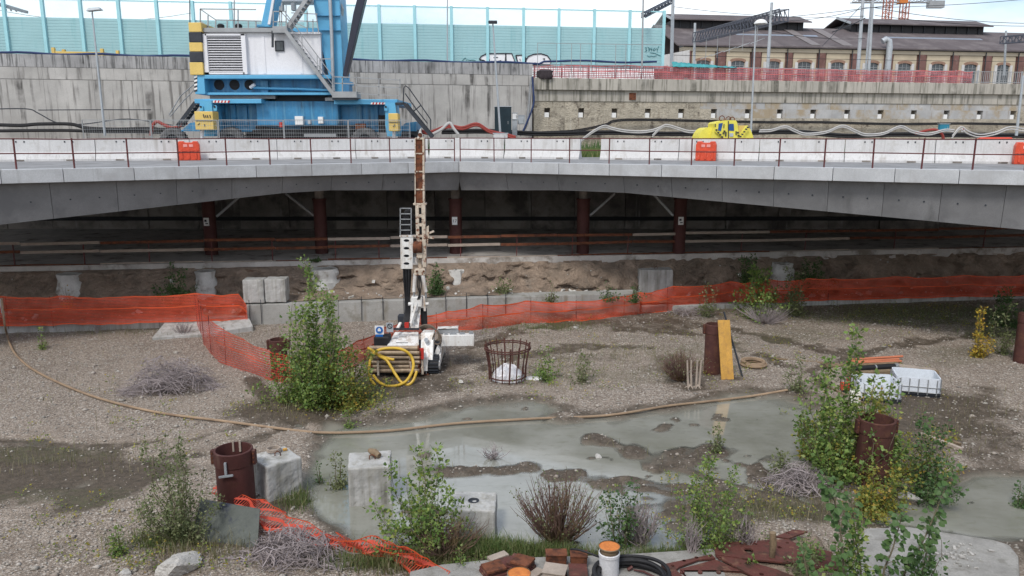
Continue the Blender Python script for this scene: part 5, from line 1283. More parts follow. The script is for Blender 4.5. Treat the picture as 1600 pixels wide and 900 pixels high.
MB().prism([Q(316, 116.5, 45), Q(503, 116.5, 45), Q(500.5, 54, 45), Q(440, 50, 45), Q(316, 50, 45)], (0, 5.5, 0)).build('house', MT['white_paint'], ck)
MB().prism([Q(313, 50, 44.8), Q(450, 50, 44.8), Q(450, 43.5, 44.8), Q(313, 43.5, 44.8)], (0, 5.8, 0)).build('house_roof', MT['grey_metal'], ck)
MB().prism([Q(444, 53, 44.85), Q(500, 53, 44.85), Q(500, 50, 44.85), Q(444, 50, 44.85)], (0, 5.6, 0)).build('house_roof', MT['white_paint'], ck)
for x in (385, 412, 470): rect(MB(), x, 55, x + .5, 115, 44.975, 45).build('seam_strip', MT['white_paint'], ck)
# louvre
for (a_) in ((320, 53, 382, 55.5), (320, 113, 382, 116), (320, 53, 322, 116), (380, 53, 382.5, 116)): rect(MB(), *a_, 44.75, 45.02).build('louvre_frame', MT['white_paint'], ck)
rect(MB(), 322, 55.5, 380, 113, 44.96, 45.01).build('louvre_recess', MT['black'], ck)
for i in range(15):
    y = 56 + i * 3.85; p0, p1 = Q(322, y, 44.9), Q(380, y, 44.9)
    MB().hexa([p0 + V(0, -.12, -.09), p1 + V(0, -.12, -.09), p1 + V(0, -.09, -.09), p0 + V(0, -.09, -.09)], [p0 + V(0, .02, .0), p1 + V(0, .02, 0), p1 + V(0, .05, 0), p0 + V(0, .05, 0)]).build('louvre_slat', MT['white_paint'], ck)
wn_ = rect(MB(), 430, 63.5, 443, 80, 44.93, 45.02).build('window', MT['dark_metal'], ck)
rect(MB(), 431.3, 65.2, 437, 78.5, 44.91, 44.94).build('pane', MT['pane'], wn_); rect(MB(), 438, 65.2, 441.8, 78.5, 44.91, 44.94).build('pane', MT['pane'], wn_)
MB().bar(Q(426, 48, 44.7), Q(426, 74, 44.7), .1, .1).build('bracket', MT['dark_metal'], ck)
# roof railing and kit
pp = [313, 325, 339, 356, 372, 388, 400]
for (x0, y0, x1, y1) in ((313, 14, 313, 44), (325, 24, 325, 44), (337, 32, 337, 44), (312.5, 14, 337, 31), (313, 33, 325, 42), (337, 31, 408, 33), (372, 16, 372, 44), (366, 0, 366, 50), (313, 14, 400, 15), (388, 33, 388, 44), (400, 33, 400, 44), (355, 33, 355, 44)):
    MB().bar(Q(x0, y0, 45.4), Q(x1, y1, 45.4), .06, .06).build('roof_rail', MT['grey_metal'], ck)
for px in (345, 373): MB().lathe(Q(px, 42, 46), [(.2, -.1), (.2, .1), (.12, .16), (.02, .18)], 14).build('roof_vent', MT['black'], ck)
# tower legs
MB().prism([Q(399, 42, 45.6), Q(425, 42, 45.6), Q(425, 38, 45.6), Q(446, -70, 45.6), Q(430, -70, 45.6), Q(408, 38, 45.6), Q(399, 38, 45.6)], (0, .9, 0)).build('rear_leg', MT['crane_sky'], ck, bevel=.03)
MB().prism([Q(418, 38, 45.45), Q(422, 38, 45.45), Q(438, -60, 45.45), Q(435, -60, 45.45)], (0, .2, 0)).build('leg_stiffener', MT['white_paint'], ck)
MB().prism([Q(486, -60, 45.3), Q(527, -60, 45.3), Q(531, 10, 45.3), Q(536.5, 118, 45.3), Q(535, 146, 45.3), Q(521, 146, 45.3), Q(500, 66, 45.3), Q(490, 6, 45.3)], (0, 1.8, 0)).build('tower', MT['crane_sky'], ck, bevel=.03)
for y, x0, x1 in ((24, 493, 532), (47, 496, 533), (-6, 489, 531)): MB().hexa([Q(x0, y + .8, 45.15), Q(x1, y + .8, 45.15), Q(x1, y + .8, 45.32), Q(x0, y + .8, 45.32)], [Q(x0, y, 45.15), Q(x1, y, 45.15), Q(x1, y, 45.32), Q(x0, y, 45.32)]).build('tower_rib', MT['crane_blue'], ck)
MB().tube([Q(513, -60, 45.05), Q(518.5, 60, 45.05), Q(521, 145, 45.05)], .1, 10).build('cable_pipe', MT['pale_metal'], ck, smooth=True)
MB().prism([Q(531, 0, 45.6), Q(534.5, 12, 45.6), Q(533, 29, 45.6), Q(530, 27, 45.6)], (0, .5, 0)).build('sheave_guard', MT['grey_metal'], ck)
MB().prism([Q(573, -60, 44.8), Q(586, -60, 44.8), Q(568, 8, 44.8), Q(540.5, 122, 44.8), Q(535, 118, 44.8), Q(552, 20, 44.8)], (0, .6, 0)).build('luffing_strut', MT['navy'], ck, bevel=.03)
rect(MB(), 449, 44, 496, 49.5, 46.2, 46.8).build('cross_beam', MT['crane_sky'], ck)
rect(MB(), 428, -16, 498, 2, 48.2, 49.5).build('machine_deck', MT['grey_box'], ck)
for x in (436, 455): rect(MB(), x, 4, x + 5, 16, 47.8, 48.2).build('winch_bracket', MT['grey_metal'], ck)
# stairs
def stair(x0, y0, x1, y1, Y, n, mat, rail=None, wdt=.7, rmat='grey_metal'):
    a, b_ = Q(x0, y0, Y), Q(x1, y1, Y)
    for dy in (0, wdt): MB().bar(a + V(0, dy, 0), b_ + V(0, dy, 0), .05, .2).build('stringer', MT[mat], ck)
    for i in range(1, n): MB().box(a.lerp(b_, i / n) + V(0, wdt / 2, .02), (.24, wdt, .03)).build('tread', MT[mat], ck)
    if rail:
        up = V(0, 0, rail)
        MB().tube([a + up, b_ + up], .03, 6).build('handrail', MT[rmat], ck); MB().tube([a + up * .5, b_ + up * .5], .022, 6).build('handrail', MT[rmat], ck)
        for f in (0.02, .34, .66, .98): p = a.lerp(b_, f); MB().bar(p, p + up, .04, .04).build('baluster', MT[rmat], ck)
stair(447, 49, 522, 149, 44.4, 15, 'grey_metal', 1.0)
stair(449, 42, 486, -12, 44.5, 9, 'grey_metal', None)
for (x0, y0, x1, y1) in ((427, 18, 447, 18), (427, 34, 447, 34), (427, 18, 427, 44), (437, 10, 437, 44), (447, 8, 447, 44), (437, 16, 460, 42), (452, 32, 496, 34), (455, 20, 496, 22), (480, 18, 480, 53), (489, 30, 489, 53), (440, 8, 440, 44), (462, 36, 480, 44), (494, 22, 498, 52)): MB().bar(Q(x0, y0, 44.6), Q(x1, y1, 44.6), .05, .05).build('landing_rail', MT['grey_metal'], ck)
rect(MB(), 426, 41, 447, 51, 44.4, 45.6).build('stair_landing', MT['grey_metal'], ck)
rect(MB(), 519, 143, 557, 152.5, 44.2, 45.4).build('stair_landing', MT['grey_metal'], ck)
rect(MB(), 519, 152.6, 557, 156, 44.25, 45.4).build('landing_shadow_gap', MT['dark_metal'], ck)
for (x0, y0, x1, y1) in ((520, 120, 557, 121), (520, 130, 557, 131), (520, 118, 520, 144), (535, 120, 535, 144), (557, 121, 557, 155), (557, 121, 625, 125), (557, 146, 625, 150), (557, 134, 625, 137), (592, 122, 592, 152), (625, 124, 625, 157), (500, 92, 520, 92), (500, 92, 500, 116)): MB().bar(Q(x0, y0, 44.5), Q(x1, y1, 44.5), .05, .05).build('platform_rail', MT['grey_metal'], ck)
# end stairs
MB().bar(Q(619, 162, 44.9), Q(633, 162, 44.9), .5, .12).build('stair_link', MT['dark_metal'], ck)
stair(632, 162, 675, 214, 44.6, 10, 'dark_metal', None)
for (pts) in ([(630, 160), (631, 137), (634, 134), (639, 138), (658, 165), (673, 187), (673, 203)], [(633, 146), (650, 170), (668, 193)], [(646, 174), (657, 165)]): MB().tube([Q(a, b_, 44.6) for a, b_ in pts], .035, 6).build('handrail', MT['dark_metal'], ck)
stair(305, 160, 277, 197, 46.2, 8, 'dark_metal', None)
for pts in ([(303, 132), (282, 150), (264, 180)], [(304, 140), (286, 158), (266, 182)]): MB().tube([Q(a, b_, 46.2) for a, b_ in pts], .03, 6).build('handrail', MT['grey_metal'], ck)

# ------------------------------------------------------------------ mesh fence panels in front of the crane
MT['wire_mesh'] = net_mat('welded wire mesh', (.32, .34, .36), .93, .94, 8, 5, 0.0)
def fence_panel(a, b_, label, Y0, Y1):
    A, B = aty(a, 187.5, Y0), aty(b_, 187.8, Y1); A2, B2 = V(A.x, A.y, 6.45), V(B.x, B.y, 6.45)
    t = thing('mesh_fence_panel', label, 'fence panel', V((A.x + B.x) / 2, (A.y + B.y) / 2, 6.36), 'temporary mesh fence panels in front of the crane')
    for p, q in ((A, B), (A2, B2), (A, A2 - V(0, 0, .09)), (B, B2 - V(0, 0, .09))): MB().bar(p, q, .04, .04).build('frame', MT['grey_metal'], t)
    o = MB().add([A2, B2, B, A], [(0, 1, 2, 3)]).build('mesh', MT['wire_mesh'], t, fix=False)
    L_ = (B2 - A2).length; ul = o.data.uv_layers.new(name='UVMap')
    for i, uv in enumerate(((0, 0), (L_, 0), (L_, A.z - 6.45), (0, A.z - 6.45))): ul.data[i].uv = uv
for a, b_, lb in ((128, 234, 'mesh fence panel at the foot of the stained wall, left of the crane'), (235.5, 339, 'mesh fence panel in front of the left yellow outrigger box'), (341, 442, 'mesh fence panel in front of the left visible crane wheel'), (443.5, 543, 'mesh fence panel in front of the white control box on the crane'), (544.5, 640, 'mesh fence panel in front of the right yellow outrigger box')):
    fence_panel(a, b_, lb, 43.0, 43.05)

# ------------------------------------------------------------------ yellow bucket behind the barriers
yb = thing('clamshell_bucket', 'lemon yellow clamshell bucket with blue openings standing behind the barriers', 'excavation bucket', aty(1133, 228, 43))
YB = 43.0
def B_(x, y, Y=YB): return aty(x, y, Y)
# left barrel shell: arc profile extruded back-to-front, seen side on
arc = [B_(1107 - 17 * math.cos(a), 228 - 29 * math.sin(a)) for a in np.linspace(0, math.pi / 2, 9)]
MB().prism(arc + [B_(1116, 199), B_(1110, 228)], (0, 1.6, 0)).build('left_shell', MT['lemon'], yb)
MB().prism([B_(1108, 228, 42.7), B_(1115, 199, 42.7), B_(1120, 205, 42.7), B_(1136, 221, 42.7), B_(1136, 228, 42.7)][::-1], (0, .4, 0)).build('left_jaw', MT['lemon'], yb)
MB().prism([B_(1117, 206, 42.6), B_(1117, 193, 42.6), B_(1120, 190.5, 42.6), B_(1133, 188, 42.6), B_(1150, 188, 42.6), B_(1152, 192, 42.6), B_(1155, 210, 42.6), B_(1156, 228, 42.6), B_(1134, 228, 42.6), B_(1134, 219, 42.6)][::-1], (0, 1.5, 0)).build('head_frame', MT['lemon'], yb)
MB().prism([B_(1155, 213, 42.75), B_(1168, 196, 42.75), B_(1173, 203, 42.75), B_(1177, 214, 42.75), B_(1177, 228, 42.75), B_(1152, 228, 42.75)][::-1], (0, .35, 0)).build('right_jaw', MT['lemon'], yb)
MB().prism([B_(1154, 196, 43.6), B_(1168, 196, 43.6), B_(1177, 214, 43.6), B_(1177, 228, 43.6), B_(1154, 228, 43.6)][::-1], (0, .3, 0)).build('right_shell', MT['yellow'], yb)
for sh in ([(1123, 193), (1129.5, 192), (1126.5, 205), (1122, 204)], [(1139.5, 193.5), (1146.5, 193.5), (1147, 204.5), (1138.5, 204)]):
    MB().prism([B_(a, b_, 42.58) for a, b_ in sh][::-1], (0, .05, 0)).build('blue_opening', MT['window_blue'], yb)
for sh in ([(1117.3, 194), (1118.5, 193.5), (1118.5, 198), (1117.3, 198)], [(1131, 194), (1132, 193.5), (1131.5, 200), (1130.5, 200)], [(1133.7, 206), (1135.5, 206), (1135, 213), (1133, 213)], [(1149.5, 205), (1151, 205), (1151, 211), (1149.5, 211)], [(1137.6, 189), (1138.9, 189), (1138.9, 219), (1137.6, 219)]):
    MB().prism([B_(a, b_, 42.56) for a, b_ in sh][::-1], (0, .05, 0)).build('slot', MT['dark_metal'], yb)
for (x, y) in ((1119.5, 203), (1122.5, 207), (1125.5, 210.5), (1128.5, 214), (1130.5, 208), (1132, 205), (1157, 213.5), (1160, 210), (1163, 206), (1166, 202), (1168.5, 199), (1153, 207), (1154, 212)): MB().box(B_(x, y, 42.56), (.1, .05, .08)).build('bolt', MT['dark_metal'], yb)
rect(MB(), 1140, 208, 1146, 213.5, 42.56, 42.62).build('faded_plate', MT['grey_box'], yb)
mb = MB()
for (x, y) in ((1128, 185), (1138, 186.5), (1144, 187)):
    c = B_(x, y, 42.9); mb.tube([c + V(.14 * math.cos(a), 0, .14 * math.sin(a)) for a in np.linspace(0, 2 * math.pi, 13)], .025, 5, False)
mb.build('shackle', MT['rust'], yb)
# ================================================================== ORANGE NETS
def nbase(px, py, z=0.0): return atz(px, py, z)
def ntop(px, py, b): return aty(px, py, b.y).z
def npath(rows, z=None):
    out = []
    for (px, yb, yt, zb) in rows:
        b_ = atz(px, yb, zb); out.append((b_, ntop(px, yt, b_)))
    return out
net('orange_safety_net', 'orange safety net along the low kerb at the left edge of the pit', 'safety net', npath([(-420, 519, 471, .42), (-260, 515.5, 468, .42), (-120, 512, 465, .42), (0, 509.5, 463, .42), (100, 507, 463.5, .42), (200, 504.5, 463, .42), (310, 502, 459.5, .42), (378, 499.5, 459.5, .42), (387, 499, 478, .42)]), MT['orange_net'], posts=(1.5, 4.6, 7.0, 9.6, 11.2), wr=.05)
net('orange_safety_net', 'open orange net slanting down towards the bushy sapling from the left kerb', 'safety net', npath([(309, 518, 461, .05), (323, 545, 487, .05), (340, 567, 505, .05), (385, 582, 530, .05), (432, 598, 552, .05), (490, 604, 560, .05)]), MT['orange_net_open'], posts=(.1, 1.0, 2.0, 3.6, 5.3), wr=.06)
net('orange_safety_net', 'long orange net running behind the drilling rig to the right edge', 'safety net', npath([(505, 596, 556, .04), (560, 570, 532, .04), (600, 545, 512, .04), (660, 519, 492, .04), (700, 517, 486, .04), (752, 516, 476.5, .04), (823, 507.5, 470.5, .04), (900, 501, 470, .04), (960, 496, 463.5, .04), (1000, 492, 457, .04), (1050, 486, 447.5, .04), (1140, 477.5, 440.5, .1), (1200, 472.5, 437.5, .3), (1260, 470, 435.5, .3), (1400, 466.5, 432.5, .3), (1500, 464, 430.5, .3), (1620, 461.5, 428, .3), (1760, 458, 425, .3)]), MT['orange_net'], posts=(.6, 2.4, 4.5, 6.0, 7.1, 8.9, 11, 13, 15.2, 17.4, 20, 22.5, 25), wr=.12, sag=.09)
dn = npath([(341, 786, 757, .05), (372, 800, 770, .05), (405, 822, 787, .05), (440, 838, 806, .06), (475, 852, 822, .06), (530, 862, 838, .05), (590, 876, 842, .05), (640, 890, 850, .05), (665, 902, 868, .05)])
net('orange_net_heap', 'crumpled orange net trailing from the nearest casing past the grey board', 'safety net', dn, MT['orange_net_open'], wr=.26, nv=12, sag=.04, bandv=(0, .5, 1), seg=.07)
net('orange_net_heap', 'second fold of crumpled orange net lying under the near sapling', 'safety net', npath([(520, 852, 836, .05), (570, 872, 842, .05), (620, 884, 862, .05), (660, 902, 880, .05), (705, 915, 893, .05)]), MT['orange_net_open'], wr=.28, nv=12, sag=.02, bandv=(0, .5, 1), seg=.07)

# ================================================================== CASINGS
def casing(px, py, r_, ztop, label, mat='rust_pipe', flange=True, lean=(0, 0), handle=False):
    p = g(px, py, .1); t = thing('steel_casing', label, 'steel pipe', p)
    z = ztop - p.z
    mb = MB().lathe(p, [(r_, 0), (r_, z), (r_ - .025, z), (r_ - .025, .15)], 40)
    mb.v = [(x + lean[0] * (zz - p.z), y + lean[1] * (zz - p.z), zz) for x, y, zz in mb.v]
    mb.build('pipe', MT[mat], t, smooth=True)
    tp = p + V(lean[0] * z, lean[1] * z, z)
    MB().lathe(tp - V(0, 0, .3), [(r_ + .002, 0), (r_ + .015, .01), (r_ + .015, .29), (r_ + .002, .3)], 40).build('collar', MT[mat], t, smooth=True)
    if flange:
        for s_ in (-1, 1):
            c = tp + V(s_ * (r_ + .05), 0, -.17); mb = MB().box(c, (.07, .12, .3)); mb.build('lug', MT['rust_pipe'], t, bevel=.01)
            for k in (-.09, 0, .09): MB().cyl(c + V(0, -.07, k), c + V(0, -.055, k), .018, n=8).build('bolt', MT['rust'], t)
    if handle:
        MB().bar(tp + V(-.02, -r_ - .05, -.12), tp + V(-.02, -r_ - .05, -.42), .04, .04).bar(tp + V(-.16, -r_ - .06, -.42), tp + V(.12, -r_ - .06, -.38), .035, .035).build('handle', MT['pale_metal'], t)
        for s_ in (-.12, .02): MB().box(tp + V(s_, r_ - .04, -.08), (.04, .03, .24)).build('paint_mark', MT['pale_wood'], t)
    return t, p, tp
casing(371, 790, .365, aty(371, 701, g(371, 790).y).z, 'dark red steel casing with side lugs beside the cut off concrete blocks', 'red_steel', handle=True)
casing(1361, 752, .365, aty(1361, 654, g(1361, 752).y).z, 'rusty steel casing wrapped in the big yellowing sapling', 'rust_pipe')
casing(1112, 583, .26, aty(1112, 506, g(1112, 583).y).z, 'rusty steel casing with a yellow timber leaning on it', 'rust_pipe')
casing(438, 592, .26, aty(438, 530, g(438, 592).y).z, 'rusty steel casing half hidden by the bushy sapling', 'rust_pipe')
casing(1597, 566, .27, aty(1597, 490, g(1597, 566).y).z, 'rusty steel casing cut by the right edge of the view', 'rust_pipe', flange=False)

# ================================================================== CONCRETE BLOCKS
def block(c, sx, sy, h_, rz, label, mat='block', name='concrete_block', hook=True, taper=.0, sub=.06, parts=None):
    t = thing(name, label, 'concrete block', c)
    m_ = Matrix.Rotation(rz, 3, 'Z'); n = 7
    mb = MB()
    bot = [c + m_ @ V(x * sx / 2 * (1 - taper), y * sy / 2 * (1 - taper), -sub) for x, y in ((-1, -1), (1, -1), (1, 1), (-1, 1))]
    top = [c + m_ @ V(x * sx / 2 + rng.uniform(-.015, .015), y * sy / 2 + rng.uniform(-.015, .015), h_ + rng.uniform(-.01, .01)) for x, y in ((-1, -1), (1, -1), (1, 1), (-1, 1))]
    o = mb.hexa(bot, top).build('block_body', MT[mat], t)
    b_ = o.modifiers.new('bevel', 'BEVEL'); b_.width = .035; b_.segments = 2
    s_ = o.modifiers.new('sub', 'SUBSURF'); s_.subdivision_type = 'SIMPLE'; s_.levels = s_.render_levels = 4
    tx = bpy.data.textures.new('chip', 'CLOUDS'); tx.noise_scale = .22; tx.noise_depth = 3
    d_ = o.modifiers.new('chip', 'DISPLACE'); d_.texture = tx; d_.strength = .045; d_.mid_level = .55; d_.texture_coords = 'LOCAL'
    if hook:
        q = c + m_ @ V(.05, 0, h_ - .01); MB().tube([q + V(-.06, 0, 0), q + V(-.055, 0, .07), q + V(0, 0, .11), q + V(.055, 0, .07), q + V(.06, 0, 0)], .012, 6).build('lifting_loop', MT['rust'], t)
    return t
c = g(434, 766); block(c, .8, .78, .78, R(43), 'tilted looking cubic concrete block with a coil of cord on top beside the red casing')
t = thing('cord_coil', 'small pale coil of cord on top of the concrete block beside the casing', 'cord', c + V(-.12, .18, .79))
mb = MB(); mb.tube([c + V(-.1 + .14 * math.cos(a) * (1 + .05 * math.sin(a * 3.3)), .22 + .14 * math.sin(a), .8 + .004 * a) for a in np.linspace(0, 6.28 * 3, 60)], .016, 6); mb.build('loop', MT['pale_wood'], t)
MB().box(c + V(.12, .28, .81), (.09, .06, .05), rz=.5).build('toggle', MT['timber'], t, bevel=.01)
c = g(580, 775); block(c, .88, .85, .86, R(9), 'upright concrete block with an old log end on top standing in the puddle')
t = MB().tube([c + V(-.05, .28, .93), c + V(.08, .12, .95), c + V(.2, .02, .92)], [.05, .085, .06], 9).build('log', MT['wood'], smooth=True); tag(t, 'short weathered log lying on top of the block in the puddle', 'log')
c = g(742, 824); block(c, .84, .8, .58, R(-2), 'lower concrete block with a dark hole on top behind the rusty boxes', hook=False)
MB().lathe(c + V(-.02, .0, .58), [(.02, -.005), (.075, .0), (.09, .02), (.11, .012)], 16).build('socket', MT['dark_metal'], [o for o in bpy.data.objects if o.get('label', '').startswith('lower concrete block')][0], smooth=True)
for px, lab in ((400, 'left one of the paired pale concrete blocks sitting on the kerb wall'), (434, 'right one of the paired pale concrete blocks sitting on the kerb wall')):
    p = col(px, *[x for x in off(KA, KB, .45)], 1.0); block(V(p.x, p.y, .95), .82, .7, .92, R(4), lab, hook=False, sub=.02)
p = aty(1022, 455, 34.4); block(V(p.x, p.y, .56), 1.55, .7, 1.02, R(3), 'single beige concrete block on the bank near the middle of the right net', hook=True, sub=.3)
# inclined slab on the ground under the left net
t = thing('concrete_ramp', 'low pale concrete slab sloping at the corner of the left net', 'concrete slab', g(310, 518))
P = [g(238, 531), g(322, 527), g(396, 517), g(390, 511), g(262, 513)]
mb = MB(); n = len(P); T = [p + V(0, 0, (.1, .12, .2, .4, .34)[i]) for i, p in enumerate(P)]
mb.add([p - V(0, 0, .1) for p in P] + T, [tuple(range(n, 2 * n))] + [(i, (i + 1) % n, n + (i + 1) % n, n + i) for i in range(n)]); mb.build('slab', MT['block'], t, bevel=.02)

# ================================================================== DRILLING RIG
RY = 24.0
def W(px, py, Y=RY): return aty(px, py, Y)
rg = thing('drilling_rig', 'compact white crawler drilling rig with a tall rusty mast', 'drilling rig', g(635, 585))
zg = g(635, 585).z
# tracks
def track(x, label=None):
    mb = MB(); y0, y1, r_ = 23.35, 25.75, .27
    prof = [(y0 + r_ * (1 - math.sin(a)), zg + r_ - r_ * math.cos(a)) for a in np.linspace(0, math.pi, 9)] + [(y1 - r_ * (1 - math.sin(a)), zg + r_ + r_ * math.cos(a)) for a in np.linspace(0, math.pi, 9)]
    mb.prism([V(x - .15, y, z) for y, z in prof], (.3, 0, 0)); t_ = mb.build('crawler_track', MT['black'], rg)
    mb = MB()
    for i in range(len(prof)):
        (ya, za), (yb_, zb_) = prof[i], prof[(i + 1) % len(prof)]; k = max(1, int(math.hypot(yb_ - ya, zb_ - za) / .09))
        for j in range(k): f = j / k; mb.box((x, ya + (yb_ - ya) * f, za + (zb_ - za) * f), (.33, .045, .045))
    tag(mb.build('track_pad', MT['dark_metal'], t_), kind='stuff')
    for y in (23.62, 25.48): MB().cyl((x + .16, y, zg + r_), (x + .2, y, zg + r_), .16, n=16).build('sprocket', MT['rig_white'], t_)
xr = W(680, 575, 24).x; xl = W(592, 575, 24).x
track(xr); track(xl)
MB().box(((xl + xr) / 2, 24.6, zg + .42), (xr - xl - .35, 2.0, .3)).build('chassis', MT['dark_metal'], rg)
MB().prism([V(xr + .16, y, z + zg) for y, z in ((23.7, .25), (23.75, .55), (24.6, .75), (25.2, .6), (25.3, .3))], (.05, 0, 0)).build('track_guard', MT['rig_white'], rg)
# engine hood
fl, frr, bl, br = W(600, 547, 23.55), W(655, 547, 23.55), W(617, 518, 24.7), W(654, 518, 24.7)
MB().hexa([dz(fl, zg + .5), dz(frr, zg + .5), dz(br, zg + .5), dz(bl, zg + .5)], [fl, frr, br, bl]).build('engine_hood', MT['rig_white'], rg, bevel=.03)
nn = (br - bl).cross(fl - bl).normalized(); nn = nn if nn.z > 0 else -nn
for f, w_ in ((.62, .35), (.3, .22)):
    a = fl.lerp(bl, 1 - f) + (frr - fl) * .22 + nn * .004; b_ = a + (frr - fl) * w_; MB().bar(a, b_, .03, .012).build('hood_slot', MT['dark_metal'], rg)
MB().box(fl.lerp(frr, .42) + V(0, .12, .02), (.1, .03, .05)).build('hood_latch', MT['dark_metal'], rg)
# rear rack with rods
x0, x1 = W(578, 560, 23.1).x, W(656, 560, 23.1).x
for fx in (.17, .82):
    xx = x0 + (x1 - x0) * fx; MB().bar((xx, 22.98, W(0, 586, 23).z), (xx, 22.98, W(0, 552, 23).z), .06, .05).build('rack_post', MT['rust_cream'], rg)
    MB().bar((xx, 23.3, W(0, 584, 23.1).z), (xx, 23.0, W(0, 584, 23.1).z), .05, .05).build('rack_arm', MT['dark_metal'], rg)
MB().box(((x0 + x1) / 2 + .1, 23.42, W(0, 565, 23.4).z), (x1 - x0 - .35, .12, .8)).build('rack_back', MT['dark_metal'], rg)
MB().box((x1 + .06, 23.3, W(0, 565, 23.3).z), (.07, .3, .75)).build('rack_end', MT['rust_cream'], rg)
MB().box((x1 + .06, 23.14, W(0, 553, 23.1).z), (.12, .06, .35)).build('tail_light', MT['red_paint'], rg)
ordn = ['topmost', 'second from top', 'third from top', 'fourth from top', 'fifth from top', 'lowest']
for i, y in enumerate((544, 551, 558.5, 566, 572.5, 579)):
    p = W(0, y, 23.15); a = V(x0 + rng.uniform(-.05, .12), 23.15, p.z); b_ = V(x1 - rng.uniform(-.02, .06), 23.15, p.z + rng.uniform(-.01, .01))
    r_ = .078 if i in (0, 5, 1) else .062
    t = thing('drill_rod', 'tan steel drill rod, %s on the back of the drilling rig' % ordn[i], 'drill rod', a.lerp(b_, .5), 'drill rods racked on the rig')
    MB().cyl(a, b_, r_, n=14).build('tube', MT['rod'], t, smooth=True)
    for e in (a, b_): MB().cyl(e + V(-.02, 0, 0), e + V(.02, 0, 0), r_ + .012, n=14).build('joint', MT['rust'], t)
# yellow hose hanging on the rack
hp_ = [(574, 543.5), (582, 548), (594, 557), (604, 563), (612, 575), (620, 588), (628, 598), (638, 601), (646, 594), (651, 580)]
lp = [(586, 602), (578, 590), (576.5, 575), (580, 559), (588, 549), (602, 544.5), (622, 544.5), (636, 550), (644, 560), (646, 572), (642, 585), (634, 596), (622, 602), (606, 603), (592, 597), (583, 586)]
lp2 = [(592, 554), (600, 558), (610, 561), (616, 562)]
mb = MB()
def smooth_pts(P, n=6):
    O = []
    for i in range(len(P) - 1):
        p0, p1, p2, p3 = P[max(i - 1, 0)], P[i], P[i + 1], P[min(i + 2, len(P) - 1)]
        for k in range(n):
            t = k / n; O.append(.5 * ((2 * p1) + (p2 - p0) * t + (2 * p0 - 5 * p1 + 4 * p2 - p3) * t * t + (3 * p1 - p0 - 3 * p2 + p3) * t ** 3))
    return O + [P[-1]]
for k, (pp, yy) in enumerate(((hp_, 22.86), (lp, 22.76), (lp2, 22.9))): mb.tube(smooth_pts([W(a, b_, yy - max(0, b_ - 560) * .0125) for a, b_ in pp]), .045, 9)
o = mb.build('yellow_hose', MT['hose_yellow'], smooth=True); tag(o, 'yellow hose looped in a big ring over the back of the drilling rig', 'hose')
# right hand white column, stabiliser and side box
MB().hexa([W(657, 566, 23.4), W(676, 566, 23.4), W(678, 560, 23.9), W(660, 560, 23.9)], [W(658, 520, 23.9), W(678, 520, 23.9), W(680, 515, 24.4), W(662, 515, 24.4)]).build('side_column', MT['rig_white'], rg, bevel=.02)
MB().hexa([W(661, 580, 23.3), W(668, 580, 23.3), W(668, 579, 23.5), W(661, 579, 23.5)], [W(660, 558, 23.3), W(669, 558, 23.3), W(669, 557, 23.5), W(660, 557, 23.5)]).build('stabiliser_leg', MT['rig_white'], rg, bevel=.01)
MB().cyl(W(666, 580, 23.4), V(W(666, 580, 23.4).x, 23.4, zg), .022, n=8).build('stabiliser_rod', MT['grey_metal'], rg)
q = V(W(666, 580, 23.4).x, 23.4, zg); MB().box(q + V(0, 0, .02), (.16, .16, .04)).build('stabiliser_foot', MT['rust'], rg)
MB().prism([W(676, 560, 23.8), W(683, 541, 23.8), W(688, 548, 23.8), W(680, 573, 23.8), W(676, 578, 23.8)], (0, .3, 0)).build('side_bracket', MT['rig_white'], rg, bevel=.015)
MB().cyl(W(666, 531, 23.7), W(666, 531, 23.6), .07, n=14).build('gauge', MT['grey_box'], rg)
MB().hexa([W(691, 541.5, 24.0), W(740.5, 541, 24.0), W(741, 537, 24.5), W(693, 537, 24.5)], [W(690, 524, 24.0), W(741, 523, 24.0), W(741, 520, 24.5), W(692, 521, 24.5)]).build('side_box', MT['rig_white'], rg, bevel=.02)
for (x, y, w_) in ((697, 522.5, .1), (708, 521.5, .2), (722, 521.5, .16), (736, 520, .12)): MB().box(W(x, y, 24.2), (w_, .2, .06)).build('box_bracket', MT['grey_metal'], rg)
MB().hexa([W(684, 522, 24.5), W(717, 522, 24.5), W(717, 521, 24.8), W(684, 521, 24.8)], [W(684, 513.5, 24.5), W(716, 512.5, 24.5), W(716, 511.5, 24.8), W(684, 512, 24.8)]).build('boom_box', MT['grey_metal'], rg, bevel=.015)
MB().bar(W(684, 513, 24.65), W(716, 511.5, 24.65), .3, .04).build('box_lid', MT['rig_white'], rg)
mb = MB()
for k in range(6):
    mb.tube(smooth_pts([W(655 + k, 511 + k, 24.3 + .08 * k), W(665 + k, 507.5 + k * .8, 24.3), W(677 + k, 511 + k, 24.2), W(685 + k * .5, 521 + k, 24.1), W(686 - k, 533, 24.0)]), .028, 6)
mb.tube(smooth_pts([W(679, 521, 23.8), W(676, 530, 23.8), W(680, 537, 23.8), W(687, 537, 23.8), W(689, 527, 23.8), W(684, 519, 23.8)]), .025, 6)
mb.build('hydraulic_hose', MT['hose_brown'], rg, smooth=True)
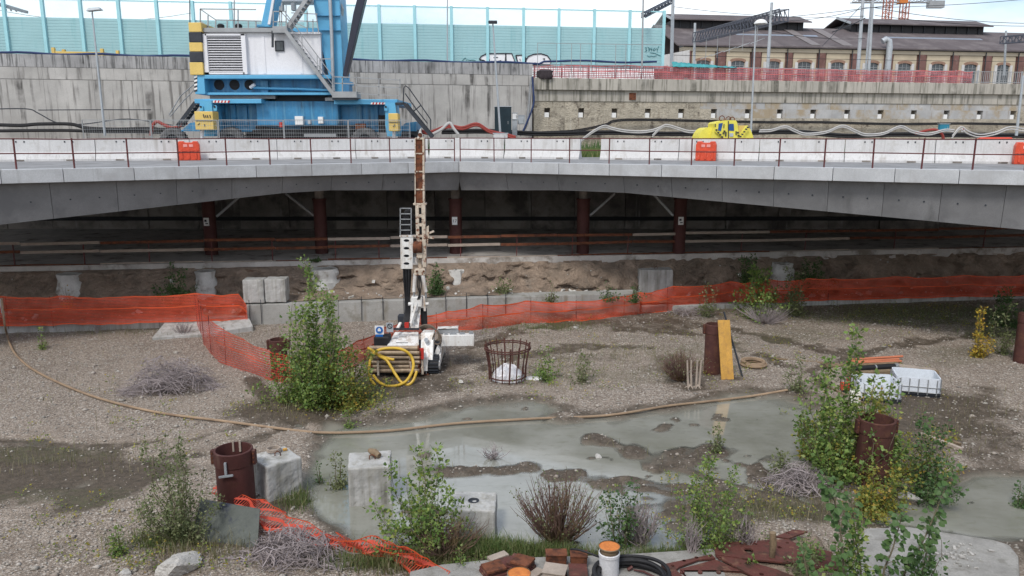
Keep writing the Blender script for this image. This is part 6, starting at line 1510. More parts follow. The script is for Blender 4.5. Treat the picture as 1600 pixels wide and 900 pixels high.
# controls and signs on the left
MB().box(W(598, 531, 24.2), (.5, .5, .32)).build('valve_block', MT['black'], rg, bevel=.04)
for (x0_, y0_, x1_, y1_, m_) in ((586, 509, 599.5, 522.5, 'white_plate'), (587, 522.5, 598.5, 530.5, 'blue_sign'), (604, 504.5, 614, 519, 'grey_box')):
    s_ = rect(MB(), x0_, y0_, x1_, y1_, 24.0, 24.02).build('safety_sign', MT[m_], rg)
    if m_ == 'white_plate':
        p = W((x0_ + x1_) / 2, (y0_ + y1_) / 2, 23.995); MB().cyl(p, p - V(0, .01, 0), .115, n=24).build('sign_disc', MT['blue_sign'], s_)
        MB().box(p - V(0, .014, .0), (.1, .006, .07)).box(p - V(.0, .014, -.05), (.05, .006, .04)).build('sign_symbol', MT['white_plate'], s_)
    elif m_ == 'grey_box':
        p = W((x0_ + x1_) / 2, y0_ + 5, 23.995); mb = MB(); mb.tube([p + V(.075 * math.cos(a), -.006, .075 * math.sin(a)) for a in np.linspace(0, 6.29, 20)], .012, 4); mb.bar(p + V(-.05, -.008, .05), p + V(.05, -.008, -.05), .02, .012); mb.build('sign_symbol', MT['dark_metal'], s_)
    MB().bar(W((x0_ + x1_) / 2, y1_, 24.05), W((x0_ + x1_) / 2, 536, 24.1), .03, .03).build('sign_post', MT['dark_metal'], rg)
MB().bar(W(615, 514, 24.3), W(655, 514, 24.3), .05, .06).build('guard_bar', MT['dark_metal'], rg)
MB().bar(W(620, 516, 24.4), W(626, 504, 24.6), .09, .05).build('lever', MT['rig_white'], rg)
MB().box(W(629, 502, 24.9), (.28, .3, .45)).build('control_tower', MT['dark_metal'], rg, bevel=.02)
MB().box(W(636, 508, 24.6), (.14, .2, .18)).build('red_cap', MT['red_paint'], rg)
# boom and cylinders
MY = 25.0
MB().hexa([W(637, 515, 24.6), W(654, 515, 24.6), W(654, 513, 25.1), W(637, 513, 25.1)], [W(645, 470, 24.9), W(659, 470, 24.9), W(659, 469, 25.3), W(645, 469, 25.3)]).build('boom', MT['rig_white'], rg, bevel=.02)
MB().bar(W(643, 505, 24.55), W(652, 474, 24.75), .1, .1).build('boom_cylinder', MT['rig_white'], rg)
for px_, y in ((649, 500), (651, 487)): p = W(px_, y, 24.62); MB().cyl(p, p - V(0, .06, 0), .04, n=12).build('pivot_pin', MT['grey_metal'], rg)
MB().hexa([W(658, 508, 24.9), W(668, 508, 24.9), W(668, 507, 25.3), W(658, 507, 25.3)], [W(657, 482, 24.9), W(667, 482, 24.9), W(667, 481, 25.3), W(657, 481, 25.3)]).build('swivel_motor', MT['black'], rg, bevel=.03)
MB().box(W(652, 470, 24.9), (.36, .4, .34)).build('mast_knuckle', MT['rig_white'], rg, bevel=.03)
for s_, xx in ((-1, 644), (1, 664)):
    MB().bar(W(xx, 486, 24.7), W(xx - s_ * 1, 462, 24.8), .06, .14).build('knuckle_plate', MT['rig_white'], rg)
    p = W(xx + s_ * 3, 475, 24.75); MB().cyl(p - V(.06, 0, 0), p + V(.06, 0, 0), .06, n=14).build('pivot_pin', MT['rig_white'], rg)
for (a, b_) in (((649, 428), (647, 456)), ((660, 427), (665, 456))):
    MB().cyl(W(*a, 24.8), W(*b_, 24.8), .065, n=14).build('mast_cylinder', MT['rig_white'], rg, smooth=True); MB().cyl(W(*b_, 24.8), W(b_[0] + (b_[0] - a[0]) * .2, 466, 24.8), .03, n=10).build('cylinder_rod', MT['grey_metal'], rg)
MB().bar(W(656, 428, 25), W(655, 468, 25), .16, .12).build('mast_stem', MT['rust_cream'], rg)
mb = MB()
for k in range(3): mb.tube(smooth_pts([W(654 + k, 430, 24.75), W(652 + 3 * k, 445, 24.7), W(655 + k, 458, 24.7), W(652 + 2 * k, 468, 24.7)]), .018, 5)
mb.build('hydraulic_hose', MT['black'], rg)
MB().box(W(656.5, 424, 24.9), (.36, .34, .22)).build('clamp_block', MT['rust_cream'], rg, bevel=.02)
for xx in (651.5, 662): p = W(xx, 424, 24.72); MB().cyl(p, p - V(0, .03, 0), .035, n=10).build('clamp_bolt', MT['rust'], rg)
# mast frame
def mrect(x0, y0, x1, y1, m_, n_, Y0=24.8, Y1=25.05, bev=.01): return rect(MB(), x0, y0, x1, y1, Y0, Y1).build(n_, MT[m_], rg, bevel=bev)
mrect(650.2, 319, 654, 378, 'rust_cream', 'mast_rail'); mrect(660.5, 319, 664, 418, 'rust_cream', 'mast_rail')
for y0, y1 in ((320, 324.5), (335, 340), (349, 354), (367, 371), (374.5, 378)): mrect(654, y0, 660.5, y1, 'rust_cream', 'mast_plate', 24.82, 24.9)
mrect(654.2, 322, 660.3, 377, 'rust', 'mast_back', 24.98, 25.04)
mrect(656.6, 320, 658, 376, 'dark_metal', 'feed_chain', 24.92, 24.96)
p = W(653, 386, 24.85); MB().cyl(W(646, 386, 24.85), W(659.5, 386, 24.85), .2, n=20).build('winch_drum', MT['rust'], rg, smooth=True)
MB().box(W(656, 398, 24.9), (.2, .25, .2)).build('drum_bracket', MT['rust_cream'], rg, bevel=.01); MB().bar(W(656, 402, 25), W(656, 420, 25), .12, .12).build('mast_stem', MT['rust_cream'], rg)
MB().box(W(648, 407, 24.95), (.16, .2, .18)).build('pale_bracket', MT['rig_white'], rg, bevel=.01)
# upper mast: rusty channel with a cream edge
MB().hexa([W(649.5, 317, 24.85), W(661.5, 317, 24.85), W(661.5, 317, 25.1), W(649.5, 317, 25.1)], [W(649.5, 217, 24.85), W(661, 217, 24.85), W(661, 217, 25.1), W(649.5, 217, 25.1)]).build('upper_mast', MT['rust'], rg, bevel=.01)
MB().bar(W(662.5, 318, 24.9), W(661.8, 216, 24.9), .055, .2).build('mast_edge', MT['rust_cream'], rg); MB().bar(W(649.2, 318, 24.9), W(649.2, 216, 24.9), .03, .2).build('mast_edge', MT['rust_cream'], rg)
for y in (240, 268, 296): MB().box(W(655.5, y, 24.84), (.22, .03, .04)).build('mast_weld', MT['rust_cream'], rg)
for y in (318.5, 216.5): MB().box(W(656.5, y, 24.95), (.42 if y > 300 else .3, .3, .06)).build('flange', MT['rust_cream'], rg, bevel=.008)
MB().prism([W(652, 216, 24.85), W(661, 216, 24.85), W(660, 211, 24.85), W(657.5, 206, 24.85), W(658, 199, 24.85), W(655.5, 203, 24.85), W(654, 208, 24.85)], (0, .16, 0)).build('mast_head', MT['rig_white'], rg, bevel=.01)
MB().cyl(W(656.5, 211, 24.82), W(656.5, 211, 24.78), .07, n=14).build('head_sheave', MT['rust'], rg)
# rotary head on the right side of the mast
MB().hexa([W(665, 373, 24.85), W(671, 373, 24.85), W(671, 372, 25.1), W(665, 372, 25.1)], [W(666, 355, 24.85), W(670, 352, 24.85), W(670, 352, 25.1), W(666, 355, 25.1)]).build('rotary_head', MT['rust_cream'], rg, bevel=.02)
for a, b_ in (((671, 364), (678, 361)), ((671, 371), (678, 372)), ((668, 373), (667, 382))): MB().bar(W(*a, 24.9), W(*b_, 24.9), .06, .06).build('head_arm', MT['rust_cream'], rg)
MB().tube([W(665, 338, 24.9), W(666, 345, 24.9), W(667, 354, 24.9)], .02, 6).build('hydraulic_hose', MT['black'], rg)
# hose tray with cage
cx0, cx1 = 625.5, 642.5
for x_ in (cx0, cx1):
    for Yc in (24.7, 25.05): MB().bar(W(x_, 369, Yc), W(x_, 325, Yc), .03, .03).build('cage_post', MT['grey_metal'], rg)
for y in (325.5, 334, 342.5, 351, 359.5):
    for Yc in (24.7, 25.05): MB().bar(W(cx0, y, Yc), W(cx1, y, Yc), .03, .03).build('cage_rung', MT['grey_metal'], rg)
    for x_ in (cx0, cx1): MB().bar(W(x_, y, 24.7), W(x_, y, 25.05), .03, .03).build('cage_rung', MT['grey_metal'], rg)
mb = MB()
for k in range(5): mb.tube(smooth_pts([W(631 + 2 * k, 368, 24.88), W(630 + 2.2 * k, 345, 24.9), W(633 + 1.2 * k, 331, 24.9), W(638 + k, 330, 24.9), W(648, 340 + k * 2, 24.95)]), .03, 6)
mb.build('hydraulic_hose', MT['black'], rg)
pl = [[W(626, 420, 24.7), W(644.5, 420, 24.7), W(645.5, 368, 24.7), W(625.5, 368, 24.7)]]
hl = [[W(635 + 4.6 * math.cos(a), cy + 2.4 * math.sin(a), 24.7) for a in np.linspace(0, 2 * math.pi, 11)[:-1]] for cy in (376, 388, 400, 412)]
loops = [[Vector((p.x, p.z, 0)) for p in l] for l in pl + hl]; flat = [p for l in pl + hl for p in l]
mb = MB(); tri_ = tessellate_polygon(loops); n = len(flat)
mb.v = [tuple(p) for p in flat] + [(p.x, p.y + .06, p.z) for p in flat]; mb.f = [tuple(t_) for t_ in tri_] + [tuple(n + i for i in t_[::-1]) for t_ in tri_]
b0 = 0
for l in pl + hl:
    m2 = len(l)
    for i in range(m2): mb.f.append((b0 + i, b0 + (i + 1) % m2, n + b0 + (i + 1) % m2, n + b0 + i))
    b0 += m2
mb.build('slotted_plate', MT['rig_white'], rg)
MB().box(W(635.5, 395, 25.0), (.3, .1, 1.0)).build('tray_back', MT['dark_metal'], rg)
MB().bar(W(624.5, 368.5, 24.75), W(650, 368.5, 24.75), .14, .05).build('tray_edge', MT['rig_white'], rg)
mb = MB()
for k in range(9):
    f = k / 8; mb.tube(smooth_pts([W(630.5 + 11 * f, 419, 24.75 + .1 * (k % 3)), W(631.5 + 9.5 * f, 440, 24.75 + .1 * (k % 3)), W(633.5 + 6 * f, 465, 24.8), W(634 + 6 * f, 485, 24.8), W(631 + 8 * f, 500, 24.7), W(630 + 9 * f, 510, 24.6)]), .032, 6)
mb.build('hose_bundle', MT['black'], rg, smooth=True)

# ================================================================== REBAR CAGE AND SHEET
c = g(793, 592); t = thing('rebar_cage', 'rusty round rebar cage standing on the gravel right of the rig', 'rebar cage', c)
rt, rb2 = .7, .56; zt = aty(793, 541, c.y).z - c.z
for k in range(16):
    a = 2 * math.pi * k / 16 + .1; MB().tube([c + V(rb2 * math.cos(a), rb2 * math.sin(a), -.05), c + V(rb2 * 1.03 * math.cos(a + .03), rb2 * 1.03 * math.sin(a + .03), zt * .4), c + V(rt * math.cos(a + .05), rt * math.sin(a + .05), zt + .07 + .05 * rng.random())], .018 if k % 4 else .028, 6).build('vertical_bar', MT['rust_pipe'], t)
for z, r_ in ((zt, rt), (zt - .06, rt + .01), (.12, rb2)): MB().tube([c + V(r_ * math.cos(a), r_ * math.sin(a), z) for a in np.linspace(0, 2 * math.pi, 33)], .022, 6, False).build('hoop', MT['rust_pipe'], t)
def lump(name, label, cat, c, rx, ry, h_, mat, seed, rough=.25, n=22, sm=True):
    mb = MB(); rr = random.Random(seed); nx, ny = 26, 10
    for i in range(ny + 1):
        ph = math.pi / 2 * i / ny
        for j in range(nx):
            a = 2 * math.pi * j / nx; k = 1 + rough * (math.sin(a * 3 + seed) * .4 + rr.uniform(-.5, .5))
            mb.v.append((c.x + rx * math.cos(a) * math.cos(ph) * k, c.y + ry * math.sin(a) * math.cos(ph) * k, c.z - .06 + h_ * math.sin(ph) * (1 + rough * rr.uniform(-.5, .4))))
    mb.f = [(i * nx + j, i * nx + (j + 1) % nx, (i + 1) * nx + (j + 1) % nx, (i + 1) * nx + j) for i in range(ny) for j in range(nx)]
    o = mb.build(name, MT[mat], smooth=sm); tag(o, label, cat); return o
lump('plastic_sheet', 'crumpled white plastic sheet heaped inside the rebar cage', 'plastic sheet', c + V(0, 0, .02), .48, .44, .52, 'plastic_sheet', 3, .2)
lump('plastic_sheet', 'flat trailing white plastic scraps on the gravel right of the rebar cage', 'plastic sheet', g(832, 592), .42, .22, .13, 'plastic_sheet', 5, .5)

# ================================================================== RIGHT MIDDLE: TIMBER, STAKES, COIL
t = thing('shuttering_timber', 'yellow shuttering timber leaning against the rusty casing', 'timber', g(1137, 592))
for k, (xb, xt) in enumerate(((1132, 1126.5), (1141.5, 1135))):
    a = g(xb, 593); b_ = aty(xt, 500, a.y + .42); MB().bar(a, b_, .2, .045, up=(0, -1, .3)).build('plank', MT['timber'], t)
MB().bar(g(1130, 592).lerp(aty(1126, 500, g(1137, 592).y + .4), .3) + V(0, -.03, 0), g(1146, 592).lerp(aty(1138, 500, g(1137, 592).y + .4), .3) + V(0, -.03, 0), .05, .02).build('cleat', MT['timber'], t)
a = g(1160, 588); o = MB().cyl(a, aty(1131, 487, a.y + .5), .03, n=8).build('steel_bar', MT['dark_metal']); tag(o, 'thin dark bar leaning behind the yellow timber', 'steel bar')
for k, (x, lab) in enumerate(((1078, 'left pair of pale pointed stakes standing in front of the twiggy bush'), (1090, 'right pair of pale pointed stakes standing in front of the twiggy bush'))):
    c = g(x, 606); t = thing('wooden_stake_pair', lab, 'stake', c)
    for d_ in (-.045, .045): MB().tube([c + V(d_, 0, 0), c + V(d_ * 1.1 - .03 + k * .04, .02, .4), c + V(d_ * 1.3 - .05 + k * .07, .03, .86)], [.04, .032, .022], 6).build('stake', MT['pale_wood'], t)
    for a in (.3, 1.7, 2.9, 4.2, 5.2): MB().tube([c + V(0, 0, .1), c + V(.16 * math.cos(a), .1 * math.sin(a), .0)], [.03, .012], 5).build('root', MT['pale_wood'], t)
c = g(1177, 572); mb = MB(); mb.tube([c + V((.36 + .04 * math.sin(a * .31)) * math.cos(a), (.36 + .03 * math.sin(a * .27)) * math.sin(a), .05 + .012 * a / 2) for a in np.linspace(0, 6.283 * 3.6, 110)], .042, 7)
o = mb.build('hose_coil', MT['hose_tan'], smooth=True); tag(o, 'tan hose coiled flat on the gravel right of the leaning timber', 'hose')
# long tan hose over the gravel and the puddle
HP = [(12, 528), (16, 540), (28, 560), (60, 585), (140, 620), (240, 646), (340, 660), (440, 673), (500, 679), (560, 678.5), (620, 675), (720, 664), (840, 657), (950, 650), (1040, 637), (1100, 630), (1172, 622), (1230, 612)]
P = []
for a, b_ in HP: q = g(a, b_); P.append(V(q.x, q.y, max(q.z, 0) + .055))
P = [W(3, 470, 27.6) + V(0, 0, .1)] + [W(7, 505, 27.4)] + P
o = MB().tube(smooth_pts(P, 8), .035, 8).build('long_hose', MT['hose_tan'], smooth=True); tag(o, 'long tan hose winding across the gravel and through the puddle', 'hose')
o = MB().tube([g(9, 516), W(1, 468, 27.8)], .05, 8).build('white_pole', MT['pvc'], smooth=True); tag(o, 'short white pole leaning on the net at the left edge', 'pole')

# ================================================================== TANKS AND PIPES ON THE RIGHT
def tank(c, rz, label, L_=1.2, B2=1.0, h_=.58, rim='tank'):
    t = thing('cut_tank', label, 'tank', c)
    m_ = Matrix.Rotation(rz, 3, 'Z'); w2 = .025
    def P(x, y, z): return c + m_ @ V(x, y, z)
    def bx(n_, mat, x, y, z, sx, sy, sz, bev=0): return MB().box(P(x, y, z), (sx, sy, sz), rz=rz).build(n_, MT[mat], t, bevel=bev)
    # rounded plastic tub
    def loop(lx, ly, r_, z):
        out = []
        for qx, qy, a0 in ((1, 1, 0), (-1, 1, 90), (-1, -1, 180), (1, -1, 270)):
            for k in range(5): a = R(a0 + 22.5 * k); out.append(P(qx * (lx / 2 - r_) + r_ * math.cos(a), qy * (ly / 2 - r_) + r_ * math.sin(a), z))
        return out
    rings = [loop(L_ - .1, B2 - .1, .1, .12), loop(L_ - .02, B2 - .02, .12, .17), loop(L_ - .02, B2 - .02, .12, h_), loop(L_ - .07, B2 - .07, .1, h_), loop(L_ - .07, B2 - .07, .1, .16)]
    mb = MB(); n = 20
    for r_ in rings: mb.v += [tuple(p) for p in r_]
    mb.f = [(i * n + j, i * n + (j + 1) % n, (i + 1) * n + (j + 1) % n, (i + 1) * n + j) for i in range(4) for j in range(n)] + [tuple(range(4 * n, 5 * n)), tuple(range(n))[::-1]]
    mb.build('tub', MT['tank'], t)
    mb = MB(); lw_ = loop(L_ - .08, B2 - .08, .1, .26); mb.add(lw_, [tuple(range(20))]); mb.build('rain_water', MT['tank_water'], t, fix=False)
    for z in (.16, .32):
        pts = loop(L_ + .02, B2 + .02, .12, z); MB().tube(pts + [pts[0]], .013, 5, False).build('cage_bar', MT['grey_metal'], t)
    k = 0
    for x in np.linspace(-L_ / 2 + .12, L_ / 2 - .12, 5):
        for s_ in (-1, 1): MB().bar(P(x, s_ * (B2 / 2 + .012), .08), P(x, s_ * (B2 / 2 + .012), h_ - .03), .022, .022).build('cage_bar', MT['grey_metal'], t)
    for y in np.linspace(-B2 / 2 + .14, B2 / 2 - .14, 4):
        for s_ in (-1, 1): MB().bar(P(s_ * (L_ / 2 + .012), y, .08), P(s_ * (L_ / 2 + .012), y, h_ - .03), .022, .022).build('cage_bar', MT['grey_metal'], t)
    for y in (-B2 / 2 + .08, 0, B2 / 2 - .08): bx('pallet_skid', 'dark_metal', 0, y, .04, L_, .1, .09)
    bx('pallet_deck', 'dark_metal', 0, 0, .1, L_, B2, .025)
    return t
c = g(1428, 612); tank(c, R(-17), 'cut down white tank in a grey cage, the right one with its inside showing', 1.2, 1.0)
c2 = g(1366, 622); tank(c2, R(-8), 'cut down white tank half hidden behind sapling leaves, left of its twin', 1.15, 1.0)
c = g(1334, 632); t = thing('jerry_can', 'off white plastic jerry can in front of the left cut tank', 'jerry can', c)
mb = MB(); P8 = [(-.15, -.1), (.15, -.1), (.15, .1), (-.15, .1)]
MB().hexa([c + V(x, y, 0) for x, y in P8], [c + V(x, y, .36) for x, y in P8]).build('body', MT['jerry'], t, bevel=.035)
MB().hexa([c + V(x * .95, y * .95, .36) for x, y in P8], [c + V(x * .55, y * .6, .43) for x, y in P8]).build('shoulder', MT['jerry'], t, bevel=.015)
MB().cyl(c + V(.1, 0, .38), c + V(.12, 0, .5), .035, n=12).build('cap', MT['jerry'], t); MB().tube([c + V(-.12, 0, .37), c + V(-.09, 0, .48), c + V(.04, 0, .48), c + V(.06, 0, .42)], .02, 7).build('handle', MT['jerry'], t)
c = g(1330, 612); t = thing('petrol_pump', 'small red and orange motor pump beside the left cut tank', 'pump', c)
MB().box(c + V(0, 0, .16), (.34, .26, .22)).build('engine', MT['red_paint'], t, bevel=.04); MB().cyl(c + V(-.18, 0, .16), c + V(-.3, 0, .16), .13, n=16).build('pump_housing', MT['orange_plastic'], t); MB().box(c + V(.0, 0, .36), (.3, .22, .14)).build('fuel_tank', MT['orange_plastic'], t, bevel=.05)
for sy in (-.13, .13): MB().tube([c + V(-.28, sy, .02), c + V(.2, sy, .02), c + V(.2, sy, .42), c + V(-.28, sy, .42), c + V(-.28, sy, .02)], .015, 6).build('frame', MT['dark_metal'], t)
for k, (x0, y0, x1, y1) in enumerate(((1326, 569, 1404, 563.5), (1322, 571.5, 1408, 566.5), (1330, 567, 1410, 561.5))):
    a, b_ = g(x0, y0) + V(0, 0, .07 + .05 * (k == 2)), g(x1, y1) + V(0, 0, .07 + .05 * (k == 2))
    o = MB().cyl(a, b_, .04, n=10).build('orange_pipe', MT['orange_pipe'], smooth=True); tag(o, ('front', 'middle', 'rear')[0 if k == 1 else (1 if k == 0 else 2)] + ' pipe of the three orange pipes lying behind the tanks', 'pipe', 'orange pipes behind the tanks')
a, b_ = g(1327, 581) + V(0, 0, .1), g(1397, 577) + V(0, 0, .1); t = thing('black_pipe', 'black pipe with pale end caps lying behind the cut tanks', 'pipe', a.lerp(b_, .5))
MB().cyl(a, b_, .085, n=14).build('tube', MT['black'], t, smooth=True); MB().cyl(b_, b_ + (b_ - a).normalized() * .12, .09, n=14).build('end_cap', MT['grey_metal'], t); MB().cyl(a.lerp(b_, .55), a.lerp(b_, .58), .09, n=14).build('joint', MT['grey_metal'], t)
for (x0, y0, x1, y1, w_, h_, m_, lab) in ((1290, 574, 1402, 569.5, .16, .06, 'wood', 'long brown plank lying just behind the black pipe'), (1322, 588, 1408, 583, .2, .1, 'wood', 'grey timber beam lying in front of the black pipe'), (1400, 572, 1462, 580, .3, .04, 'pale_wood', 'wide tan board lying at the right end of the pipe pile'), (1408, 581, 1466, 585, .14, .1, 'wood', 'dark timber behind the right hand cut tank'), (1210, 562, 1310, 571, .08, .05, 'wood', 'thin weathered batten lying left of the pipe pile'), (1290, 605, 1352, 633, .05, .05, 'wood', 'dark thin stick slanting in front of the jerry can'), (1438, 681, 1503, 706, .1, .08, 'pale_wood', 'front one of two short planks lying right of the yellowing sapling'), (1444, 677, 1500, 699, .09, .08, 'wood', 'rear one of two short planks lying right of the yellowing sapling')):
    a, b_ = g(x0, y0), g(x1, y1); o = MB().bar(a + V(0, 0, h_ / 2 + .02), b_ + V(0, 0, h_ / 2 + .02), w_, h_).build('plank', MT[m_], bevel=.006); tag(o, lab, 'plank')

# ================================================================== FOREGROUND
# grey board leaning
t = None; a, b_ = g(300, 843), g(402, 858); tl_, tr2 = aty(313, 780, a.y + .5), aty(406, 796, b_.y + .5)
o = MB().hexa([a, b_, b_ + V(0, .03, 0), a + V(0, .03, 0)], [tl_, tr2, tr2 + V(0, .03, 0), tl_ + V(0, .03, 0)]).build('leaning_board', MT['board'], bevel=.004); tag(o, 'dark grey green stained board leaning in front of the nearest casing', 'board')
def rock(px, py, r_, label, seed, sq=(1.2, .9, .75)):
    c = g(px, py); import bmesh
    bm = bmesh.new(); bmesh.ops.create_icosphere(bm, subdivisions=4, radius=1.0)
    rr = random.Random(seed); ks = [(Vector((rr.gauss(0, 1), rr.gauss(0, 1), rr.gauss(0, 1))).normalized(), rr.uniform(.55, .95)) for _ in range(26)]
    for v_ in bm.verts:
        d = v_.co.normalized(); rad_ = 1.0
        for n_, lim in ks:
            q = d.dot(n_)
            if q > .05: rad_ = min(rad_, lim / q)
        rad_ *= 1 + .03 * math.sin(d.x * 19 + seed) * math.sin(d.y * 17) + .02 * math.sin(d.z * 37 + d.x * 29)
        v_.co = Vector((d.x * sq[0], d.y * sq[1], d.z * sq[2])) * rad_ * r_
    me = bpy.data.meshes.new('boulder'); bm.to_mesh(me); bm.free(); me.materials.append(MT['rock'])
    o = bpy.data.objects.new('boulder', me); COL.objects.link(o); o.location = c + V(0, 0, r_ * .25); WL[o] = o.location.copy(); o.rotation_euler.z = seed
    tag(o, label, 'rock'); return o
rock(281, 892, .39, 'large pale limestone boulder in front of the leaning board', 4)
rock(195, 898, .13, 'small pale stone left of the large boulder', 9, (1, 1, .8))
rock(1420, 778, .2, 'pale broken stone at the foot of the yellowing sapling', 15, (1.5, .8, .5))
rock(720, 578 + 20, .1, 'small pale stone on the gravel left of the rebar cage', 21)
rock(935, 714, .12, 'small white stone in the middle of the puddle', 8, (1.4, .8, .5))
rock(900, 762 - 250, .11, 'small white stone below the right orange net', 12, (1.3, .8, .6))
# kerb beam at the bottom edge
ZK = .3
P = [atz(640, 892, ZK), atz(690, 881, ZK), atz(790, 871, ZK), atz(960, 866, ZK), atz(1116, 856, ZK), atz(1128, 872, ZK), atz(1140, 925, ZK), atz(900, 940, ZK), atz(640, 940, ZK)]
kb = thing('near_kerb_beam', 'pale concrete kerb beam along the bottom edge carrying rusty steel', 'kerb wall', dz(P[3], 0))
MB().prism([p - V(0, 0, .45) for p in P][::-1], (0, 0, .45)).build('beam_body', MT['rough_block'], kb, bevel=.03)
P = [atz(x, y, .34) for x, y in ((1352, 824), (1420, 822), (1552, 842), (1578, 850), (1592, 868), (1596, 930), (1310, 930), (1330, 860))]
sl_ = thing('broken_slab', 'broad pale concrete slab with rounded corner at the lower right', 'concrete slab', dz(P[2], 0))
MB().prism([p - V(0, 0, .5) for p in P][::-1], (0, 0, .5)).build('slab_body', MT['rough_block'], sl_, bevel=.05)
mb = MB()
for k in range(70):
    q = atz(rng.gauss(1500, 18), rng.gauss(870, 11), .345); a = rng.random() * 6; l_ = .02 + .08 * rng.random() ** 3; mb.box(q + V(0, 0, .012), (l_, l_ * .5, .02), rot=Euler((rng.uniform(-.4, .4), rng.uniform(-.4, .4), a)).to_matrix())
o = mb.build('concrete_chips', MT['rock']); tag(o, 'loose flaked chips lying on the lower right slab', None, None, 'stuff')
# rusty steel boxes
def steel_box(px, py, z0, sx, sy, h_, rz, label, mat='rust_plate', layers=1, rust_top=None, rim=True):
    c = atz(px, py, z0); t = thing('steel_box', label, 'steel block', c)
    m_ = Matrix.Rotation(rz, 3, 'Z'); z = z0
    for k in range(layers):
        hh = h_ / layers; ex = 1 - .05 * k + rng.uniform(-.03, .03); dx, dy = rng.uniform(-.02, .02) * k, rng.uniform(-.02, .02) * k
        MB().box(c + V(dx, dy, hh * k + hh / 2), (sx * ex, sy * ex, hh - .008), rz=rz + rng.uniform(-.05, .05) * k).build('plate' if layers > 1 else 'box_body', MT[mat if k < layers - 1 or not rust_top else rust_top], t, bevel=.008)
    if rim and layers == 1:
        MB().box(c + V(0, 0, h_ + .012), (sx + .03, sy + .03, .022), rz=rz).build('lid', MT[rust_top or mat], t, bevel=.005)
        for s_ in (-1, 1): MB().box(c + m_ @ V(s_ * sx * .5, 0, h_ * .5), (.02, sy * .3, .06), rz=rz).build('weld_lug', MT['rust'], t)
    return t
steel_box(771, 896, ZK, .38, .32, .16, .45, 'stack of two small rusty plates, leftmost of the rusty pile', layers=3, rust_top='rust')
steel_box(792, 884, ZK, .36, .3, .1, .5, 'low red plate between the two rusty plate stacks', layers=2)
steel_box(814, 890, ZK, .4, .36, .22, -.45, 'taller stack of rusty plates right of the red plate', layers=4, rust_top='rust')
steel_box(869, 881, ZK, .34, .2, .2, .0, 'red brown steel block at the back of the left pair', rust_top='rust')
steel_box(867, 902, ZK, .36, .3, .14, -.25, 'steel block with pale scaled top at the front of the left pair', 'rust_plate', rust_top='pale_wood')
steel_box(904, 883, ZK, .27, .2, .2, -.05, 'red brown steel block beside the white pipe, at the back', rust_top='rust')
steel_box(903, 902, ZK, .28, .34, .12, -.05, 'red brown steel block beside the white pipe, at the front')
for k, (px, py, z0, lab) in enumerate(((778, 872, ZK, 'grey weathered plank end behind the rusty plates'), (835, 900, ZK, 'pale plank beneath the taller rusty stack'))):
    c = atz(px, py, z0); o = MB().box(c + V(0, 0, .03), (.36, .16, .05), rz=.6 if k == 0 else .9).build('plank', MT['pale_wood'], bevel=.006); tag(o, lab, 'plank')
def capped_pipe(px, py, z0, z1, r_, label):
    c = atz(px, py, z0); t = thing('capped_pipe', label, 'pipe', c)
    h_ = z1 - z0
    MB().lathe(c, [(r_ * .93, 0), (r_ * .93, h_ - .16), (r_ * .99, h_ - .15), (r_ * .99, h_ - .1), (r_ * .9, h_ - .09)], 28).build('pipe', MT['pvc'], t, smooth=True)
    MB().lathe(c, [(r_ * .82, h_ - .12), (r_ * .84, h_ - .03), (r_, h_), (r_, h_ + .015), (r_ * .95, h_ + .02)], 28).build('neck', MT['wood'], t, smooth=True)
    MB().lathe(c, [(r_ * .96, h_ + .005), (r_ * .6, h_ + .012), (0.001, h_ + .01)], 28).build('cap', MT['orange_cap'], t, smooth=True)
capped_pipe(951, 897, ZK, ZK + .5, .18, 'white pipe with orange rusty cap standing beside the steel blocks')
capped_pipe(811, 934, ZK, ZK + .42, .19, 'orange capped pipe end rising in front of the rusty plates')
c = atz(986, 912, ZK); mb = MB()
for k in range(7): mb.tube([c + V((.62 - .035 * (k % 3)) * math.cos(a) * (1 + .02 * math.sin(a * 2 + k)), (.5 - .03 * (k % 3)) * math.sin(a), .045 + .055 * (k // 2) + .012 * math.sin(a * 3 + k)) for a in np.linspace(0, 6.29, 40)], .032, 7, False)
mb.tube(smooth_pts([c + V(-.3, .35, .2), c + V(-.55, .35, .3), c + V(-.8, .45, .34), c + V(-.95, .55, .3)]), .02, 6)
o = mb.build('black_hose_coil', MT['black'], smooth=True); tag(o, 'black hose coil at the bottom edge beside the white capped pipe', 'hose')
c = atz(990, 893, ZK); t = MB().tube([c + V(0, 0, .03), c + V(.15, -.1, .06), c + V(.35, -.28, .05)], [.014, .02, .016], 6).tube([c + V(-.1, .0, .03), c + V(-.02, .03, .07)], .03, 6).build('dead_branch', MT['red_steel']); tag(t, 'dark red dead flower stalk lying by the hose coil', 'branch')
# red primer plates with holes
def plate_thing(outer, holes, z, label, inner=None):
    P = [atz(x, y, z) for x, y in outer]; t = thing('steel_plate', label, 'steel plate', P[0])
    H_ = [[atz(hx, hy, z) + V(r_ * math.cos(a), r_ * math.sin(a), 0) for a in np.linspace(0, 2 * math.pi, 13)[:-1]] for hx, hy, r_ in holes]
    MB().plate(P, H_, .03).build('plate_body', MT['rust_plate'], t)
    return t
MB().hexa([atz(1040, 930, .0), atz(1330, 930, .0), atz(1280, 835, .0), atz(1112, 850, .0)], [atz(1045, 915, .29), atz(1320, 915, .29), atz(1275, 838, .29), atz(1118, 855, .29)]).build('support', MT['bank'], kb)
plate_thing([(1033, 882), (1112, 866), (1118, 872), (1092, 874), (1062, 885), (1056, 890), (1085, 917), (1065, 917)], [(1051, 884, .035), (1069, 876, .035), (1088, 871, .035), (1109, 868.5, .03)], .36, 'narrow bent red steel strip with bolt holes at the front left of the plates')
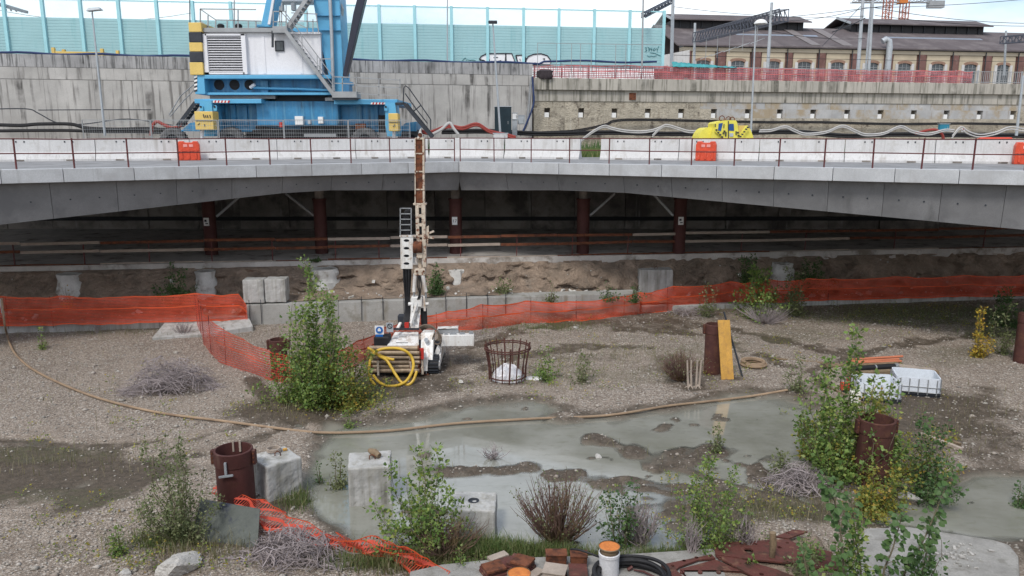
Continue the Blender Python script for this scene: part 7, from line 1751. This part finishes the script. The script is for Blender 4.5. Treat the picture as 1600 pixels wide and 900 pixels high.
plate_thing([(1062, 889), (1118, 874), (1160, 893), (1215, 917), (1085, 917)], [(1066, 893, .04), (1094, 893, .04), (1123, 893, .04), (1150, 903, .04)], .33, 'big red steel plate with a row of round holes at the bottom edge')
plate_thing([(1115, 848), (1232, 842), (1262, 860), (1240, 880), (1160, 872), (1118, 866)], [(1125, 857, .04), (1140, 849, .03), (1160, 849.5, .03), (1180, 850, .035), (1170, 860, .08), (1218, 855, .04), (1230, 848, .03)], .38, 'upper red steel plate with one wide hole in the middle')
plate_thing([(1118, 868), (1150, 871), (1215, 890), (1280, 915), (1205, 915)], [(1125, 868.5 + 3, .035), (1168, 880, .04), (1190, 897, .04)], .365, 'slanting red steel plate running to the bottom right of the pile')
plate_thing([(1212, 838), (1240, 827), (1262, 830), (1232, 841)], [(1231, 833, .035)], .4, 'small red steel corner plate at the back of the pile')
plate_thing([(1240, 850), (1300, 862), (1310, 890), (1245, 885)], [(1256, 857, .035), (1280, 872, .035)], .345, 'red steel plate half buried under the weeds at the right')
c = atz(1206, 870, .38); o = MB().tube([c + V(0, 0, 0), c + V(.01, 0, .25), c + V(-.01, .01, .45)], [.05, .06, .055], 9).build('wooden_post', MT['wood'], smooth=True); tag(o, 'short dark wooden stub standing on the red plates', 'post')
# ================================================================== PLANTS
def leaf_cloud(P, N_, S, name, mat, parent, fold=.25, shape=((0, 0), (.42, .38), (0, 1.0), (-.42, .38))):
    """P leaf base points (n,3); N_ axis directions (n,3); S sizes (n,)"""
    n = len(P); P = np.array(P); A = np.array(N_, float); A /= np.linalg.norm(A, axis=1, keepdims=True) + 1e-9
    rv = nr.normal(size=(n, 3)); rv[:, 2] = np.abs(rv[:, 2]) + .4
    B = np.cross(A, rv); B /= np.linalg.norm(B, axis=1, keepdims=True) + 1e-9; Cc = np.cross(A, B)
    S = np.array(S)[:, None]
    vs = np.stack([P, P + S * (A * shape[1][1] + B * shape[1][0] + Cc * fold * .4), P + S * A, P + S * (A * shape[3][1] + B * shape[3][0] + Cc * fold * .4)], 1)
    f = (np.array([[0, 1, 2], [0, 2, 3]])[None] + (np.arange(n) * 4)[:, None, None]).reshape(-1, 3)
    o = stuff_mesh(name, mat, vs.reshape(-1, 3), f, parent); tag(o, kind='stuff'); return o
def unit(a): return a / (np.linalg.norm(a) + 1e-9)
def sapling(base, h_, rad_, shoots, leaves, ls, mat, label, name='poplar_sapling', seed=0, up=.85, cat='sapling', group=None, tops=None, bushy=.35, stem_r=.014, single=False, tall=1.0):
    rr = np.random.default_rng(seed + 5); t = thing(name, label, cat, base, group)
    P, A, S = [], [], []; per = max(3, int(leaves * 2.6) // shoots)
    for k in range(shoots):
        a = rr.random() * 2 * math.pi; q = rr.random() ** .5
        hh = h_ * (rr.uniform(.45, .8) * (1 - .5 * q * q)) * (1 if k > max(1, shoots * .18) else 1.0)
        if k <= max(0, int(shoots * .15)): hh = h_ * rr.uniform(.82, 1.0); q *= .6
        if k == 0: hh = h_; q = .1
        r0 = rad_ * .2 * rr.random(); out = rad_ * q
        n = 7; pts = []
        wob = rr.normal(0, .03 * hh, (n, 2))
        for i in range(n):
            f = i / (n - 1); rr_ = r0 + (out - r0) * (1 - (1 - f) ** 1.8)
            pts.append(np.array([base.x + math.cos(a) * rr_ + wob[i, 0] * f, base.y + math.sin(a) * rr_ + wob[i, 1] * f, base.z - .05 + hh * f ** 1.05]))
        MB().tube([Vector(p) for p in pts], [stem_r * (1 - .75 * i / (n - 1)) * (hh / h_) ** .5 for i in range(n)], 5, False).build('stem', MT['stem'], t, fix=False)
        m = max(3, int(per * (hh / h_) * (1.4 if hh < .8 * h_ else 2.0)))
        cl = [((rr.random() ** .85 * .94 + .06) if rr.random() > bushy else rr.random() * .45 + .03, rr.normal(0, 1, 3) * np.array([1, 1, .4]) * (ls * .45 + rad_ * .09)) for _ in range(max(4, m // 9))]
        for _ in range(m):
            cf, co = cl[rr.integers(len(cl))] if rr.random() < .75 else (rr.random(), np.zeros(3))
            f = min(max(cf + rr.normal(0, .025), .02), .999)
            i = min(int(f * (n - 1)), n - 2); g_ = f * (n - 1) - i; c = pts[i] * (1 - g_) + pts[i + 1] * g_ + co * (1 - f * .7)
            spread = ls * 1.3 + rad_ * .1 * (1 - f) * rr.random()
            d = unit(rr.normal(size=3) * np.array([1, 1, .6])); p = c + d * spread * rr.random() ** .5
            if p[2] < base.z + .02: p[2] = base.z + .02 + .1 * rr.random()
            P.append(p); A.append(unit(d + np.array([0, 0, -.25 + .5 * f])) + rr.normal(0, .35, 3)); S.append(ls * .9 * (.45 + .95 * rr.random() ** 1.3) * (1.0 - .25 * (1 - f)))
    leaf_cloud(P, A, S, 'foliage', mat, t); return t
def hfor(px, ytop, b_): return aty(px, ytop, b_.y).z - b_.z
def sap(pxb, pyb, ytop, rad_px, shoots, leaves, ls, mat, label, seed, **k):
    b_ = g(pxb, pyb); zc_ = b_.y * CP + H * SP
    return sapling(b_, hfor(pxb, ytop, b_), rad_px / F * zc_, shoots, leaves, ls, LF[mat], label, seed=seed, **k)
sap(492, 634, 404, 24, 6, 1000, .1, 'poplar', 'slender pointed sapling rising above the bushy one by the rig', 60, bushy=.1, stem_r=.02)
sap(500, 630, 440, 84, 40, 4600, .1, 'poplar', 'broad bushy sapling growing just left of the drilling rig', 1, bushy=.5, stem_r=.022)
sap(468, 625, 545, 80, 20, 1700, .09, 'poplar', 'low green undergrowth around the left foot of the bushy sapling', 2, bushy=.6, name='shrub', cat='shrub')
sap(548, 634, 545, 74, 20, 1700, .09, 'autumn', 'low yellow green growth between the bushy sapling and the rig', 3, bushy=.6, name='shrub', cat='shrub')
sap(286, 838, 672, 78, 34, 2700, .058, 'olive', 'bushy sapling beside the grey leaning board at the left', 4, bushy=.4)
sap(660, 862, 690, 84, 24, 1500, .085, 'poplar', 'leafy sapling in front of the low concrete block with a hole', 5, bushy=.2)
sap(1312, 742, 508, 14, 4, 420, .105, 'poplar', 'tallest spiky shoot in front of the cut tanks', 61, bushy=.1)
sap(1288, 744, 556, 18, 4, 380, .1, 'poplar', 'second tallest spiky shoot left of the cut tanks', 62, bushy=.15)
sap(1350, 744, 585, 18, 4, 340, .1, 'poplar', 'spiky shoot directly in front of the jerry can', 63, bushy=.15)
sap(1385, 744, 590, 18, 4, 320, .1, 'poplar', 'spiky shoot in front of the left cut tank', 64, bushy=.15)
sap(1312, 745, 560, 92, 26, 1900, .1, 'poplar', 'wide leafy sapling at the left of the rusty casing on the right', 6, bushy=.3, stem_r=.02)
sap(1372, 732, 610, 130, 36, 3200, .082, 'autumn', 'big yellowing sapling around the rusty casing on the right', 7, bushy=.55, stem_r=.02)
sap(1368, 796, 722, 72, 18, 1500, .075, 'autumn', 'low yellow green bush at the foot of the rusty casing on the right', 33, bushy=.7, name='shrub', cat='shrub')
sap(1440, 775, 655, 80, 18, 1200, .085, 'dark', 'dark green sapling right of the yellowing one by the short planks', 8, bushy=.4)
sap(1270, 712, 640, 45, 10, 700, .085, 'autumn', 'small yellowish sapling at the left edge of the yellowing thicket', 9, bushy=.4)
sap(1098, 862, 702, 66, 22, 1700, .062, 'poplar', 'narrow green sapling standing in the puddle above the red plates', 10, bushy=.4)
sap(972, 852, 745, 50, 14, 480, .075, 'dark', 'sparse thin sapling between the reddish shrub and the white pipe', 11, bushy=.25)
sap(1150, 862, 775, 50, 16, 620, .055, 'olive', 'short olive sapling right of the narrow green one', 12, bushy=.4)
sap(1182, 497, 412, 50, 20, 1100, .12, 'poplar', 'green sapling in front of the right net beside the leaning timber', 13, bushy=.4, stem_r=.018)
sap(1232, 492, 418, 32, 12, 700, .11, 'olive', 'thinner pale sapling just right of the green one at the right net', 14, bushy=.3)
sap(1527, 558, 476, 22, 10, 620, .085, 'yellow', 'yellow leaved sapling alone on the gravel at the right', 15, bushy=.6)
sap(1565, 552, 470, 30, 9, 330, .09, 'olive', 'sparse pale sapling beside the casing at the right edge', 16, bushy=.3)
sap(1572, 510, 448, 34, 10, 500, .12, 'dark', 'dark sapling in front of the net at the far right', 17, bushy=.4)
sap(858, 592, 535, 34, 9, 420, .08, 'poplar', 'small light green sapling right of the rebar cage', 18, bushy=.5)
sap(908, 598, 545, 26, 7, 240, .075, 'olive', 'sparse small sapling further right of the rebar cage', 19, bushy=.4)
sap(1102, 495, 440, 22, 7, 260, .1, 'olive', 'thin sapling against the net left of the green one', 20, bushy=.4)
sap(1122, 705, 660, 18, 6, 150, .075, 'olive', 'tiny sapling standing in the open water at the centre right', 21, bushy=.3)
sap(528, 762, 700, 20, 7, 170, .07, 'olive', 'thin sapling rising from the water between the two left blocks', 22, bushy=.3)
sap(500, 755, 720, 10, 8, 60, .05, 'dark', 'leafless looking weed tuft left of the block in the puddle', 23, bushy=.3, name='weed', cat='weed')
sap(66, 545, 512, 14, 6, 120, .07, 'poplar', 'small weed with pale leaves on the gravel near the left edge', 24, bushy=.4, name='weed', cat='weed')
sap(186, 866, 818, 16, 7, 150, .06, 'poplar', 'small green weed left of the grey board', 25, bushy=.4, name='weed', cat='weed')
sap(1245, 610, 555, 34, 8, 260, .075, 'olive', 'pale thin sapling left of the tall spiky one', 26, bushy=.3)
sap(1590, 790, 752, 26, 6, 130, .07, 'dark', 'small weed in wet mud at the right edge', 27, bushy=.5, name='weed', cat='weed')
sap(545, 668, 635, 16, 5, 90, .07, 'poplar', 'tiny weed where the long hose enters the puddle', 28, bushy=.4, name='weed', cat='weed')
sap(1215, 745, 700, 34, 8, 210, .08, 'olive', 'low leafy weed at the left of the dead brush pile on the right', 29, bushy=.5, name='weed', cat='weed')
sap(1280, 905, 850, 60, 16, 900, .06, 'poplar', 'weedy growth over the right end of the red plates', 30, bushy=.6, name='shrub', cat='shrub')
sap(1175, 912, 872, 40, 10, 260, .06, 'poplar', 'low weeds growing through the red plates at the bottom', 31, bushy=.6, name='weed', cat='weed')
sap(720, 888, 850, 44, 12, 420, .055, 'poplar', 'low green weeds left of the rusty plate stacks', 32, bushy=.7, name='weed', cat='weed')
def wild(px, py, ytop, z, Y, rad_, n, ls, mat, label, seed, name='shrub'):
    p = aty(px, py, Y); p.z = z; sapling(p, aty(px, ytop, Y).z - z, rad_, 12, n, ls, LF[mat], label, name=name, cat=name, seed=seed, bushy=.6)
wild(275, 462, 412, .75, 30.6, .95, 900, .11, 'dark', 'dark green shrub on the earth bank behind the left net', 40)
wild(684, 452, 412, 1.0, 31.6, .6, 700, .1, 'dark', 'dark green shrub on the bank just right of the drilling mast', 41)
wild(1175, 432, 398, 1.0, 33.5, .9, 800, .11, 'dark', 'shaded shrub on the bank behind the right hand saplings', 42)
wild(785, 452, 432, .95, 32.0, .6, 300, .09, 'olive', 'dull brownish shrub on the bank right of the mast', 43)
wild(1260, 452, 405, .6, 34.0, 1.3, 1000, .12, 'dark', 'very dark shrub mass under the right wing of the deck', 44)
wild(105, 462, 445, .75, 30.2, .3, 120, .09, 'yellow', 'small yellow orange plant on the bank at the left', 45, 'weed')
wild(860, 466, 440, .75, 31.0, .35, 160, .09, 'olive', 'thin weed on the kerb above the middle of the right net', 46, 'weed')
wild(950, 466, 438, .75, 31.3, .5, 240, .09, 'dark', 'weed clump beside the beige block on the bank', 47, 'weed')
wild(990, 466, 440, .7, 31.3, .4, 200, .09, 'dark', 'leafy weed touching the left side of the beige block', 48, 'weed')
wild(495, 418, 402, 2.1, 33.2, .25, 90, .09, 'dark', 'small weed on the ledge lip behind the bushy sapling', 49, 'weed')
sap(1325, 962, 800, 46, 16, 900, .085, 'poplar', 'leafy growth at the bottom edge left of the pale slab', 50, bushy=.4, name='shrub', cat='shrub')
sap(1425, 985, 830, 60, 18, 800, .085, 'dark', 'dark leafy growth at the bottom edge in front of the pale slab', 51, bushy=.4, name='shrub', cat='shrub')
sap(1250, 925, 842, 50, 14, 600, .06, 'olive', 'olive weeds at the bottom edge over the red plates', 52, bushy=.5, name='shrub', cat='shrub')
# near saplings rising from below the frame, each leaf its own part
def near_sapling(px, ytop, Y, h_pts, nleaf, ls, label, seed):
    nleaf = int(nleaf * 1.4); rr = random.Random(seed); b_ = V((px - 800) / F * (Y * CP + H * SP), Y, hgt((px - 800) / F * (Y * CP + H * SP), Y) - .03); t = thing('poplar_sapling', label, 'sapling', b_)
    Ps = [b_] + [aty(x, y, Y + dy) for x, y, dy in h_pts]; Q = smooth_pts(Ps, 6)
    MB().tube(Q, [.02 * (1 - .8 * i / (len(Q) - 1)) for i in range(len(Q))], 6, False).build('stem', MT['stem'], t, smooth=True)
    mb = MB()
    lf = [(0, 0), (.3, .12), (.5, .36), (.4, .62), (.2, .85), (0, 1.02), (-.2, .85), (-.4, .62), (-.5, .36), (-.3, .12)]
    proto = None
    for k in range(nleaf):
        f = .22 + .78 * (k + rr.random()) / nleaf; i = min(int(f * (len(Q) - 1)), len(Q) - 2); c = Q[i].lerp(Q[i + 1], f * (len(Q) - 1) - i)
        a = rr.random() * 6.283; d = V(math.cos(a), math.sin(a), rr.uniform(-.1, .55)).normalized(); pl_ = ls * rr.uniform(.4, 1.3) * (1.25 - .5 * f)
        p = c + d * pl_
        mb.tube([c, c + d * pl_ * .6 + V(0, 0, .01), p], .0035, 3, False)
        if proto is None:
            me = bpy.data.meshes.new('leaf'); z = [0, .04, .1, .08, .03, -.04, .03, .08, .1, .04]
            me.from_pydata([(x, y, zz) for (x, y), zz in zip(lf, z)] + [(0, .5, -.02)], [], [(i_, (i_ + 1) % 10, 10) for i_ in range(10)]); me.materials.append(LF['near']); proto = me
        o = bpy.data.objects.new('leaf', proto); COL.objects.link(o); o.parent = t; s_ = ls * 1.08 * rr.uniform(.65, 1.15) * (1 if f < .9 else .75)
        z_ax = V(rr.gauss(0, .35), -.55 + rr.gauss(0, .35), .8).normalized(); y_ax = (V(d.x, d.y, -.55 + rr.uniform(-.3, .3)) - z_ax * z_ax.dot(V(d.x, d.y, -.55))).normalized(); x_ax = y_ax.cross(z_ax)
        o.matrix_basis = Matrix.Translation(p - b_) @ Matrix((x_ax, y_ax, z_ax)).transposed().to_4x4() @ Matrix.Scale(s_, 4)
    tag(mb.build('petioles', MT['stem'], t, fix=False), kind='stuff')
near_sapling(1310, 742, 10.6, [(1318, 900, 0), (1313, 830, .05), (1303, 780, .1), (1291, 745, .1)], 62, .105, 'near sapling stem with large dark leaves rising at the bottom right', 1)
near_sapling(1338, 780, 10.9, [(1345, 900, 0), (1338, 850, .05), (1332, 800, .1), (1330, 772, .1)], 40, .09, 'near sapling stem with large leaves just right of the darkest one', 2)
near_sapling(1380, 800, 10.7, [(1380, 900, 0), (1394, 860, .05), (1404, 825, .1), (1412, 795, .1)], 44, .1, 'near sapling stem in front of the pale slab, leaning slightly right', 3)
near_sapling(1405, 720, 10.8, [(1412, 900, 0), (1440, 850, .05), (1462, 800, .1), (1492, 722, .15)], 66, .1, 'near sapling stem arching far to the right over the pale slab', 4)
near_sapling(1445, 830, 10.9, [(1442, 900, 0), (1448, 860, .05), (1455, 825, .1), (1470, 800, .1)], 34, .085, 'short near sapling stem at the left edge of the slab chips', 5)
near_sapling(1270, 850, 10.5, [(1262, 905, 0), (1258, 880, .05), (1252, 850, .1)], 26, .08, 'short near sapling stem over the right end of the red plates', 6)
# twiggy shrubs
def twigs(base, h_, rad_, n, label, mat, seed, name='dry_shrub', cat='shrub', leaves=0, lm='olive', fan=1.0):
    rr = random.Random(seed); t = thing(name, label, cat, base); mb = MB(); tips = []
    for k in range(n):
        a = rr.random() * 6.283; q = rr.random() ** .7 * fan; hh = h_ * rr.uniform(.6, 1.0) * (1 - .35 * q); lob = .7 + .5 * abs(math.sin(a * 1.5 + seed)); hh *= .65 + .35 * lob; sx = math.cos(a) * rad_ * q * lob; sy = math.sin(a) * rad_ * q
        pts = [base + V(rr.uniform(-.05, .05), rr.uniform(-.05, .05), -.03)]
        for f in (.3, .6, .85, 1.0): pts.append(base + V(sx * f ** .75 + rr.gauss(0, .03), sy * f ** .75 + rr.gauss(0, .03), hh * f ** 1.25))
        mb.tube(pts, [.012, .009, .007, .005, .002], 3, False); tips.append(pts)
        if k % 2 == 0:
            s_ = pts[2]; mb.tube([s_, s_ + V(rr.gauss(0, .08), rr.gauss(0, .08), hh * .25), s_ + V(rr.gauss(0, .12), rr.gauss(0, .12), hh * .45)], [.006, .004, .002], 3, False)
    tag(mb.build('branches', MT[mat], t, fix=False), kind='stuff')
    if leaves:
        P, A, S = [], [], []
        for _ in range(leaves): p = rr.choice(tips)[rr.choice((2, 3, 4))]; P.append(tuple(p + V(rr.gauss(0, .06), rr.gauss(0, .06), rr.gauss(0, .06)))); A.append((rr.gauss(0, 1), rr.gauss(0, 1), rr.gauss(.3, 1))); S.append(rr.uniform(.025, .05))
        leaf_cloud(P, A, S, 'foliage', LF[lm], t)
    return t
def tw(px, py, yt, rp, n, label, mat, seed, **k):
    b_ = g(px, py); twigs(b_, hfor(px, yt, b_), rp / F * (b_.y * CP + H * SP), n, label, mat, seed, **k)
tw(872, 846, 732, 74, 250, 'reddish brown twiggy shrub fanning out of the puddle at the centre', 'twig_red', 1, leaves=500)
tw(1062, 594, 538, 40, 210, 'dry twiggy bush left of the leaning timber', 'twig_red', 2, leaves=500)
tw(1000, 850, 770, 44, 120, 'thin dry stems left of the narrow green sapling', 'twig', 3, leaves=120)
tw(700, 868, 800, 60, 140, 'dry reddish stems around the foot of the leafy sapling', 'twig_red', 4)
tw(1165, 870, 790, 30, 60, 'dark upright dead stems behind the red plates', 'twig', 5, fan=.5)
tw(1045, 475, 440, 18, 60, 'small dry bush hanging on the right net', 'twig', 6)
tw(1195, 505, 470, 45, 160, 'grey dry stems around the feet of the saplings at the right net', 'twig', 7)
tw(770, 716, 690, 30, 30, 'few thin dead stems standing in the open water', 'twig', 8, fan=.9)
tw(152, 520, 498, 8, 16, 'tiny dead weed on the left kerb', 'twig', 9)
tw(286, 525, 492, 18, 40, 'dead weed in front of the sloping slab', 'twig', 10)
tw(1080, 880, 800, 24, 40, 'dead stems rising behind the upper red plate', 'twig', 11, fan=.6)
def brush(px, py, rxp, h_, n, label, seed, mat='twig', ry=.75, squash=1.0):
    rr = random.Random(seed); c = g(px, py); rx = rxp / F * (c.y * CP + H * SP); t = thing('brush_pile', label, 'brush pile', c, 'piles of dead brush'); mb = MB(); n = int(n * 1.2)
    for k in range(n):
        a = rr.random() * 6.283; q = rr.random() ** .5 * (1 + .22 * math.sin(2 * a + seed) + .15 * math.sin(5 * a + seed * 2)); x0, y0 = math.cos(a) * rx * q, math.sin(a) * rx * ry * q; top = h_ * (1 + .35 * math.sin(2 * a + seed * 1.7)) * math.sqrt(max(0.02, 1 - q * q)); z0 = rr.random() ** .6 * top
        d = rr.random() * 6.283; l_ = rr.uniform(.25, 1.15) * rx * .9 * (1.5 if rr.random() < .08 else 1); cv = rr.gauss(0, .5); pts = []
        for f in (-.5, -.2, .15, .5):
            x = x0 + math.cos(d + cv * f) * l_ * f; y = y0 + math.sin(d + cv * f) * l_ * f * ry; e = math.hypot(x / rx, y / (rx * ry)); z = min(z0 + rr.gauss(0, .08) - .25 * f * f * h_, h_ * 1.1); z = max(.01, z * (1 if e < 1 else .6)); pts.append(c + V(x, y, z))
        kk = 2.0 if rr.random() < .07 else rr.uniform(.6, 1.1); mb.tube(pts, [.007 * kk, .009 * kk, .007 * kk, .003], 3, False)
    tag(mb.build('twigs', MT[mat], t, fix=False), kind='stuff')
brush(270, 607, 58, .85, 520, 'grey dome of dead brush on the gravel at the left', 1)
brush(462, 868, 70, .36, 420, 'grey dead brush lying over the orange net by the leaning board', 2)
brush(1248, 762, 52, .42, 330, 'dark dead brush beside the big yellowing sapling', 3)
brush(1075, 492, 30, .3, 120, 'low dry brush under the right net', 4)
# grass and ground cover
def grass(name, regions, mat, label, hmin=.08, hmax=.28):
    P, T_, W_ = [], [], []
    for (cx, cy, rx, ry, n) in regions:
        for _ in range(n):
            x, y = cx + rx * .55 * rng.gauss(0, 1), cy + ry * .55 * rng.gauss(0, 1); p = g(x, y)
            if p.z < -.005: continue
            P.append(p)
    vs, fs = [], []
    for p in P:
        h_ = hmin + (hmax - hmin) * rng.random() ** 1.8; a = rng.random() * 6.283; w_ = rng.uniform(.003, .007); dx, dy = math.cos(a), math.sin(a); b = rng.gauss(0, .65) * h_; o = len(vs)
        m_ = p + V(-dy * b * .3, dx * b * .3, h_ * .6); e = p + V(-dy * b, dx * b, h_)
        vs += [p + V(-dx * w_, -dy * w_, -.02), p + V(dx * w_, dy * w_, -.02), m_ + V(dx * w_ * .7, dy * w_ * .7, 0), m_ - V(dx * w_ * .7, dy * w_ * .7, 0), e]
        fs += [(o, o + 1, o + 2), (o, o + 2, o + 3), (o + 3, o + 2, o + 4)]
    o = stuff_mesh(name, LF[mat], [tuple(v_) for v_ in vs], np.array(fs)); tag(o, label, None, None, 'stuff')
grass('green_grass', [(760, 862, 110, 14, 4200), (880, 866, 120, 10, 2600), (1010, 868, 90, 10, 2200), (700, 858, 70, 18, 2200), (470, 782, 40, 18, 900), (575, 800, 45, 8, 420), (735, 842, 45, 8, 700), (1430, 490, 190, 16, 2600), (1560, 515, 60, 22, 900), (530, 622, 80, 16, 1600), (850, 512, 90, 8, 600), (240, 850, 60, 14, 700), (600, 880, 90, 16, 1500), (1230, 880, 90, 24, 900)], 'grass', 'short green grass along the water edge and damp ground')
grass('dry_grass', [(100, 720, 190, 22, 420), (640, 880, 90, 20, 1700), (880, 560, 160, 40, 900), (1180, 800, 130, 30, 500), (1330, 800, 150, 30, 500), (1480, 660, 130, 60, 600), (200, 520, 190, 10, 700), (1120, 485, 130, 8, 500), (320, 860, 90, 24, 700), (1010, 550, 120, 30, 500), (980, 745, 280, 70, 350), (760, 700, 220, 30, 140), (450, 640, 70, 14, 260), (120, 600, 130, 50, 160)], 'dry_grass', 'thin dry grass and weed stalks scattered over the pit floor', .1, .34)
P, A, S = [], [], []
for (cx, cy, rx, ry, n) in ((1000, 540, 300, 60, 70), (1300, 600, 200, 80, 40), (1450, 500, 150, 30, 60), (850, 600, 150, 30, 40), (200, 640, 200, 90, 36), (1100, 800, 170, 60, 60), (500, 640, 120, 20, 40), (100, 830, 150, 60, 26), (1200, 490, 200, 14, 40), (280, 880, 120, 20, 24)):
    for _ in range(n):
        a = rng.random() * 6.283; q = rng.random() ** .5; p = g(cx + rx * q * math.cos(a), cy + ry * q * math.sin(a)); h_ = rng.uniform(.06, .3)
        for k in range(int(8 + 60 * h_)):
            z = h_ * rng.random(); r_ = .04 + .12 * rng.random(); e = rng.random() * 6.283; P.append((p.x + r_ * math.cos(e), p.y + r_ * math.sin(e), p.z + z + .02)); A.append((math.cos(e), math.sin(e), rng.gauss(.4, .4))); S.append(rng.uniform(.025, .06))
o = leaf_cloud(P, A, S, 'scattered_weeds', LF['autumn'], None); o['label'] = 'small scattered green weeds over the gravel'
# dark strip of plants behind the barriers and grass seen in the gap
def far_grass(name, label, x0, x1, Y, n, hmin, hmax, mat, y1=None):
    vs, fs = [], []
    for _ in range(n):
        px = rng.uniform(x0, x1); yy = Y + rng.uniform(0, y1 or 2); p = V((px - 800) / F * (yy * CP + 1.1 * SP), yy, 6.36); h_ = rng.uniform(hmin, hmax); o = len(vs); w_ = .03; b = rng.gauss(0, .25) * h_
        vs += [p + V(-w_, 0, 0), p + V(w_, 0, 0), p + V(b, rng.gauss(0, .1), h_)]; fs.append((o, o + 1, o + 2))
    o = stuff_mesh(name, LF[mat], [tuple(v_) for v_ in vs], np.array(fs)); tag(o, label, None, None, 'stuff')
far_grass('gap_grass', 'bright green grass seen through the gap in the barriers', 880, 962, 41.5, 5200, .12, .5, 'grass', 5)
far_grass('site_weeds', 'dark weeds along the foot of the walls behind the barriers', 640, 1640, 47.0, 5000, .2, 1.0, 'dark', 5)
